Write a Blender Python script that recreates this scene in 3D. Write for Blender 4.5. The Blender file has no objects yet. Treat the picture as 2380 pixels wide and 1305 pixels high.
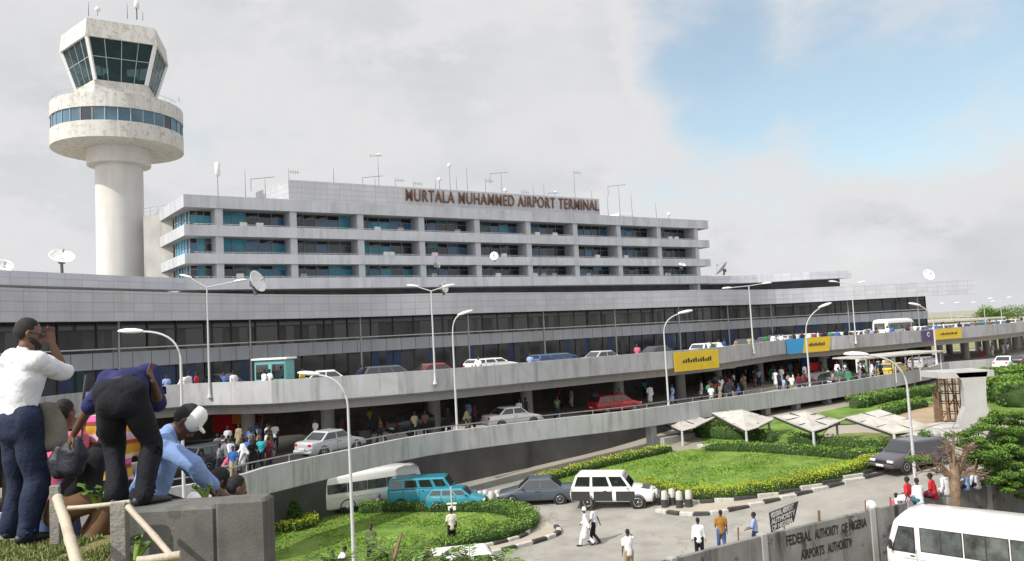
import bpy, bmesh, math, random
import numpy as np
from mathutils import Vector, Matrix, noise
random.seed(7)
R = math.radians
S = bpy.context.scene
COL = S.collection
# ---------------------------------------------------------------- camera
F_PX, CX, CY = 1800.0, 1190.0, 652.5
PITCH, ROLL = math.atan(122.5/F_PX), R(3.0)
EYE = Vector((0, 0, 10))
_f = Vector((0, math.cos(PITCH), math.sin(PITCH)))
_u0 = Vector((0, -math.sin(PITCH), math.cos(PITCH)))
_r0 = Vector((1, 0, 0))
_r = _r0*math.cos(ROLL) - _u0*math.sin(ROLL)
_u = _u0*math.cos(ROLL) + _r0*math.sin(ROLL)
cd = bpy.data.cameras.new('camera'); cam = bpy.data.objects.new('camera', cd); COL.objects.link(cam)
cam.matrix_world = Matrix.Translation(EYE) @ Matrix((_r, _u, -_f)).transposed().to_4x4()
cd.sensor_width = 36; cd.lens = F_PX/2380*36; cd.sensor_fit = 'HORIZONTAL'
cd.clip_start = 0.1; cd.clip_end = 8000
S.camera = cam
# ---------------------------------------------------------------- light
SUN_EL = R(43)
SUN_DIR = Vector((-0.77, -0.64, 0)).normalized()*math.cos(SUN_EL) + Vector((0, 0, math.sin(SUN_EL)))
sd = bpy.data.lights.new('sun', 'SUN'); so = bpy.data.objects.new('sun', sd); COL.objects.link(so)
sd.energy = 4.1; sd.angle = R(1.0); sd.color = (1, 0.95, 0.87)
so.rotation_euler = SUN_DIR.to_track_quat('Z', 'Y').to_euler()
so.location = (-30, -20, 60)
W = bpy.data.worlds.new('World'); S.world = W; W.use_nodes = True
wt = W.node_tree; wt.nodes.clear()
def wn(t, **k):
    n = wt.nodes.new(t)
    for a, b in k.items(): setattr(n, a, b)
    return n
def wmath(op, a, b=None, c=None, clamp=False):
    n = wn('ShaderNodeMath', operation=op); n.use_clamp = clamp
    for i, v in enumerate((a, b, c)):
        if v is None: continue
        if isinstance(v, (int, float)): n.inputs[i].default_value = v
        else: wt.links.new(v, n.inputs[i])
    return n.outputs[0]
sky = wn('ShaderNodeTexSky', sky_type='NISHITA'); sky.sun_disc = False
sky.sun_elevation = SUN_EL; sky.sun_rotation = math.atan2(SUN_DIR.x, SUN_DIR.y)
sky.air_density = 1.0; sky.dust_density = 1.2
tc = wn('ShaderNodeTexCoord')
def wnoise(scale, detail, rough, off=(0, 0, 0), zs=1.8, dist=0.0):
    m = wn('ShaderNodeMapping'); m.inputs['Scale'].default_value = (1, 1, zs); m.inputs['Location'].default_value = off
    wt.links.new(tc.outputs['Generated'], m.inputs[0])
    n = wn('ShaderNodeTexNoise'); n.inputs['Scale'].default_value = scale; n.inputs['Detail'].default_value = detail
    n.inputs['Roughness'].default_value = rough; n.inputs['Distortion'].default_value = dist
    wt.links.new(m.outputs[0], n.inputs[0]); return n.outputs['Fac']
def wdot(d):
    n = wn('ShaderNodeVectorMath', operation='DOT_PRODUCT'); wt.links.new(tc.outputs['Generated'], n.inputs[0])
    n.inputs[1].default_value = Vector(d).normalized(); return n.outputs['Value']
def ray(px, py):
    return ((px-CX)/F_PX)*_r - ((py-CY)/F_PX)*_u + _f
def sstep(v, a, b):
    n = wn('ShaderNodeMapRange', interpolation_type='SMOOTHSTEP'); wt.links.new(v, n.inputs[0])
    n.inputs[1].default_value = a; n.inputs[2].default_value = b; n.inputs[3].default_value = 0; n.inputs[4].default_value = 1
    return n.outputs[0]
big = wnoise(2.6, 9, .56, (3.1, .4, 1.7)); fine = wnoise(7.5, 9, .6, (.3, 1.4, .7))
# openings of blue in the cloud deck: lobes of direction broken up by noise
def lobe(px, py, wdeg):
    return sstep(wdot(ray(px, py)), math.cos(R(wdeg)), math.cos(R(wdeg*.15)))
holes = wmath('MAXIMUM', wmath('MAXIMUM', lobe(1650, 60, 8.5), lobe(2080, 70, 12)), wmath('MAXIMUM', lobe(2420, 40, 10), wmath('MULTIPLY', lobe(1690, 230, 6), .8)))
hz = wmath('MULTIPLY_ADD', wmath('SUBTRACT', big, .5), 2.2, holes)
hz = wmath('MULTIPLY_ADD', wmath('SUBTRACT', fine, .5), 1.5, hz)
blue = sstep(hz, .22, 1.15)
# cloud brightness: soft billows, greyer low down
bright = wmath('MULTIPLY_ADD', wmath('SUBTRACT', wnoise(3.4, 8, .52, (9, 2, 4), 2.2), .5), .52, .80)
bright = wmath('MULTIPLY_ADD', wmath('SUBTRACT', fine, .5), .22, bright)
edge = wmath('MULTIPLY', wmath('MULTIPLY', sstep(hz, .0, .42), wmath('SUBTRACT', 1, blue)), .20)
bright = wmath('ADD', bright, edge)
low = wmath('ADD', wmath('MULTIPLY', lobe(2150, 640, 14), -.03), wmath('MULTIPLY', lobe(1900, 330, 8), .14))
bright = wmath('ADD', bright, low)
bright = wmath('ADD', bright, wmath('MULTIPLY', lobe(2260, 230, 9), .26))
cc = wn('ShaderNodeMix', data_type='RGBA'); 
cc.inputs[6].default_value = (.55, .585, .65, 1); cc.inputs[7].default_value = (.90, .90, .915, 1)
wt.links.new(sstep(bright, .42, .92), cc.inputs[0])
bg1 = wn('ShaderNodeBackground'); bg1.inputs[1].default_value = .17
tn = wn('ShaderNodeMix', data_type='RGBA'); tn.blend_type = 'MULTIPLY'; tn.inputs[0].default_value = 1; tn.inputs[7].default_value = (1.0, 1.16, 1.04, 1); wt.links.new(sky.outputs[0], tn.inputs[6]); wt.links.new(tn.outputs[2], bg1.inputs[0])
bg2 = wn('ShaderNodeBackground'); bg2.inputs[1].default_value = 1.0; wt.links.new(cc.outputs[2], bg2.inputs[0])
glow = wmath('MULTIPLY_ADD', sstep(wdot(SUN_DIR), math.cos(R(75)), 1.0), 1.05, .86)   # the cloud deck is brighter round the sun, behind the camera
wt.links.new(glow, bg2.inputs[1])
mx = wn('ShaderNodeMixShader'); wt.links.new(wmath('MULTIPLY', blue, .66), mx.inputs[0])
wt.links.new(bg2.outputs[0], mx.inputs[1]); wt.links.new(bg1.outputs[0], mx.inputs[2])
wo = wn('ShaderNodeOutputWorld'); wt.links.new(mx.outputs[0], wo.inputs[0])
S.view_settings.view_transform = 'Standard'; S.view_settings.look = 'None'
S.view_settings.exposure = 0.0; S.view_settings.gamma = 1.0; S.view_settings.use_curve_mapping = False

# ---------------------------------------------------------------- pixel -> place helpers
def gz(x, y):
    v = .073*(x-5) + .058*(y-38)
    v = .25*math.log(1+math.exp(min(40, v/.25)))
    return 2.4 - .25*math.log(1+math.exp(min(40, (2.4-v)/.25)))
def P(px, py, z):
    d = ray(px, py); return EYE + d*((z-EYE.z)/d.z)
def D(px, py, depth):
    d = ray(px, py); return EYE + d*(depth/d.y)
def G(px, py, dz=0.0):
    d = ray(px, py); lo, hi = 3.0, 400.0
    for _ in range(50):
        m = (lo+hi)/2; p = EYE+d*m
        if p.z > gz(p.x, p.y)+dz: lo = m
        else: hi = m
    return EYE+d*lo
def catmull(pts, step):
    pts = [Vector(p) for p in pts]; out = []
    q = [2*pts[0]-pts[1]]+pts+[2*pts[-1]-pts[-2]]
    for i in range(1, len(q)-2):
        p0, p1, p2, p3 = q[i-1:i+3]; n = max(2, int((p2-p1).length/step))
        for k in range(n):
            t = k/n
            out.append(.5*((2*p1)+(p2-p0)*t+(2*p0-5*p1+4*p2-p3)*t*t+(3*p1-p0-3*p2+p3)*t**3))
    out.append(pts[-1]); return out
def xy(v): return Vector((v[0], v[1]))
def normals2(path):
    out = []
    for i in range(len(path)):
        a = xy(path[max(0, i-1)]); b = xy(path[min(len(path)-1, i+1)]); t = (b-a).normalized()
        out.append(Vector((t.y, -t.x)))          # right-hand side of travel (towards the camera when going left to right)
    return out
def offset(path, d):
    return [xy(p)+n*d for p, n in zip(path, normals2(path))]

# ---------------------------------------------------------------- materials
MATS = {}
def nt(name):
    m = bpy.data.materials.new(name); m.use_nodes = True
    return m, m.node_tree, m.node_tree.nodes['Principled BSDF']
def mat(name, c, rough=.6, var=.12, vscale=3.0, bump=0.0, bscale=30.0, metal=0.0, spec=.5, streak=0.0, sscale=1.5, dirt=(.12, .11, .09), coat=0.0, tile=None, emit=0, blotch=0.0, bl_col=(.1, .09, .08), c2=None, thin=False, alpha=1.0, bl_scale=.6, crack=0.0, ck_scale=.35):
    if name in MATS: return MATS[name]
    m, t, p = nt(name); L = t.links
    p.inputs['Roughness'].default_value = rough; p.inputs['Metallic'].default_value = metal
    p.inputs['Specular IOR Level'].default_value = spec; p.inputs['Coat Weight'].default_value = coat
    tcn = t.nodes.new('ShaderNodeTexCoord')
    def noi(scale, detail=5, sc=(1, 1, 1), rough=.6):
        mp = t.nodes.new('ShaderNodeMapping'); mp.inputs['Scale'].default_value = sc
        L.new(tcn.outputs['Object'], mp.inputs[0]); n = t.nodes.new('ShaderNodeTexNoise')
        n.inputs['Scale'].default_value = scale; n.inputs['Detail'].default_value = detail; n.inputs['Roughness'].default_value = rough
        L.new(mp.outputs[0], n.inputs[0]); return n.outputs['Fac']
    def ramp(v, a, b, lo=0., hi=1.):
        n = t.nodes.new('ShaderNodeMapRange'); L.new(v, n.inputs[0])
        for i, q in enumerate((a, b, lo, hi)): n.inputs[i+1].default_value = q
        return n.outputs[0]
    def mix(f, a, b):
        n = t.nodes.new('ShaderNodeMix'); n.data_type = 'RGBA'
        if isinstance(f, float): n.inputs[0].default_value = f
        else: L.new(f, n.inputs[0])
        for i, q in ((6, a), (7, b)):
            if isinstance(q, tuple): n.inputs[i].default_value = (*q[:3], 1)
            else: L.new(q, n.inputs[i])
        return n.outputs[2]
    lo = tuple(v*(1-var) for v in c); hi = tuple(min(1, v*(1+var)) for v in (c2 or c))
    col = mix(ramp(noi(vscale), .3, .7), lo, hi)
    if tile:
        tw, th, dark = tile
        uv = t.nodes.new('ShaderNodeUVMap'); b = t.nodes.new('ShaderNodeTexBrick'); b.offset = 0
        L.new(uv.outputs[0], b.inputs['Vector']); b.inputs['Scale'].default_value = 1
        b.inputs['Brick Width'].default_value = tw; b.inputs['Row Height'].default_value = th
        b.inputs['Mortar Size'].default_value = .035; b.inputs['Mortar Smooth'].default_value = .3
        b.inputs['Color1'].default_value = (1, 1, 1, 1); b.inputs['Color2'].default_value = (.90, .91, .92, 1); b.inputs['Mortar'].default_value = (dark, dark, dark, 1)
        mm = t.nodes.new('ShaderNodeMix'); mm.data_type = 'RGBA'; mm.blend_type = 'MULTIPLY'; mm.inputs[0].default_value = 1
        L.new(col, mm.inputs[6]); L.new(b.outputs['Color'], mm.inputs[7]); col = mm.outputs[2]
    if streak:
        s = ramp(noi(sscale, 6, (1, 1, .12), .7), .49, .72); col = mix(ramp(s, 0, 1, 0, streak), col, dirt)
    if blotch:
        s = ramp(noi(bl_scale, 8, (1, 1, 1), .7), .54, .60); col = mix(ramp(s, 0, 1, 0, blotch), col, bl_col)
    if crack:
        vo = t.nodes.new('ShaderNodeTexVoronoi'); vo.feature = 'DISTANCE_TO_EDGE'; vo.inputs['Scale'].default_value = ck_scale
        nn_ = t.nodes.new('ShaderNodeTexNoise'); nn_.inputs['Scale'].default_value = 1.3; L.new(tcn.outputs['Object'], nn_.inputs[0]); 
        ad = t.nodes.new('ShaderNodeVectorMath'); ad.operation = 'MULTIPLY_ADD'; L.new(nn_.outputs['Color'], ad.inputs[0]); ad.inputs[1].default_value = (1.6, 1.6, 0); L.new(tcn.outputs['Object'], ad.inputs[2]); L.new(ad.outputs[0], vo.inputs['Vector'])
        col = mix(ramp(vo.outputs['Distance'], 0, .014, crack, 0), col, tuple(v*.35 for v in c))
    L.new(col, p.inputs['Base Color'])
    if bump:
        bn = t.nodes.new('ShaderNodeBump'); bn.inputs['Strength'].default_value = bump; bn.inputs['Distance'].default_value = .05
        L.new(noi(bscale, 6), bn.inputs['Height']); L.new(bn.outputs[0], p.inputs['Normal'])
    if emit:
        p.inputs['Emission Color'].default_value = (*c, 1); p.inputs['Emission Strength'].default_value = emit
    if alpha < 1:
        p.inputs['Transmission Weight'].default_value = 1-alpha; p.inputs['IOR'].default_value = 1.1
    MATS[name] = m; return m

# ---------------------------------------------------------------- mesh builder
def tag(o, label=None, cat=None, group=None, kind=None):
    if label: o['label'] = label
    if cat: o['category'] = cat
    if group: o['group'] = group
    if kind: o['kind'] = kind
    return o
def empty(name, loc=(0, 0, 0), rz=0, label=None, cat=None, group=None, parent=None):
    o = bpy.data.objects.new(name, None); COL.objects.link(o); o.location = loc; o.rotation_euler = (0, 0, rz)
    o.empty_display_size = .2
    if parent: o.parent = parent
    return tag(o, label, cat, group)
class MB:
    def __init__(s): s.v = []; s.f = []; s.m = []; s.uv = []; s.sm = []
    def add(s, vs, fs, mi=0, uvs=None, smooth=False):
        b = len(s.v); s.v.extend([tuple(v) for v in vs])
        for i, f in enumerate(fs):
            s.f.append([b+k for k in f]); s.m.append(mi); s.sm.append(smooth)
            s.uv.append(uvs[i] if uvs else None)
        return s
    def box(s, c, size, rz=0, mi=0, rot=None):
        hx, hy, hz = [q/2 for q in size]; M = rot or Matrix.Rotation(rz, 3, 'Z'); c = Vector(c)
        vs = [c+M@Vector((x, y, z)) for z in (-hz, hz) for y in (-hy, hy) for x in (-hx, hx)]
        return s.add(vs, [(0, 2, 3, 1), (4, 5, 7, 6), (0, 1, 5, 4), (2, 6, 7, 3), (0, 4, 6, 2), (1, 3, 7, 5)], mi)
    def bbox(s, c, size, bev=.02, rz=0, mi=0):      # bevelled box
        hx, hy, hz = [q/2 for q in size]; M = Matrix.Rotation(rz, 3, 'Z'); c = Vector(c); b = min(bev, hx*.9, hy*.9, hz*.9)
        rings = []
        for z, i in ((-hz, b), (-hz+b, 0), (hz-b, 0), (hz, b)):
            x, y = hx-i, hy-i
            rings.append([c+M@Vector(q) for q in ((x-b, y, z), (-x+b, y, z), (-x, y-b, z), (-x, -y+b, z), (-x+b, -y, z), (x-b, -y, z), (x, -y+b, z), (x, y-b, z))])
        return s.loft(rings, mi, True, False)
    def loft(s, rings, mi=0, caps=True, smooth=True):
        n = len(rings[0]); vs = [v for r in rings for v in r]; fs = []
        for i in range(len(rings)-1):
            for k in range(n): fs.append((i*n+k, i*n+(k+1) % n, (i+1)*n+(k+1) % n, (i+1)*n+k))
        s.add(vs, fs, mi, smooth=smooth)
        if caps: s.add(rings[0], [tuple(range(n))[::-1]], mi); s.add(rings[-1], [tuple(range(n))], mi)
        return s
    def beam(s, a, b, w, h=None, mi=0, up=(0, 0, 1)):
        a = Vector(a); b = Vector(b); t = (b-a).normalized(); up = Vector(up)
        if abs(t.dot(up)) > .98: up = Vector((0, 1, 0))
        sd = t.cross(up).normalized(); u = sd.cross(t); h = h or w
        r = lambda p: [p+sd*(x*w/2)+u*(y*h/2) for x, y in ((-1, -1), (1, -1), (1, 1), (-1, 1))]
        return s.loft([r(a), r(b)], mi, True, False)
    def tube(s, pts, rad, n=10, mi=0, caps=True):
        pts = [Vector(p) for p in pts]
        if not isinstance(rad, (list, tuple)): rad = [rad]*len(pts)
        rings = []; ref = Vector((0, 0, 1))
        for i, p in enumerate(pts):
            t = (pts[min(i+1, len(pts)-1)]-pts[max(0, i-1)]).normalized()
            rf = ref if abs(t.dot(ref)) < .95 else Vector((0, 1, 0))
            a = t.cross(rf).normalized(); b = t.cross(a)
            rings.append([p+(a*math.cos(2*math.pi*k/n)+b*math.sin(2*math.pi*k/n))*rad[i] for k in range(n)])
        return s.loft(rings, mi, caps)
    def lathe(s, c, prof, n=32, mi=0, caps=True, smooth=True, axis=None):
        c = Vector(c); M = axis or Matrix.Identity(3)
        rings = [[c+M@Vector((r*math.cos(2*math.pi*k/n), r*math.sin(2*math.pi*k/n), z)) for k in range(n)] for r, z in prof]
        return s.loft(rings, mi, caps, smooth)
    def prism(s, pts, z0, z1, mi=0, side_mi=None):
        n = len(pts); area = sum(pts[i][0]*pts[(i+1) % n][1]-pts[(i+1) % n][0]*pts[i][1] for i in range(n))
        if area < 0: pts = pts[::-1]
        vs = [(p[0], p[1], z0) for p in pts]+[(p[0], p[1], z1) for p in pts]
        s.add(vs, [tuple(range(n))[::-1], tuple(range(n, 2*n))], mi)
        u = 0
        for i in range(n):
            j = (i+1) % n; l = math.hypot(pts[j][0]-pts[i][0], pts[j][1]-pts[i][1])
            s.add([vs[i], vs[j], vs[n+j], vs[n+i]], [(0, 1, 2, 3)], mi if side_mi is None else side_mi, [[(u, z0), (u+l, z0), (u+l, z1), (u, z1)]]); u += l
        return s
    def sweep(s, path, prof, mi=0, zs=None, caps=True, smooth=False):
        """closed profile [(offset towards right-hand side, z)] carried along a plan path"""
        nn = normals2(path); n = len(prof); rings = []
        for i, (p, nr) in enumerate(zip(path, nn)):
            zb = zs[i] if zs else 0
            rings.append([(p[0]+nr.x*o, p[1]+nr.y*o, z+zb) for o, z in prof])
        us = [0]
        for i in range(1, len(path)): us.append(us[-1]+(xy(path[i])-xy(path[i-1])).length)
        vs_ = [0]
        for k in range(n): vs_.append(vs_[-1]+math.hypot(prof[(k+1) % n][0]-prof[k][0], prof[(k+1) % n][1]-prof[k][1]))
        vs = [v for r in rings for v in r]; fs = []; uv = []
        for i in range(len(path)-1):
            for k in range(n):
                fs.append((i*n+k, (i+1)*n+k, (i+1)*n+(k+1) % n, i*n+(k+1) % n))
                uv.append([(us[i], vs_[k]), (us[i+1], vs_[k]), (us[i+1], vs_[k+1]), (us[i], vs_[k+1])])
        s.add(vs, fs, mi, uv, smooth)
        if caps: s.add(rings[0], [tuple(range(n))], mi); s.add(rings[-1], [tuple(range(n))[::-1]], mi)
        return s
    def poly(s, pts, mi=0):
        return s.add(pts, [tuple(range(len(pts)))], mi)
    def build(s, name, mats, parent=None, local=False, fix=True):
        if not isinstance(mats, (list, tuple)): mats = [mats]
        off = Vector((0, 0, 0))
        if parent and not local:
            q = parent
            while q: off += q.location; q = q.parent
        me = bpy.data.meshes.new(name)
        me.from_pydata([(v[0]-off.x, v[1]-off.y, v[2]-off.z) for v in s.v], [], s.f)
        me.polygons.foreach_set('material_index', s.m); me.polygons.foreach_set('use_smooth', s.sm)
        if any(u for u in s.uv):
            ul = me.uv_layers.new(name='UVMap'); flat = []
            for f, u in zip(s.f, s.uv):
                for k in range(len(f)): flat.extend(u[k] if u else (0.0, 0.0))
            ul.data.foreach_set('uv', flat)
        if fix:
            bm = bmesh.new(); bm.from_mesh(me); bmesh.ops.recalc_face_normals(bm, faces=bm.faces); bm.to_mesh(me); bm.free()
        for m in mats: me.materials.append(m)
        o = bpy.data.objects.new(name, me); COL.objects.link(o)
        if parent: o.parent = parent
        return o
def kids(o): return [c for c in COL.objects if c.parent == o]
def copy_tree(o, parent=None, remap=None, ch=None):
    c = o.copy(); COL.objects.link(c); c.parent = parent
    if remap and o.type == 'MESH':
        for i, sl in enumerate(o.material_slots):
            if sl.material and sl.material.name in remap:
                c.material_slots[i].link = 'OBJECT'; c.material_slots[i].material = remap[sl.material.name]
    for k in list(o.children): copy_tree(k, c, remap)
    return c
def text_mesh(name, txt, size, depth, m, M, parent=None, sx=1.0, align='LEFT', bold=0.0, spacing=1.0):
    cu = bpy.data.curves.new(name, 'FONT'); cu.body = txt; cu.size = size; cu.extrude = depth; cu.align_x = align; cu.offset = bold; cu.space_character = spacing; cu.resolution_u = 4
    o = bpy.data.objects.new(name+'_tmp', cu); COL.objects.link(o)
    dg = bpy.context.evaluated_depsgraph_get(); dg.update()
    me = bpy.data.meshes.new_from_object(o.evaluated_get(dg)); bpy.data.objects.remove(o); bpy.data.curves.remove(cu)
    off = Vector((0, 0, 0)); q = parent
    while q: off += q.location; q = q.parent
    me.transform(Matrix.Translation(-off) @ M @ Matrix.Diagonal((sx, 1, 1, 1)))
    me.materials.clear(); me.materials.append(m); o = bpy.data.objects.new(name, me); COL.objects.link(o)
    if parent: o.parent = parent
    return o
# ================================================================ materials of the big structures
m_tile = mat('pale_tile', (.51, .515, .55), .42, .06, .5, tile=(1.5, .62, .72), streak=.22, sscale=.9, dirt=(.2, .2, .2))
m_band = mat('band_concrete', (.46, .475, .50), .6, .08, .6, tile=(1.6, 9, .82), streak=.6, sscale=1.2, dirt=(.22, .225, .23))
m_deck = mat('deck_concrete', (.46, .465, .475), .75, .09, .7, tile=(3.6, 30, .72), streak=.8, sscale=1.5, dirt=(.20, .195, .18), bump=.15, blotch=.25, bl_col=(.3, .3, .29), bl_scale=.5)
m_conc = mat('grey_concrete', (.36, .355, .34), .85, .12, .6, streak=.45, sscale=.6, bump=.2)
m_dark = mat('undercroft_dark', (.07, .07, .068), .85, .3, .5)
m_fin = mat('fin_concrete', (.42, .44, .47), .7, .08, 1, streak=.2, dirt=(.2, .2, .2))
m_glass = mat('dark_window_glass', (.010, .018, .028), .06, .3, .4, spec=.9)
m_glass_teal = mat('teal_window_glass', (.04, .34, .48), .25, .45, .7, spec=.6)
m_glass_blue = mat('blue_window_glass', (.03, .13, .27), .16, .4, .6, spec=.9)
m_glass_grey = mat('curtained_window_glass', (.055, .085, .11), .18, .4, .5, spec=.8)
m_frame = mat('window_frame_metal', (.33, .36, .39), .45, .05, 5, metal=.3)
m_wpaint = mat('white_wall_paint', (.58, .57, .535), .6, .05, .4, streak=.7, sscale=1.6, dirt=(.33, .30, .25), blotch=.40, bl_col=(.17, .155, .14), bl_scale=2.2, bump=.12)
m_towerpaint = mat('tower_wall_paint', (.60, .595, .575), .6, .07, .4, streak=.5, sscale=.6, dirt=(.45, .40, .32), bump=.08)
m_under = mat('stained_soffit', (.50, .43, .33), .9, .3, .5, streak=.4, sscale=.5, dirt=(.18, .13, .09), blotch=.55, bl_col=(.2, .15, .11), bl_scale=.35)
m_letters = mat('bronze_letters', (.12, .062, .038), .5, .1, 3)
m_roof = mat('flat_roof', (.30, .30, .29), .9, .15, .3)
m_white = mat('white_metal', (.78, .78, .77), .4, .04, 2)
m_black = mat('black_metal', (.02, .02, .022), .5, .2, 2)
m_steel = mat('grey_steel', (.35, .36, .37), .45, .1, 2, metal=.4)
m_panel = mat('facade_panel', (.47, .50, .54), .45, .06, .6, tile=(1.55, 30, .25), streak=.25, sscale=1.2, dirt=(.2, .2, .2))
m_asph = mat('asphalt', (.295, .28, .25), .9, .2, .5, bump=.2, bscale=14, blotch=.30, bl_col=(.17, .155, .14), bl_scale=.45, crack=.28, ck_scale=.16)
m_paver = mat('walk_concrete', (.38, .34, .28), .9, .12, .5, bump=.2, bscale=12)

# ================================================================ office block and concourse: one building
term = empty('airport_terminal', (0, 80, 0), label='long curved grey concourse carrying a four-storey banded office block with bronze rooftop lettering', cat='terminal')
A2 = Vector((-31.7, 75)); B2 = Vector((29.7, 115)); U2 = (B2-A2).normalized(); N2 = Vector((U2.y, -U2.x))   # N2 points out of the front
def q2(a, out): return A2+U2*a+N2*out
L2 = (B2-A2).length
def foot(dl, dr, out): # footprint with the chamfered left end
    return [q2(dl, out), q2(L2+dr, out), q2(L2+dr, -15), q2(-3-dl*0, -15), q2(-6.2+dl, -2.6)] if dl == 0 else [q2(dl, out), q2(L2+dr, out), q2(L2+dr, -15), q2(-1, -15), q2(-4.0, -4.2)]
bands = [(24.02, 25.27), (21.20, 22.30), (18.44, 19.46), (15.85, 17.0)]
def band_foot(out=0.0):
    return [q2(0, 0), q2(L2, 0), q2(L2, -15), q2(-1.0, -15), q2(-.5, -6.8)]
for i, (a, b) in enumerate(bands):
    f = band_foot()
    mb = MB().prism(f, a, b, 1, 0)
    o = mb.build('parapet_band', [m_band, m_roof], term)
# columns
def tpx(px, out=-.15, py=520):
    d = ray(px, py); # intersect vertical plane through the front line
    n = N2; p0 = q2(0, out); k = (p0.dot(n))/(d.x*n.x+d.y*n.y); p = Vector((d.x*k, d.y*k)); return (p-A2).dot(U2)
colpx = [510, 685, 838, 981, 1112, 1231, 1337, 1440, 1533, 1617]
ct = [tpx(p) for p in colpx]; sp = (ct[-1]-ct[0])/9; ct = [ct[0]+sp*i for i in range(10)]
fl = [(22.30, 24.02), (19.46, 21.20), (17.0, 18.44)]
for t in ct:
    for z0, z1 in fl:
        c = q2(t, -1.3); MB().box((c.x, c.y, (z0+z1)/2), (.72, 2.2, z1-z0+.01), math.atan2(U2.y, U2.x)).build('column', m_fin, term)
rng = random.Random(3)
gl = {'d': 0, 't': 1, 'b': 2, 'g': 3}
look = [['t', 'tdb', 'd', 'tb', 'bd', 'gb', 'bd', 'bg', 'bd', 'g'], ['tb', 'tbt', 'g', 'tg', 'db', 'gd', 'bd', 'gd', 'bg', 'g'], ['tg', 'gtt', 'bt', 'tg', 'bd', 'gd', 'bd', 'gd', 'gd', 'g']]
edges = [1.0]+ct+[]
for r, (z0, z1) in enumerate(fl):
    for k in range(10):
        a, b = (edges[k]+.36 if k else .9), edges[k+1]-.36
        w = MB(); fr = MB(); n = max(3, int((b-a)/1.15)); st = look[r][k]
        inner = -2.35
        for j in range(n):
            x0 = a+(b-a)*j/n; x1 = a+(b-a)*(j+1)/n
            for lo, hi, up in ((z0-.0, z0+.28*(z1-z0), 2), (z0+.28*(z1-z0), z1-.27*(z1-z0), 1), (z1-.27*(z1-z0), z1, 0)):
                ch = st[min(len(st)-1, int(j/n*len(st)))] if rng.random() < .8 else rng.choice('dgbt')
                if up == 0 and rng.random() < .6: ch = 'd'
                p0 = q2(x0, inner); p1 = q2(x1, inner); d = rng.uniform(-.012, .012)
                w.add([(p0.x, p0.y, lo), (p1.x+d, p1.y-d, lo), (p1.x, p1.y+d, hi), (p0.x, p0.y, hi)], [(0, 1, 2, 3)], gl[ch])
        win = w.build('window', [m_glass, m_glass_teal, m_glass_blue, m_glass_grey], term, fix=False)
        ang = math.atan2(U2.y, U2.x)
        for j in range(n+1):
            c = q2(a+(b-a)*j/n, inner+.06); fr.box((c.x, c.y, (z0+z1)/2), (.055, .08, z1-z0), ang)
        for z in (z1-.27*(z1-z0), z0+.28*(z1-z0)):
            c = q2((a+b)/2, inner+.08); fr.box((c.x, c.y, z), (b-a, .06, .05), ang)
        fr.build('window_frame', m_frame, win)
        if r < 3:   # thin rail on the ledge
            rl = MB(); c = q2((a+b)/2, -.35); rl.box((c.x, c.y, z0+.16), (b-a, .04, .035), ang)
            for j in range(4): c = q2(a+(b-a)*(j+.5)/4, -.35); rl.box((c.x, c.y, z0+.07), (.03, .03, .16), ang)
            rl.build('railing', m_white, term)
# glazing of the chamfered left end and blank right end
for r, (z0, z1) in enumerate(fl):
    a = q2(.95, -2.35); b = q2(.35, -6.6); w = MB(); n = 5
    for j in range(n):
        p0 = a.lerp(b, j/n); p1 = a.lerp(b, (j+1)/n); w.add([(p0.x, p0.y, z0), (p1.x, p1.y, z0), (p1.x, p1.y, z1), (p0.x, p0.y, z1)], [(0, 1, 2, 3)], rng.choice((1, 1, 2, 3)))
    win = w.build('window', [m_glass, m_glass_teal, m_glass_blue, m_glass_grey], term, fix=False); fr = MB()
    for j in range(n+1):
        p = a.lerp(b, j/n)+Vector((-.07, -.02)); fr.beam((p.x, p.y, z0), (p.x, p.y, z1), .07)
    p0 = a+Vector((-.07, -.02)); p1 = b+Vector((-.07, -.02)); fr.beam((p0.x, p0.y, z0+.55*(z1-z0)), (p1.x, p1.y, z0+.55*(z1-z0)), .06)
    fr.build('window_frame', m_frame, win)
core = MB().prism([q2(.6, -6.6), q2(2.4, -2.6), q2(ct[-1]+.3, -2.6), q2(ct[-1]+.3, -14.7), q2(0, -14.7)], 12.5, 24.1)
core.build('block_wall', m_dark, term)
MB().prism([q2(ct[-1]+.34, -.9), q2(L2-1.6, -.9), q2(L2-1.6, -14.5), q2(ct[-1]+.34, -14.5)], 15, 24.1).build('end_wall', m_fin, term)
# clutter on the ledges: air conditioners and small dishes
for i in range(26):
    r = rng.randrange(3); z0, z1 = fl[r]; k = rng.randrange(9); a = ct[k]+.8+rng.random()*(sp-2.2); c = q2(a, -1.0)
    MB().bbox((c.x, c.y, z0+.27), (.75, .3, .5), .03, math.atan2(U2.y, U2.x)).build('air_conditioner', m_white if rng.random() < .7 else m_steel, term)
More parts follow.
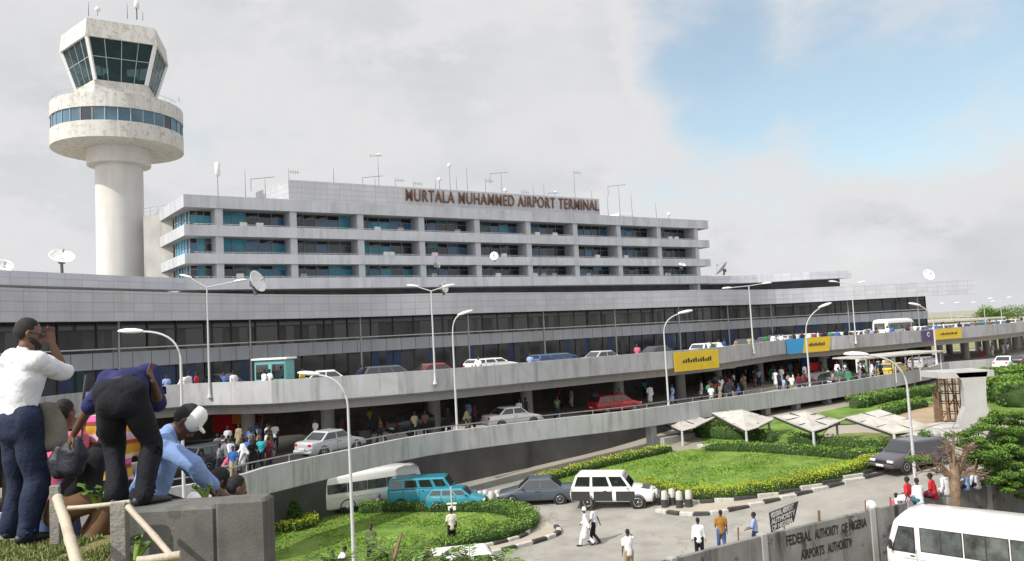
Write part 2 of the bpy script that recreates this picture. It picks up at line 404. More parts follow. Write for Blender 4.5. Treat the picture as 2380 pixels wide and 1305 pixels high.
# sign wall (penthouse) set back on the roof
S0 = P(670, 418, 28.75); S1 = P(1392, 463, 28.75); s0 = xy(S0); s1 = xy(S1); us = (s1-s0).normalized(); ns = Vector((us.y, -us.x))
f = [s0, s1, s1-ns*6, s0-us*1.5-ns*8.5]
MB().prism(f, 25.2, 28.75, 1, 0).build('sign_wall', [m_tile, m_roof], term)
t0 = xy(D(941, 465, (S0.y+(S1.y-S0.y)*.33))); k0 = (xy(D(941, 455, 90)).normalized())
def on_sign(px, py):
    d = ray(px, py); k = s0.dot(ns)/(d.x*ns.x+d.y*ns.y); return d*k+EYE
La = on_sign(941, 469); Lb = on_sign(1391, 489); wl = (xy(Lb)-xy(La)).length
zb = (La.z+Lb.z)/2; Mx = Matrix(((us.x, 0, ns.x, La.x+ns.x*.12), (us.y, 0, ns.y, La.y+ns.y*.12), (0, 1, 0, zb), (0, 0, 0, 1)))
tm = text_mesh('sign_letters', 'MURTALA MUHAMMED AIRPORT TERMINAL', 2.15, .07, m_letters, Mx, term, bold=.010, spacing=1.10)
w0 = max((v.co-tm.data.vertices[0].co).length for v in tm.data.vertices)
bb = [Matrix.Translation(term.location) @ v.co for v in tm.data.vertices]
wid = max((xy(v)-xy(La)).dot(us) for v in bb); sc = wl/wid
for v in tm.data.vertices:
    p = v.co+term.location; a = (xy(p)-xy(La)).dot(us)*(sc-1); v.co += Vector((us.x*a, us.y*a, 0))
# small plant room and lower roof boxes to the right of the sign
c = q2(tpx(1440, -7, 480), -7); MB().bbox((c.x, c.y, 26.0), (3.2, 3, 1.5), .05, R(33)).build('plant_room', m_white, term)
c = q2(tpx(1410, -7, 480), -7); MB().bbox((c.x, c.y, 25.7), (3.0, 2.5, .8), .05, R(33)).build('plant_room', m_white, term)
# stair core wall between tower and block
ca = xy(D(334, 560, 84)); cb = xy(D(402, 560, 82)); cu = (cb-ca).normalized(); cn = Vector((cu.y, -cu.x))
MB().prism([ca, cb, cb-cn*6, ca-cn*6], 12, 24.9, 0).build('stair_core', m_conc, term)
rb = MB(); 
for k in range(5):
    p = ca.lerp(cb, k/4); rb.beam((p.x, p.y, 24.9), (p.x, p.y, 25.7), .05)
rb.beam((ca.x, ca.y, 25.7), (cb.x, cb.y, 25.7), .05); rb.beam((ca.x, ca.y, 25.3), (cb.x, cb.y, 25.3), .04)
rb.build('roof_railing', m_steel, term)

# concourse ------------------------------------------------------
FP = catmull([P(x, y, 14.25).xy for x, y in ((-260, 648), (-120, 659), (0, 668), (150, 673), (300, 677), (600, 684), (850, 685), (1100, 681), (1380, 679), (1640, 674), (1802, 673), (2005, 663))]+[Vector((58.3, 110.7)), Vector((66.2, 111.2))], 2.0)
MB().sweep(FP, [(0, 12.2), (0, 14.25), (-.35, 14.25), (-.35, 13.8), (-13.5, 13.8), (-13.5, 12.55), (-.35, 12.45), (-.35, 12.2)]).build('fascia', m_tile, term)
FC = FP[:-2]; n_ = len(FC)
MB().sweep(offset(FC, -3.3), [(0, 8.95), (0, 10.12), (-.25, 10.12), (-.25, 8.95)]).build('facade_panels', m_panel, term)
MB().sweep(offset(FC, -3.25), [(0, 10.34), (0, 10.43), (-.12, 10.43), (-.12, 10.34)]).build('facade_rail', m_white, term)
back = offset(FC, -3.7)
g = MB()
for i in range(len(back)-1):
    a, b = back[i], back[i+1]; seg = 3
    for k in range(seg):
        p = a.lerp(b, k/seg); q = a.lerp(b, (k+1)/seg)
        mi = rng.choice((0, 0, 0, 0, 1, 1, 2, 4))
        g.add([(p.x, p.y, 10.1), (q.x, q.y, 10.1), (q.x, q.y, 11.75), (p.x, p.y, 11.75)], [(0, 1, 2, 3)], mi)
        g.add([(p.x, p.y, 11.75), (q.x, q.y, 11.75), (q.x, q.y, 12.6), (p.x, p.y, 12.6)], [(0, 1, 2, 3)], 0)
        g.add([(p.x, p.y, 6.7), (q.x, q.y, 6.7), (q.x, q.y, 9.0), (p.x, p.y, 9.0)], [(0, 1, 2, 3)], rng.choice((0, 0, 1, 3)))
m_gc = mat('concourse_glass', (.018, .02, .024), .12, .5, .5, spec=.9)
m_gc2 = mat('concourse_curtain', (.055, .057, .062), .35, .4, .5)
m_gc3 = mat('concourse_curtain_pale', (.10, .10, .105), .45, .3, .5)
m_gc4 = mat('concourse_curtain_cream', (.17, .165, .15), .6, .3, .5)
m_gb = mat('concourse_blue_panel', (.02, .045, .12), .3, .3, .5)
g.build('facade_glazing', [m_gc, m_gc2, m_gc3, m_gb, m_gc4], term, fix=False)
mu = MB(); fo = offset(FC, -3.62)
for i in range(len(fo)):
    p = fo[i]; mu.beam((p.x, p.y, 10.4), (p.x, p.y, 12.5), .07); mu.beam((p.x, p.y, 6.75), (p.x, p.y, 8.95), .09)
mu.sweep(fo, [(0, 11.7), (0, 11.78), (-.06, 11.78), (-.06, 11.7)])
mu.build('glazing_bars', mat('dark_mullion', (.07, .075, .08), .5), term)
fo = offset(FC, -1.2)
for i in range(3, len(fo), 5):
    p = fo[i]; MB().tube([(p.x, p.y, 6.75), (p.x, p.y, 12.5)], .09, 8).build('facade_post', m_steel, term)
# bulk of the building behind and below
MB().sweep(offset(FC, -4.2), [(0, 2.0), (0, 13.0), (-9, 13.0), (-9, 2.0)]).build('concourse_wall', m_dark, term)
# upper setback slab: left arm, joining the block band, and right arm
BL = catmull([P(x, y, 17.0).xy for x, y in ((-260, 610), (-120, 620), (0, 628), (160, 635.5), (320, 643))]+[q2(.02, .0)], 2.5)
BL.append(q2(4, 0.001)); 
slab = [(0, 15.85), (0, 17.0), (-.3, 17.0), (-.3, 16.7), (-7, 16.7), (-7, 15.9)]
MB().sweep(BL[:-1], slab).build('upper_slab', m_tile, term)
BR = catmull([q2(L2-.02, -1.2)]+[P(x, y, 17.0).xy for x, y in ((1760, 640), (1880, 633), (1978, 629))], 2.5)
MB().sweep(BR, slab).build('upper_slab', m_tile, term)
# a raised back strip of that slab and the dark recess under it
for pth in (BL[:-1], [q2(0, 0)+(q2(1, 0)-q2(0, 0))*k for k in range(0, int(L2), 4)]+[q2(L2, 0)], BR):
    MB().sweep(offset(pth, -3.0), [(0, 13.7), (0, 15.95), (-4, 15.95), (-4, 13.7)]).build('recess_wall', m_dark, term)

# ================================================================ control tower
TC = Vector((-43.5, 86.0)); tw = empty('control_tower', (TC.x, TC.y, 0), label='tall white airport control tower with round drum and slanted glass cab', cat='control tower')
m_shaft = m_towerpaint
MB().lathe((TC.x, TC.y, 0), [(2.44, 0), (2.44, 31)], 48).build('shaft', m_shaft, tw)
MB().lathe((TC.x, TC.y, 0), [(3.22, 31), (3.27, 31.1), (3.27, 33.2)], 48).build('collar', m_shaft, tw)
RD = 6.75; zD = 32.75
MB().lathe((TC.x, TC.y, 0), [(2.5, zD+.25), (RD-.25, zD+.05), (RD-.25, zD+.3), (2.5, zD+.6)], 64).build('soffit', m_under, tw)
MB().lathe((TC.x, TC.y, 0), [(RD-.12, zD), (RD, zD), (RD, zD+1.75), (RD-.18, zD+1.75), (RD-.12, zD+.3)], 64, smooth=False).build('lower_drum_wall', m_wpaint, tw)
zW0, zW1, zT = zD+1.75, zD+3.2, zD+4.75
MB().lathe((TC.x, TC.y, 0), [(RD-.12, zW1), (RD, zW1), (RD, zT), (RD-.3, zT), (RD-.3, zT-.3), (1, zT-.2), (1, zW1+.2)], 64, smooth=False).build('upper_drum_wall', m_wpaint, tw)
nw = 34; rg = RD-.14
m_gt = mat('drum_window_glass', (.05, .13, .19), .07, .5, .3, spec=.9)
m_gt2 = mat('drum_window_glass_dark', (.008, .014, .02), .06, .5, .3, spec=.9)
for k in range(nw):
    a0 = 2*math.pi*k/nw; a1 = 2*math.pi*(k+1)/nw
    p = [(TC.x+rg*math.cos(a), TC.y+rg*math.sin(a), z) for z in (zW0-.05, zW1+.05) for a in (a0, a1)]
    MB().add(p, [(0, 1, 3, 2)]).build('drum_window', m_gt if rng.random() < .75 else m_gt2, tw, fix=False)
    MB().beam((TC.x+(rg+.04)*math.cos(a0), TC.y+(rg+.04)*math.sin(a0), zW0), (TC.x+(rg+.04)*math.cos(a0), TC.y+(rg+.04)*math.sin(a0), zW1), .07).build('drum_window_bar', m_frame, tw)
MB().lathe((TC.x, TC.y, 0), [(RD-.5, zW0-.1), (RD-.5, zW1+.1)], 48).build('drum_core', m_dark, tw)
# cab: a pentagon whose front edge parallels the office block
side = 7.0; Rp = side/(2*math.sin(math.pi/5)); th0 = R(32.5)-math.pi/2
def pent(r, z, c=TC): return [Vector((c.x+r*math.cos(th0+math.pi/5*(2*k+1)), c.y+r*math.sin(th0+math.pi/5*(2*k+1)), z)) for k in range(5)]
zs = dict(roof=45.9, top=43.9, sill=39.6, base=37.2)
r_roof, r_top, r_sill = Rp, Rp*.955, Rp*.715
def ring5(mb, lv, mi=0, caps=True): return mb.loft([pent(r, z) for r, z in lv], mi, caps, False)
ring5(MB(), [(r_roof*.97, zs['top']), (r_roof, zs['top']), (r_roof*.955, zs['roof']), (r_roof*.90, zs['roof']), (r_roof*.90, zs['roof']-.4), (.1, zs['roof']-.4)], caps=True).build('cab_roof', m_wpaint, tw)
ring5(MB(), [(r_sill*1.16, zs['base']), (r_sill*1.03, zs['sill']-.55), (r_sill*1.05, zs['sill']), (.1, zs['sill'])]).build('cab_base', m_wpaint, tw)
m_cab = mat('cab_glass', (.10, .17, .18), .03, .2, 1, spec=1.0, alpha=.25)
bars = MB(); top5 = pent(r_top, zs['top']+.1); bot5 = pent(r_sill, zs['sill'])
for k in range(5):
    j = (k+1) % 5; MB().beam(bot5[k], top5[k], .34).build('cab_corner_post', m_white, tw); n = 4
    for c in range(n):
        for a, b in ((0, .55), (.55, 1)):
            q = lambda u, v: bot5[k].lerp(bot5[j], u).lerp(top5[k].lerp(top5[j], u), v)
            MB().add([q(c/n, a), q((c+1)/n, a), q((c+1)/n, b), q(c/n, b)], [(0, 1, 2, 3)]).build('cab_window', m_cab, tw, fix=False)
        if c: bars.beam(q(c/n, 0), q(c/n, 1), .08)
    bars.beam(q(0, .55), q(1, .55), .08); bars.beam(q(0, .0), q(1, .0), .12)
bars.build('cab_window_bars', m_frame, tw)
ds = MB()
for k in range(5):
    j = (k+1) % 5; ib = pent(r_sill*.80, zs['sill']); a = ib[k].lerp(ib[j], .1); b = ib[k].lerp(ib[j], .9); ds.beam(a+Vector((0, 0, .45)), b+Vector((0, 0, .45)), 1.0, .9)
ds.build('control_desks', mat('desk_teal', (.06, .15, .15), .5), tw)
ring5(MB(), [(r_top*.985, zs['top']-.08), (r_top*.985, zs['top']-.02)]).build('cab_ceiling', m_dark, tw)
MB().lathe((TC.x, TC.y, 0), [(.9, zs['sill']), (.9, zs['top'])], 16).build('cab_core', m_dark, tw)
# rail on the drum roof and roof-top equipment
rr = MB(); 
for k in range(40):
    a = 2*math.pi*k/40; p = Vector((TC.x+(RD-.2)*math.cos(a), TC.y+(RD-.2)*math.sin(a), zT)); a2 = 2*math.pi*(k+1)/40
    if -2.2 < a-math.pi*1.5 < 2.2:
        rr.beam(p, p+Vector((0, 0, .55)), .035); rr.beam(p+Vector((0, 0, .55)), Vector((TC.x+(RD-.2)*math.cos(a2), TC.y+(RD-.2)*math.sin(a2), zT+.55)), .03)
rr.build('drum_railing', m_steel, tw)
m_mast = mat('mast_grey', (.10, .105, .11), .6)
def mast(px, pyb, pyt, depth, name, parent, kind='rod', r=.05, label=None, cat=None, group=None):
    a = D(px, pyb, depth); b = D(px, pyt, depth); b = Vector((a.x, a.y, b.z)); h = b.z-a.z
    e = parent if parent else empty(name, a, label=label, cat=cat, group=group)
    mb = MB()
    if kind == 'panel':
        mb.tube([a, a+Vector((0, 0, h*.62))], r, 8); mb.tube([a+Vector((0, 0, h*.6)), a+Vector((0, 0, h*.62)), b-Vector((0, 0, .1)), b], [.12, .26, .26, .2], 12, 1)
    else:
        mb.tube([a, a+Vector((0, 0, h*.5)), b], [r, r*.8, r*.45], 8)
    if kind == 'cross':
        mb.beam(b-Vector((.9, 0, .1)), b+Vector((.5, .3, -.1)), .05); mb.beam(b-Vector((.9, 0, .3)), b-Vector((.9, 0, -.1)), .04); mb.bbox(b+Vector((.1, 0, .06)), (.35, .25, .18), .03, 0, 1)
    if kind == 'yagi':
        mb.beam(b-Vector((0, 0, .4)), b+Vector((1.1, .6, -.4)), .04)
        for q in range(5): c = b+Vector((.22*q, .12*q, -.4)); mb.beam(c-Vector((0, 0, .3)), c+Vector((0, 0, .3)), .025)
    if kind == 'ball':
        mb.lathe(b-Vector((0, 0, .45)), [(.05, 0), (.26, .15), (.28, .35), (.14, .55)], 12, 1)
    if kind == 'tee':
        mb.beam(b-Vector((1.5, 0, 0)), b+Vector((1.0, 0, .1)), .05); mb.beam(b-Vector((1.5, 0, 0)), b-Vector((1.5, 0, 1.3)), .04)
    o = mb.build('antenna' if parent else 'pole', [m_mast, m_white], e)
    return o
mast(318, 46, 4, 82, None, tw, 'panel', .07); mast(296, 44, 8, 82, None, tw, 'rod', .04); mast(206, 38, 5, 80, None, tw, 'rod', .04)
mast(227, 37, 19, 80, None, tw, 'ball', .03); mast(332, 48, 28, 82, None, tw, 'rod', .04); mast(416, 236, 226, 84, None, tw, 'rod', .04)
# roof masts: (px, base y, top y, plan set-back, kind, words)
roof = [(507, 452, 378, 'panel', 'tall mast with a pale cylinder antenna near the left end of the roof'),
 (571, 456, 393, 'rod', 'slim dark whip antenna between the cylinder mast and the sign wall'),
 (617, 450, 415, 'tee', 'H-shaped frame aerial at the left foot of the sign wall'),
 (672, 420, 392, 'yagi', 'short aerial on the left corner of the sign wall'),
 (776, 420, 388, 'rod', 'faint thin whip on the blank left half of the sign wall'),
 (881, 428, 360, 'cross', 'tall mast with a crossbar head left of the word MURTALA'),
 (872, 428, 412, 'tee', 'low T aerial beside the tall crossbar mast'),
 (919, 431, 412, 'yagi', 'small finned aerial just left of the letter M of MURTALA'),
 (962, 433, 420, 'yagi', 'tiny aerial above the letters RT of MURTALA'),
 (1013, 437, 418, 'rod', 'short stick aerial above the end of MURTALA'),
 (1022, 438, 415, 'ball', 'short knobbed aerial above the gap after MURTALA'),
 (1047, 439, 382, 'ball', 'tall mast with a white ball head above MUHAMMED'),
 (1062, 440, 410, 'rod', 'short thin rod beside the white ball mast'),
 (1087, 441, 389, 'rod', 'tall thin whip above the middle of MUHAMMED'),
 (1129, 444, 414, 'yagi', 'finned aerial above the end of MUHAMMED'),
 (1167, 446, 403, 'tee', 'thin T aerial above the gap before AIRPORT'),
 (1175, 448, 440, 'ball', 'very low dark knob on the wall before AIRPORT'),
 (1213, 450, 440, 'yagi', 'low finned aerial above the word AIRPORT'),
 (1240, 451, 430, 'rod', 'thin short rod above the letters RP of AIRPORT'),
 (1265, 453, 430, 'rod', 'thin rod above the end of AIRPORT'),
 (1290, 455, 447, 'cross', 'low dark bent aerial above the gap before TERMINAL'),
 (1337, 458, 395, 'yagi', 'tallest mast above the word TERMINAL'),
 (1376, 461, 443, 'rod', 'short rod at the right end of the sign wall'),
 (1414, 497, 452, 'rod', 'rod beside the white plant room'),
 (1442, 498, 432, 'tee', 'tall T mast behind the white plant room'),
 (1470, 500, 450, 'rod', 'faint rod right of the plant room'),
 (1526, 503, 470, 'rod', 'thin rod on the right third of the roof'),
 (1555, 506, 496, 'ball', 'stubby knob aerial near the right end of the roof')]
for px, b, t, k, wd in roof:
    if 640 < px < 1395: dd = ray(px, b); kk = (s0.dot(ns)-1.0)/(dd.x*ns.x+dd.y*ns.y); dep = dd.y*kk
    else: dd = ray(px, b); kk = (q2(0, -1.5).dot(N2))/(dd.x*N2.x+dd.y*N2.y); dep = dd.y*kk
    mast(px, b+6, t, dep, 'antenna_mast', None, k, .032, wd, 'antenna', 'antennas on the terminal roof')
# satellite dishes
def dish(px, py, depth, rad, face, label, m=None, base=None, mirror=1):
    c = D(px, py, depth); e = empty('satellite_dish', (c.x, c.y, (base if base else c.z-rad*1.1)), label=label, cat='satellite dish', group='satellite dishes on the terminal')
    n = Vector(face).normalized(); M = n.to_track_quat('Z', 'Y').to_matrix()
    pr = [(rad*q, rad*.28*q*q) for q in (.02, .3, .55, .8, 1)]
    MB().lathe(c, pr+[(rad*1.01, rad*.30), (rad*.97, rad*.31)]+[(rad*q*.97, rad*.28*q*q+.03) for q in (.9, .6, .3, .02)], 28, 0, True, True, M).build('reflector', m or m_white, e)
    f = c+n*rad*.95; mb = MB().tube([f, f-n*.3], .09, 8)
    for a in (0, 2.1, 4.2):
        mb.tube([c+M@Vector((rad*.95*math.cos(a), rad*.95*math.sin(a), rad*.28)), f], .02, 5)
    mb.build('feed_arm', m_steel, e)
    b = Vector((c.x, c.y, e.location.z)); MB().tube([b, c-n*.25+Vector((0, 0, -.1)), c], [.14, .12, .1], 8).box(c-n*.25, (.4, .4, .45)).build('mount', m_mast, e)
    return e
dish(144, 602, 68, 1.05, (.45, -.5, .85), 'large white satellite dish tilted skyward on the left roof below the control tower', base=17)
dish(10, 622, 64, .7, (.5, -.6, .6), 'white satellite dish cut off by the left edge, behind the roof line', base=16.8)
dish(594, 657, 58, .85, (.93, -.3, .35), 'white satellite dish seen edge-on beside the double street lamp, left part of the roof', base=13.9)
dish(1031, 668, 72, .55, (.9, -.5, .1), 'small white dish turned sideways near the middle lamp on the concourse roof', base=13.9)
dish(1681, 627, 112, 1.25, (-.8, .2, .75), 'large grey mesh dish standing on the roof off the right end of the office block', mat('dish_grey', (.3, .31, .31), .6), base=16.8)
dish(2157, 641, 105, .8, (.1, -.9, .35), 'white dish on the far right roof of the concourse', base=14.3)
dish(1149, 596, 90, .5, (-.2, -.95, .1), 'pale dish hung on the middle ledge of the office block')
dish(1012+6, 616, 84, .34, (.95, -.3, .1), 'narrow pale dish edge-on before the lowest ledge windows')
dish(1585, 617, 107, .5, (.2, -.5, .85), 'flat white dish on the lowest ledge near the right end of the block')
# ================================================================ roadways on two levels
ZU, ZL = 6.75, 3.3
UP = catmull([P(x, y, 7.85).xy for x, y in ((-500, 1010), (-200, 967), (0, 937), (160, 916), (343, 899), (490, 890), (630, 885))]+[Vector((-5.5, 51.8)), Vector((6.5, 60.2))]+[P(x, y, 7.85).xy for x, y in ((1640, 810), (1700, 804), (1840, 789), (1980, 779.5), (2170, 765), (2290, 756), (2380, 748))]+[Vector((95, 133)), Vector((125, 160))], 2.0)
ud = empty('upper_roadway', (0, 60, 6), label='upper departures roadway deck with smooth grey concrete parapet', cat='viaduct')
MB().sweep(UP, [(0, 6.42), (0, 7.85), (-.25, 7.85), (-.25, ZU), (-13, ZU), (-13, 6.3), (-.4, 6.3)]).build('deck', m_deck, ud)
MB().sweep(offset(UP, -.9), [(0, 5.75), (0, 6.32), (-.5, 6.32), (-.5, 5.75)]).build('edge_beam', m_conc, ud)
MB().sweep(offset(UP, -.3), [(0, ZU+.004), (-8.8, ZU+.004), (-8.8, ZU-.05), (0, ZU-.05)]).build('roadway', m_asph, ud)
for i, pth in enumerate((offset(UP, -4.2), offset(UP, -10.5))):
    for k in range(4+i*2, len(pth), 4):
        p = pth[k]; c = MB().lathe((p.x, p.y, 0), [(.5, 0), (.46, 5.4), (.8, 5.9), (1.5, 6.28)], 14); c.build('column', m_conc, ud)
LP = catmull([Vector((-60, 14)), Vector((-34, 22)), Vector((-22, 28.5))]+[P(x, y, 4.2).xy for x, y in ((490, 1119), (620, 1086))]+[Vector((-9.3, 42.2)), Vector((-5.6, 47.2)), Vector((1.0, 51.2)), Vector((8, 54.6))]+[P(x, y, 4.2).xy for x, y in ((1640, 931), (1800, 910), (1980, 885), (2160, 854))], 2.0)
ld = empty('lower_roadway', (0, 50, 3), label='lower arrivals roadway deck with pale curved parapet on short columns', cat='viaduct')
MB().sweep(LP, [(0, 2.92), (0, 4.2), (-.25, 4.2), (-.25, 3.2), (-1.5, 3.2), (-1.5, 2.95)]).build('parapet', m_deck, ld)
inner = offset(UP, -12.5); inner = [p for p in inner if p.y < 128]
fl_poly = [p for p in offset(LP, -.2)]+[P(2200, 843, 4.2).xy, P(2380, 829, 4.2).xy, Vector((95, 108))]+inner[::-1]
def slab_poly(pts, z0, z1):
    bm = bmesh.new(); vs = [bm.verts.new((p.x, p.y, z1)) for p in pts]; es = [bm.edges.new((vs[i], vs[(i+1) % len(vs)])) for i in range(len(vs))]
    bmesh.ops.triangle_fill(bm, edges=es, use_beauty=True); g = bmesh.ops.extrude_face_region(bm, geom=bm.faces[:])
    for v in g['geom']:
        if isinstance(v, bmesh.types.BMVert): v.co.z = z0
    mb = MB(); bm.verts.index_update(); mb.add([v.co.copy() for v in bm.verts], [[v.index for v in f.verts] for f in bm.faces]); bm.free(); return mb
m_lroad = mat('lower_road', (.34, .30, .25), .9, .14, .3, bump=.15, blotch=.15, bl_scale=.3)
slab_poly(fl_poly, 3.0, ZL).build('deck', m_lroad, ld)
RP = catmull([P(2162, 853, 4.2).xy, P(2205, 842, 4.2).xy, P(2290, 836, 4.2).xy, P(2380, 828, 4.2).xy, P(2560, 812, 4.2).xy], 2.0)
MB().sweep(RP, [(0, 2.92), (0, 4.2), (-.25, 4.2), (-.25, 3.2), (-3, 3.2), (-3, 2.95)]).build('ramp_parapet', m_deck, ld)
und = offset(LP, -1.0)
for k in range(12, len(und), 2):
    p = und[k]
    if p.x > 8: t = (und[min(k+1, len(und)-1)]-und[k-1]); MB().box((p.x, p.y, 1.55), (.55, .55, 2.8), math.atan2(t.y, t.x)).build('column', m_fin, ld)
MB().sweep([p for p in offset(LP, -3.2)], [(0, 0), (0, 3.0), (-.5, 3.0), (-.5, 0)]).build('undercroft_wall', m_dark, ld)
MB().sweep([p for p in offset(LP, .25) if p.x > 9], [(0, 1.0), (0, 2.0), (-1.0, 2.0), (-1.0, 1.0)]).build('plinth', m_conc, ld)
# lower level wall of the terminal behind the arrivals road, shop fronts and hanging boxes
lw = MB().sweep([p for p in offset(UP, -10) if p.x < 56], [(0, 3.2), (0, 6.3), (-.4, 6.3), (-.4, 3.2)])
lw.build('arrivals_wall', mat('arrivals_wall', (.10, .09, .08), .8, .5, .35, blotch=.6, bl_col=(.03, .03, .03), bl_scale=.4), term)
# banners hung on the upper parapet
def along(path, px, z=7.2):
    best = None
    for i in range(len(path)-1):
        for t in (0, .25, .5, .75):
            p = xy(path[i]).lerp(xy(path[i+1]), t); d = (Vector((p.x, p.y, z))-EYE); x = CX+F_PX*d.dot(_r)/d.dot(_f)
            if d.dot(_f) > 5 and (best is None or abs(x-px) < best[0]): best = (abs(x-px), i, t)
    _, i, t = best; a = xy(path[i]); b = xy(path[i+1]); tt = (b-a).normalized(); return a.lerp(b, t), tt, Vector((tt.y, -tt.x))
def banner(px0, px1, z0, z1, mats, cols, label, marks=None, off=.06):
    a, _, n = along(UP, px0); b, _, n2 = along(UP, px1); u = (b-a).normalized(); n = Vector((u.y, -u.x)); a = a+n*(off+.10); b = b+n*(off+.10); w = (b-a).length
    e = empty('banner', (a.x, a.y, z0), label=label, cat='banner', group='banners on the upper parapet')
    mb = MB()
    for (x0, x1, sl), mi in cols:
        q = lambda x, z, o=0: (a.x+u.x*x*w+n.x*o, a.y+u.y*x*w+n.y*o, z)
        mb.add([q(x0, z0), q(x1, z0), q(x1+sl, z1), q(x0+ (sl if x0 > 0 else 0), z1), q(x0, z0, -.04), q(x1, z0, -.04), q(x1+sl, z1, -.04), q(x0+(sl if x0 > 0 else 0), z1, -.04)], [(0, 1, 2, 3), (7, 6, 5, 4), (0, 4, 5, 1), (3, 2, 6, 7), (0, 3, 7, 4), (1, 5, 6, 2)], mi)
    mb.build('cloth', mats, e)
    if marks:
        mk = MB()
        for x0, x1, y0, y1 in marks:
            q = lambda x, z: (a.x+u.x*x*w+n.x*.03, a.y+u.y*x*w+n.y*.03, z0+(z1-z0)*z); mk.add([q(x0, y0), q(x1, y0), q(x1, y1), q(x0, y1)], [(0, 1, 2, 3)])
        mk.build('printed_marks', m_black, e)
    return e, a, u, n, w
m_yel = mat('banner_yellow', (.75, .52, .03), .6, .08, 2); m_cyan = mat('banner_blue', (.04, .32, .62), .6, .08, 2); m_pur = mat('banner_purple', (.10, .06, .16), .6, .08, 2); m_prw = mat('banner_white', (.75, .78, .8), .6)
lt = [(.18+.055*i, .18+.055*i+.035, .42, .42+.14+.05*((i*7) % 3)) for i in range(12)]
banner(1560, 1665, 6.1, 7.7, [m_yel], [((0, 1, 0), 0)], 'yellow banner with dark lettering at the left of the visible upper parapet', lt)
banner(1828, 1920, 6.35, 7.9, [m_yel, m_cyan], [((.36, 1, .06), 0), ((0, .36, .06), 1)], 'blue and yellow banner on the upper parapet above the dark van', [(x0*.6+.4, x1*.6+.4, y0, y1) for x0, x1, y0, y1 in lt])
e, a, u, n, w = banner(2138, 2168, 6.45, 7.75, [m_pur], [((0, 1, 0), 0)], 'small purple banner next to a lamp post on the upper parapet')
q = a+u*w*.55+n*.03; MB().lathe((q.x, q.y, 7.25), [(.30, 0), (.30, .02)], 20, axis=Vector((n.x, n.y, 0)).to_track_quat('Z', 'Y').to_matrix()).lathe((q.x+n.x*.03, q.y+n.y*.03, 7.25), [(.18, 0), (.18, .02)], 20, 1, axis=Vector((n.x, n.y, 0)).to_track_quat('Z', 'Y').to_matrix()).build('emblem', [m_prw, m_pur], e)
banner(2172, 2232, 6.5, 7.75, [m_yel], [((0, 1, 0), 0)], 'yellow banner right of the small purple one at the far end', lt)
# ellipse on the blue part of the second banner
a, u, n = along(UP, 1846); q = a+n*.22; MB().lathe((q.x, q.y, 7.1), [(.55, 0), (.55, .02)], 24, axis=Vector((n.x, n.y, 0)).to_track_quat('Z', 'Y').to_matrix()).build('badge', m_prw, tag(empty('badge_panel', (q.x, q.y, 7.1)), 'round white badge stuck on the blue end of the banner', 'sign'))
# thin rail along the inner kerb of the lower deck
rl = empty('guard_rail', (LP[20].x, LP[20].y, ZL), label='thin metal guard rail along the inside of the lower parapet', cat='railing')
rp = [p for p in offset(LP, -1.3) if p.x > -16]
mb = MB(); 
for k in range(0, len(rp)): mb.beam((rp[k].x, rp[k].y, ZL), (rp[k].x, rp[k].y, ZL+1.05), .05)
mb.build('posts', m_steel, rl); MB().sweep(rp, [(0, ZL+1.0), (0, ZL+1.06), (-.05, ZL+1.06), (-.05, ZL+1.0)]).sweep(rp, [(0, ZL+.55), (0, ZL+.6), (-.05, ZL+.6), (-.05, ZL+.55)]).build('rails', m_steel, rl)
# ================================================================ ground, roads, lawns
xs = sorted(set([-3000, -1500, -700, -350, -200, -140, -100, -80]+list(range(-64, 132, 2))+[150, 180, 220, 300, 450, 700, 1500, 3000]))
ys = sorted(set([-200, -60, -20]+list(range(-8, 160, 2))+[180, 210, 250, 320, 420, 600, 900, 1500, 3000, 5000]))
vs = [(x, y, gz(x, y)) for y in ys for x in xs]; nx = len(xs)
fs = [(j*nx+i, j*nx+i+1, (j+1)*nx+i+1, (j+1)*nx+i) for j in range(len(ys)-1) for i in range(nx-1)]
m_ground = mat('ground_mix', (.30, .275, .225), .95, .14, .15, bump=.25, bscale=8, blotch=.25, bl_col=(.20, .17, .12), bl_scale=.08)
mb = MB(); mb.add(vs, fs, smooth=True); o = mb.build('ground', m_ground, fix=False); tag(o, kind='structure')
m_lawn = mat('lawn_grass', (.085, .165, .018), .95, .3, .7, c2=(.135, .225, .03), bump=.9, bscale=9, blotch=.3, bl_col=(.16, .19, .05), bl_scale=.35)
m_lawn2 = mat('dry_lawn', (.16, .18, .05), .95, .3, .7, bump=.8, bscale=9)
def drape(pts2, dz, cell=1.0):
    """plan polygon laid over the terrain, cut along a grid so that it follows the slope"""
    bm = bmesh.new(); vs = [bm.verts.new((p[0], p[1], 0)) for p in pts2]
    es = [bm.edges.new((vs[i], vs[(i+1) % len(vs)])) for i in range(len(vs))]
    bmesh.ops.triangle_fill(bm, edges=es, use_beauty=True)
    x0, x1 = min(p[0] for p in pts2), max(p[0] for p in pts2); y0, y1 = min(p[1] for p in pts2), max(p[1] for p in pts2)
    for ax, lo, hi in ((0, x0, x1), (1, y0, y1)):
        c = math.ceil(lo/cell)*cell
        while c < hi:
            co = Vector((c, 0, 0)) if ax == 0 else Vector((0, c, 0)); no = Vector((1, 0, 0)) if ax == 0 else Vector((0, 1, 0))
            bmesh.ops.bisect_plane(bm, geom=bm.verts[:]+bm.edges[:]+bm.faces[:], plane_co=co, plane_no=no); c += cell
    for v in bm.verts: v.co.z = gz(v.co.x, v.co.y)+dz
    for f in bm.faces:
        if f.normal.z < 0: f.normal_flip()
    bm.verts.index_update(); mb = MB(); mb.add([v.co.copy() for v in bm.verts], [[v.index for v in f.verts] for f in bm.faces], smooth=True); bm.free(); return mb
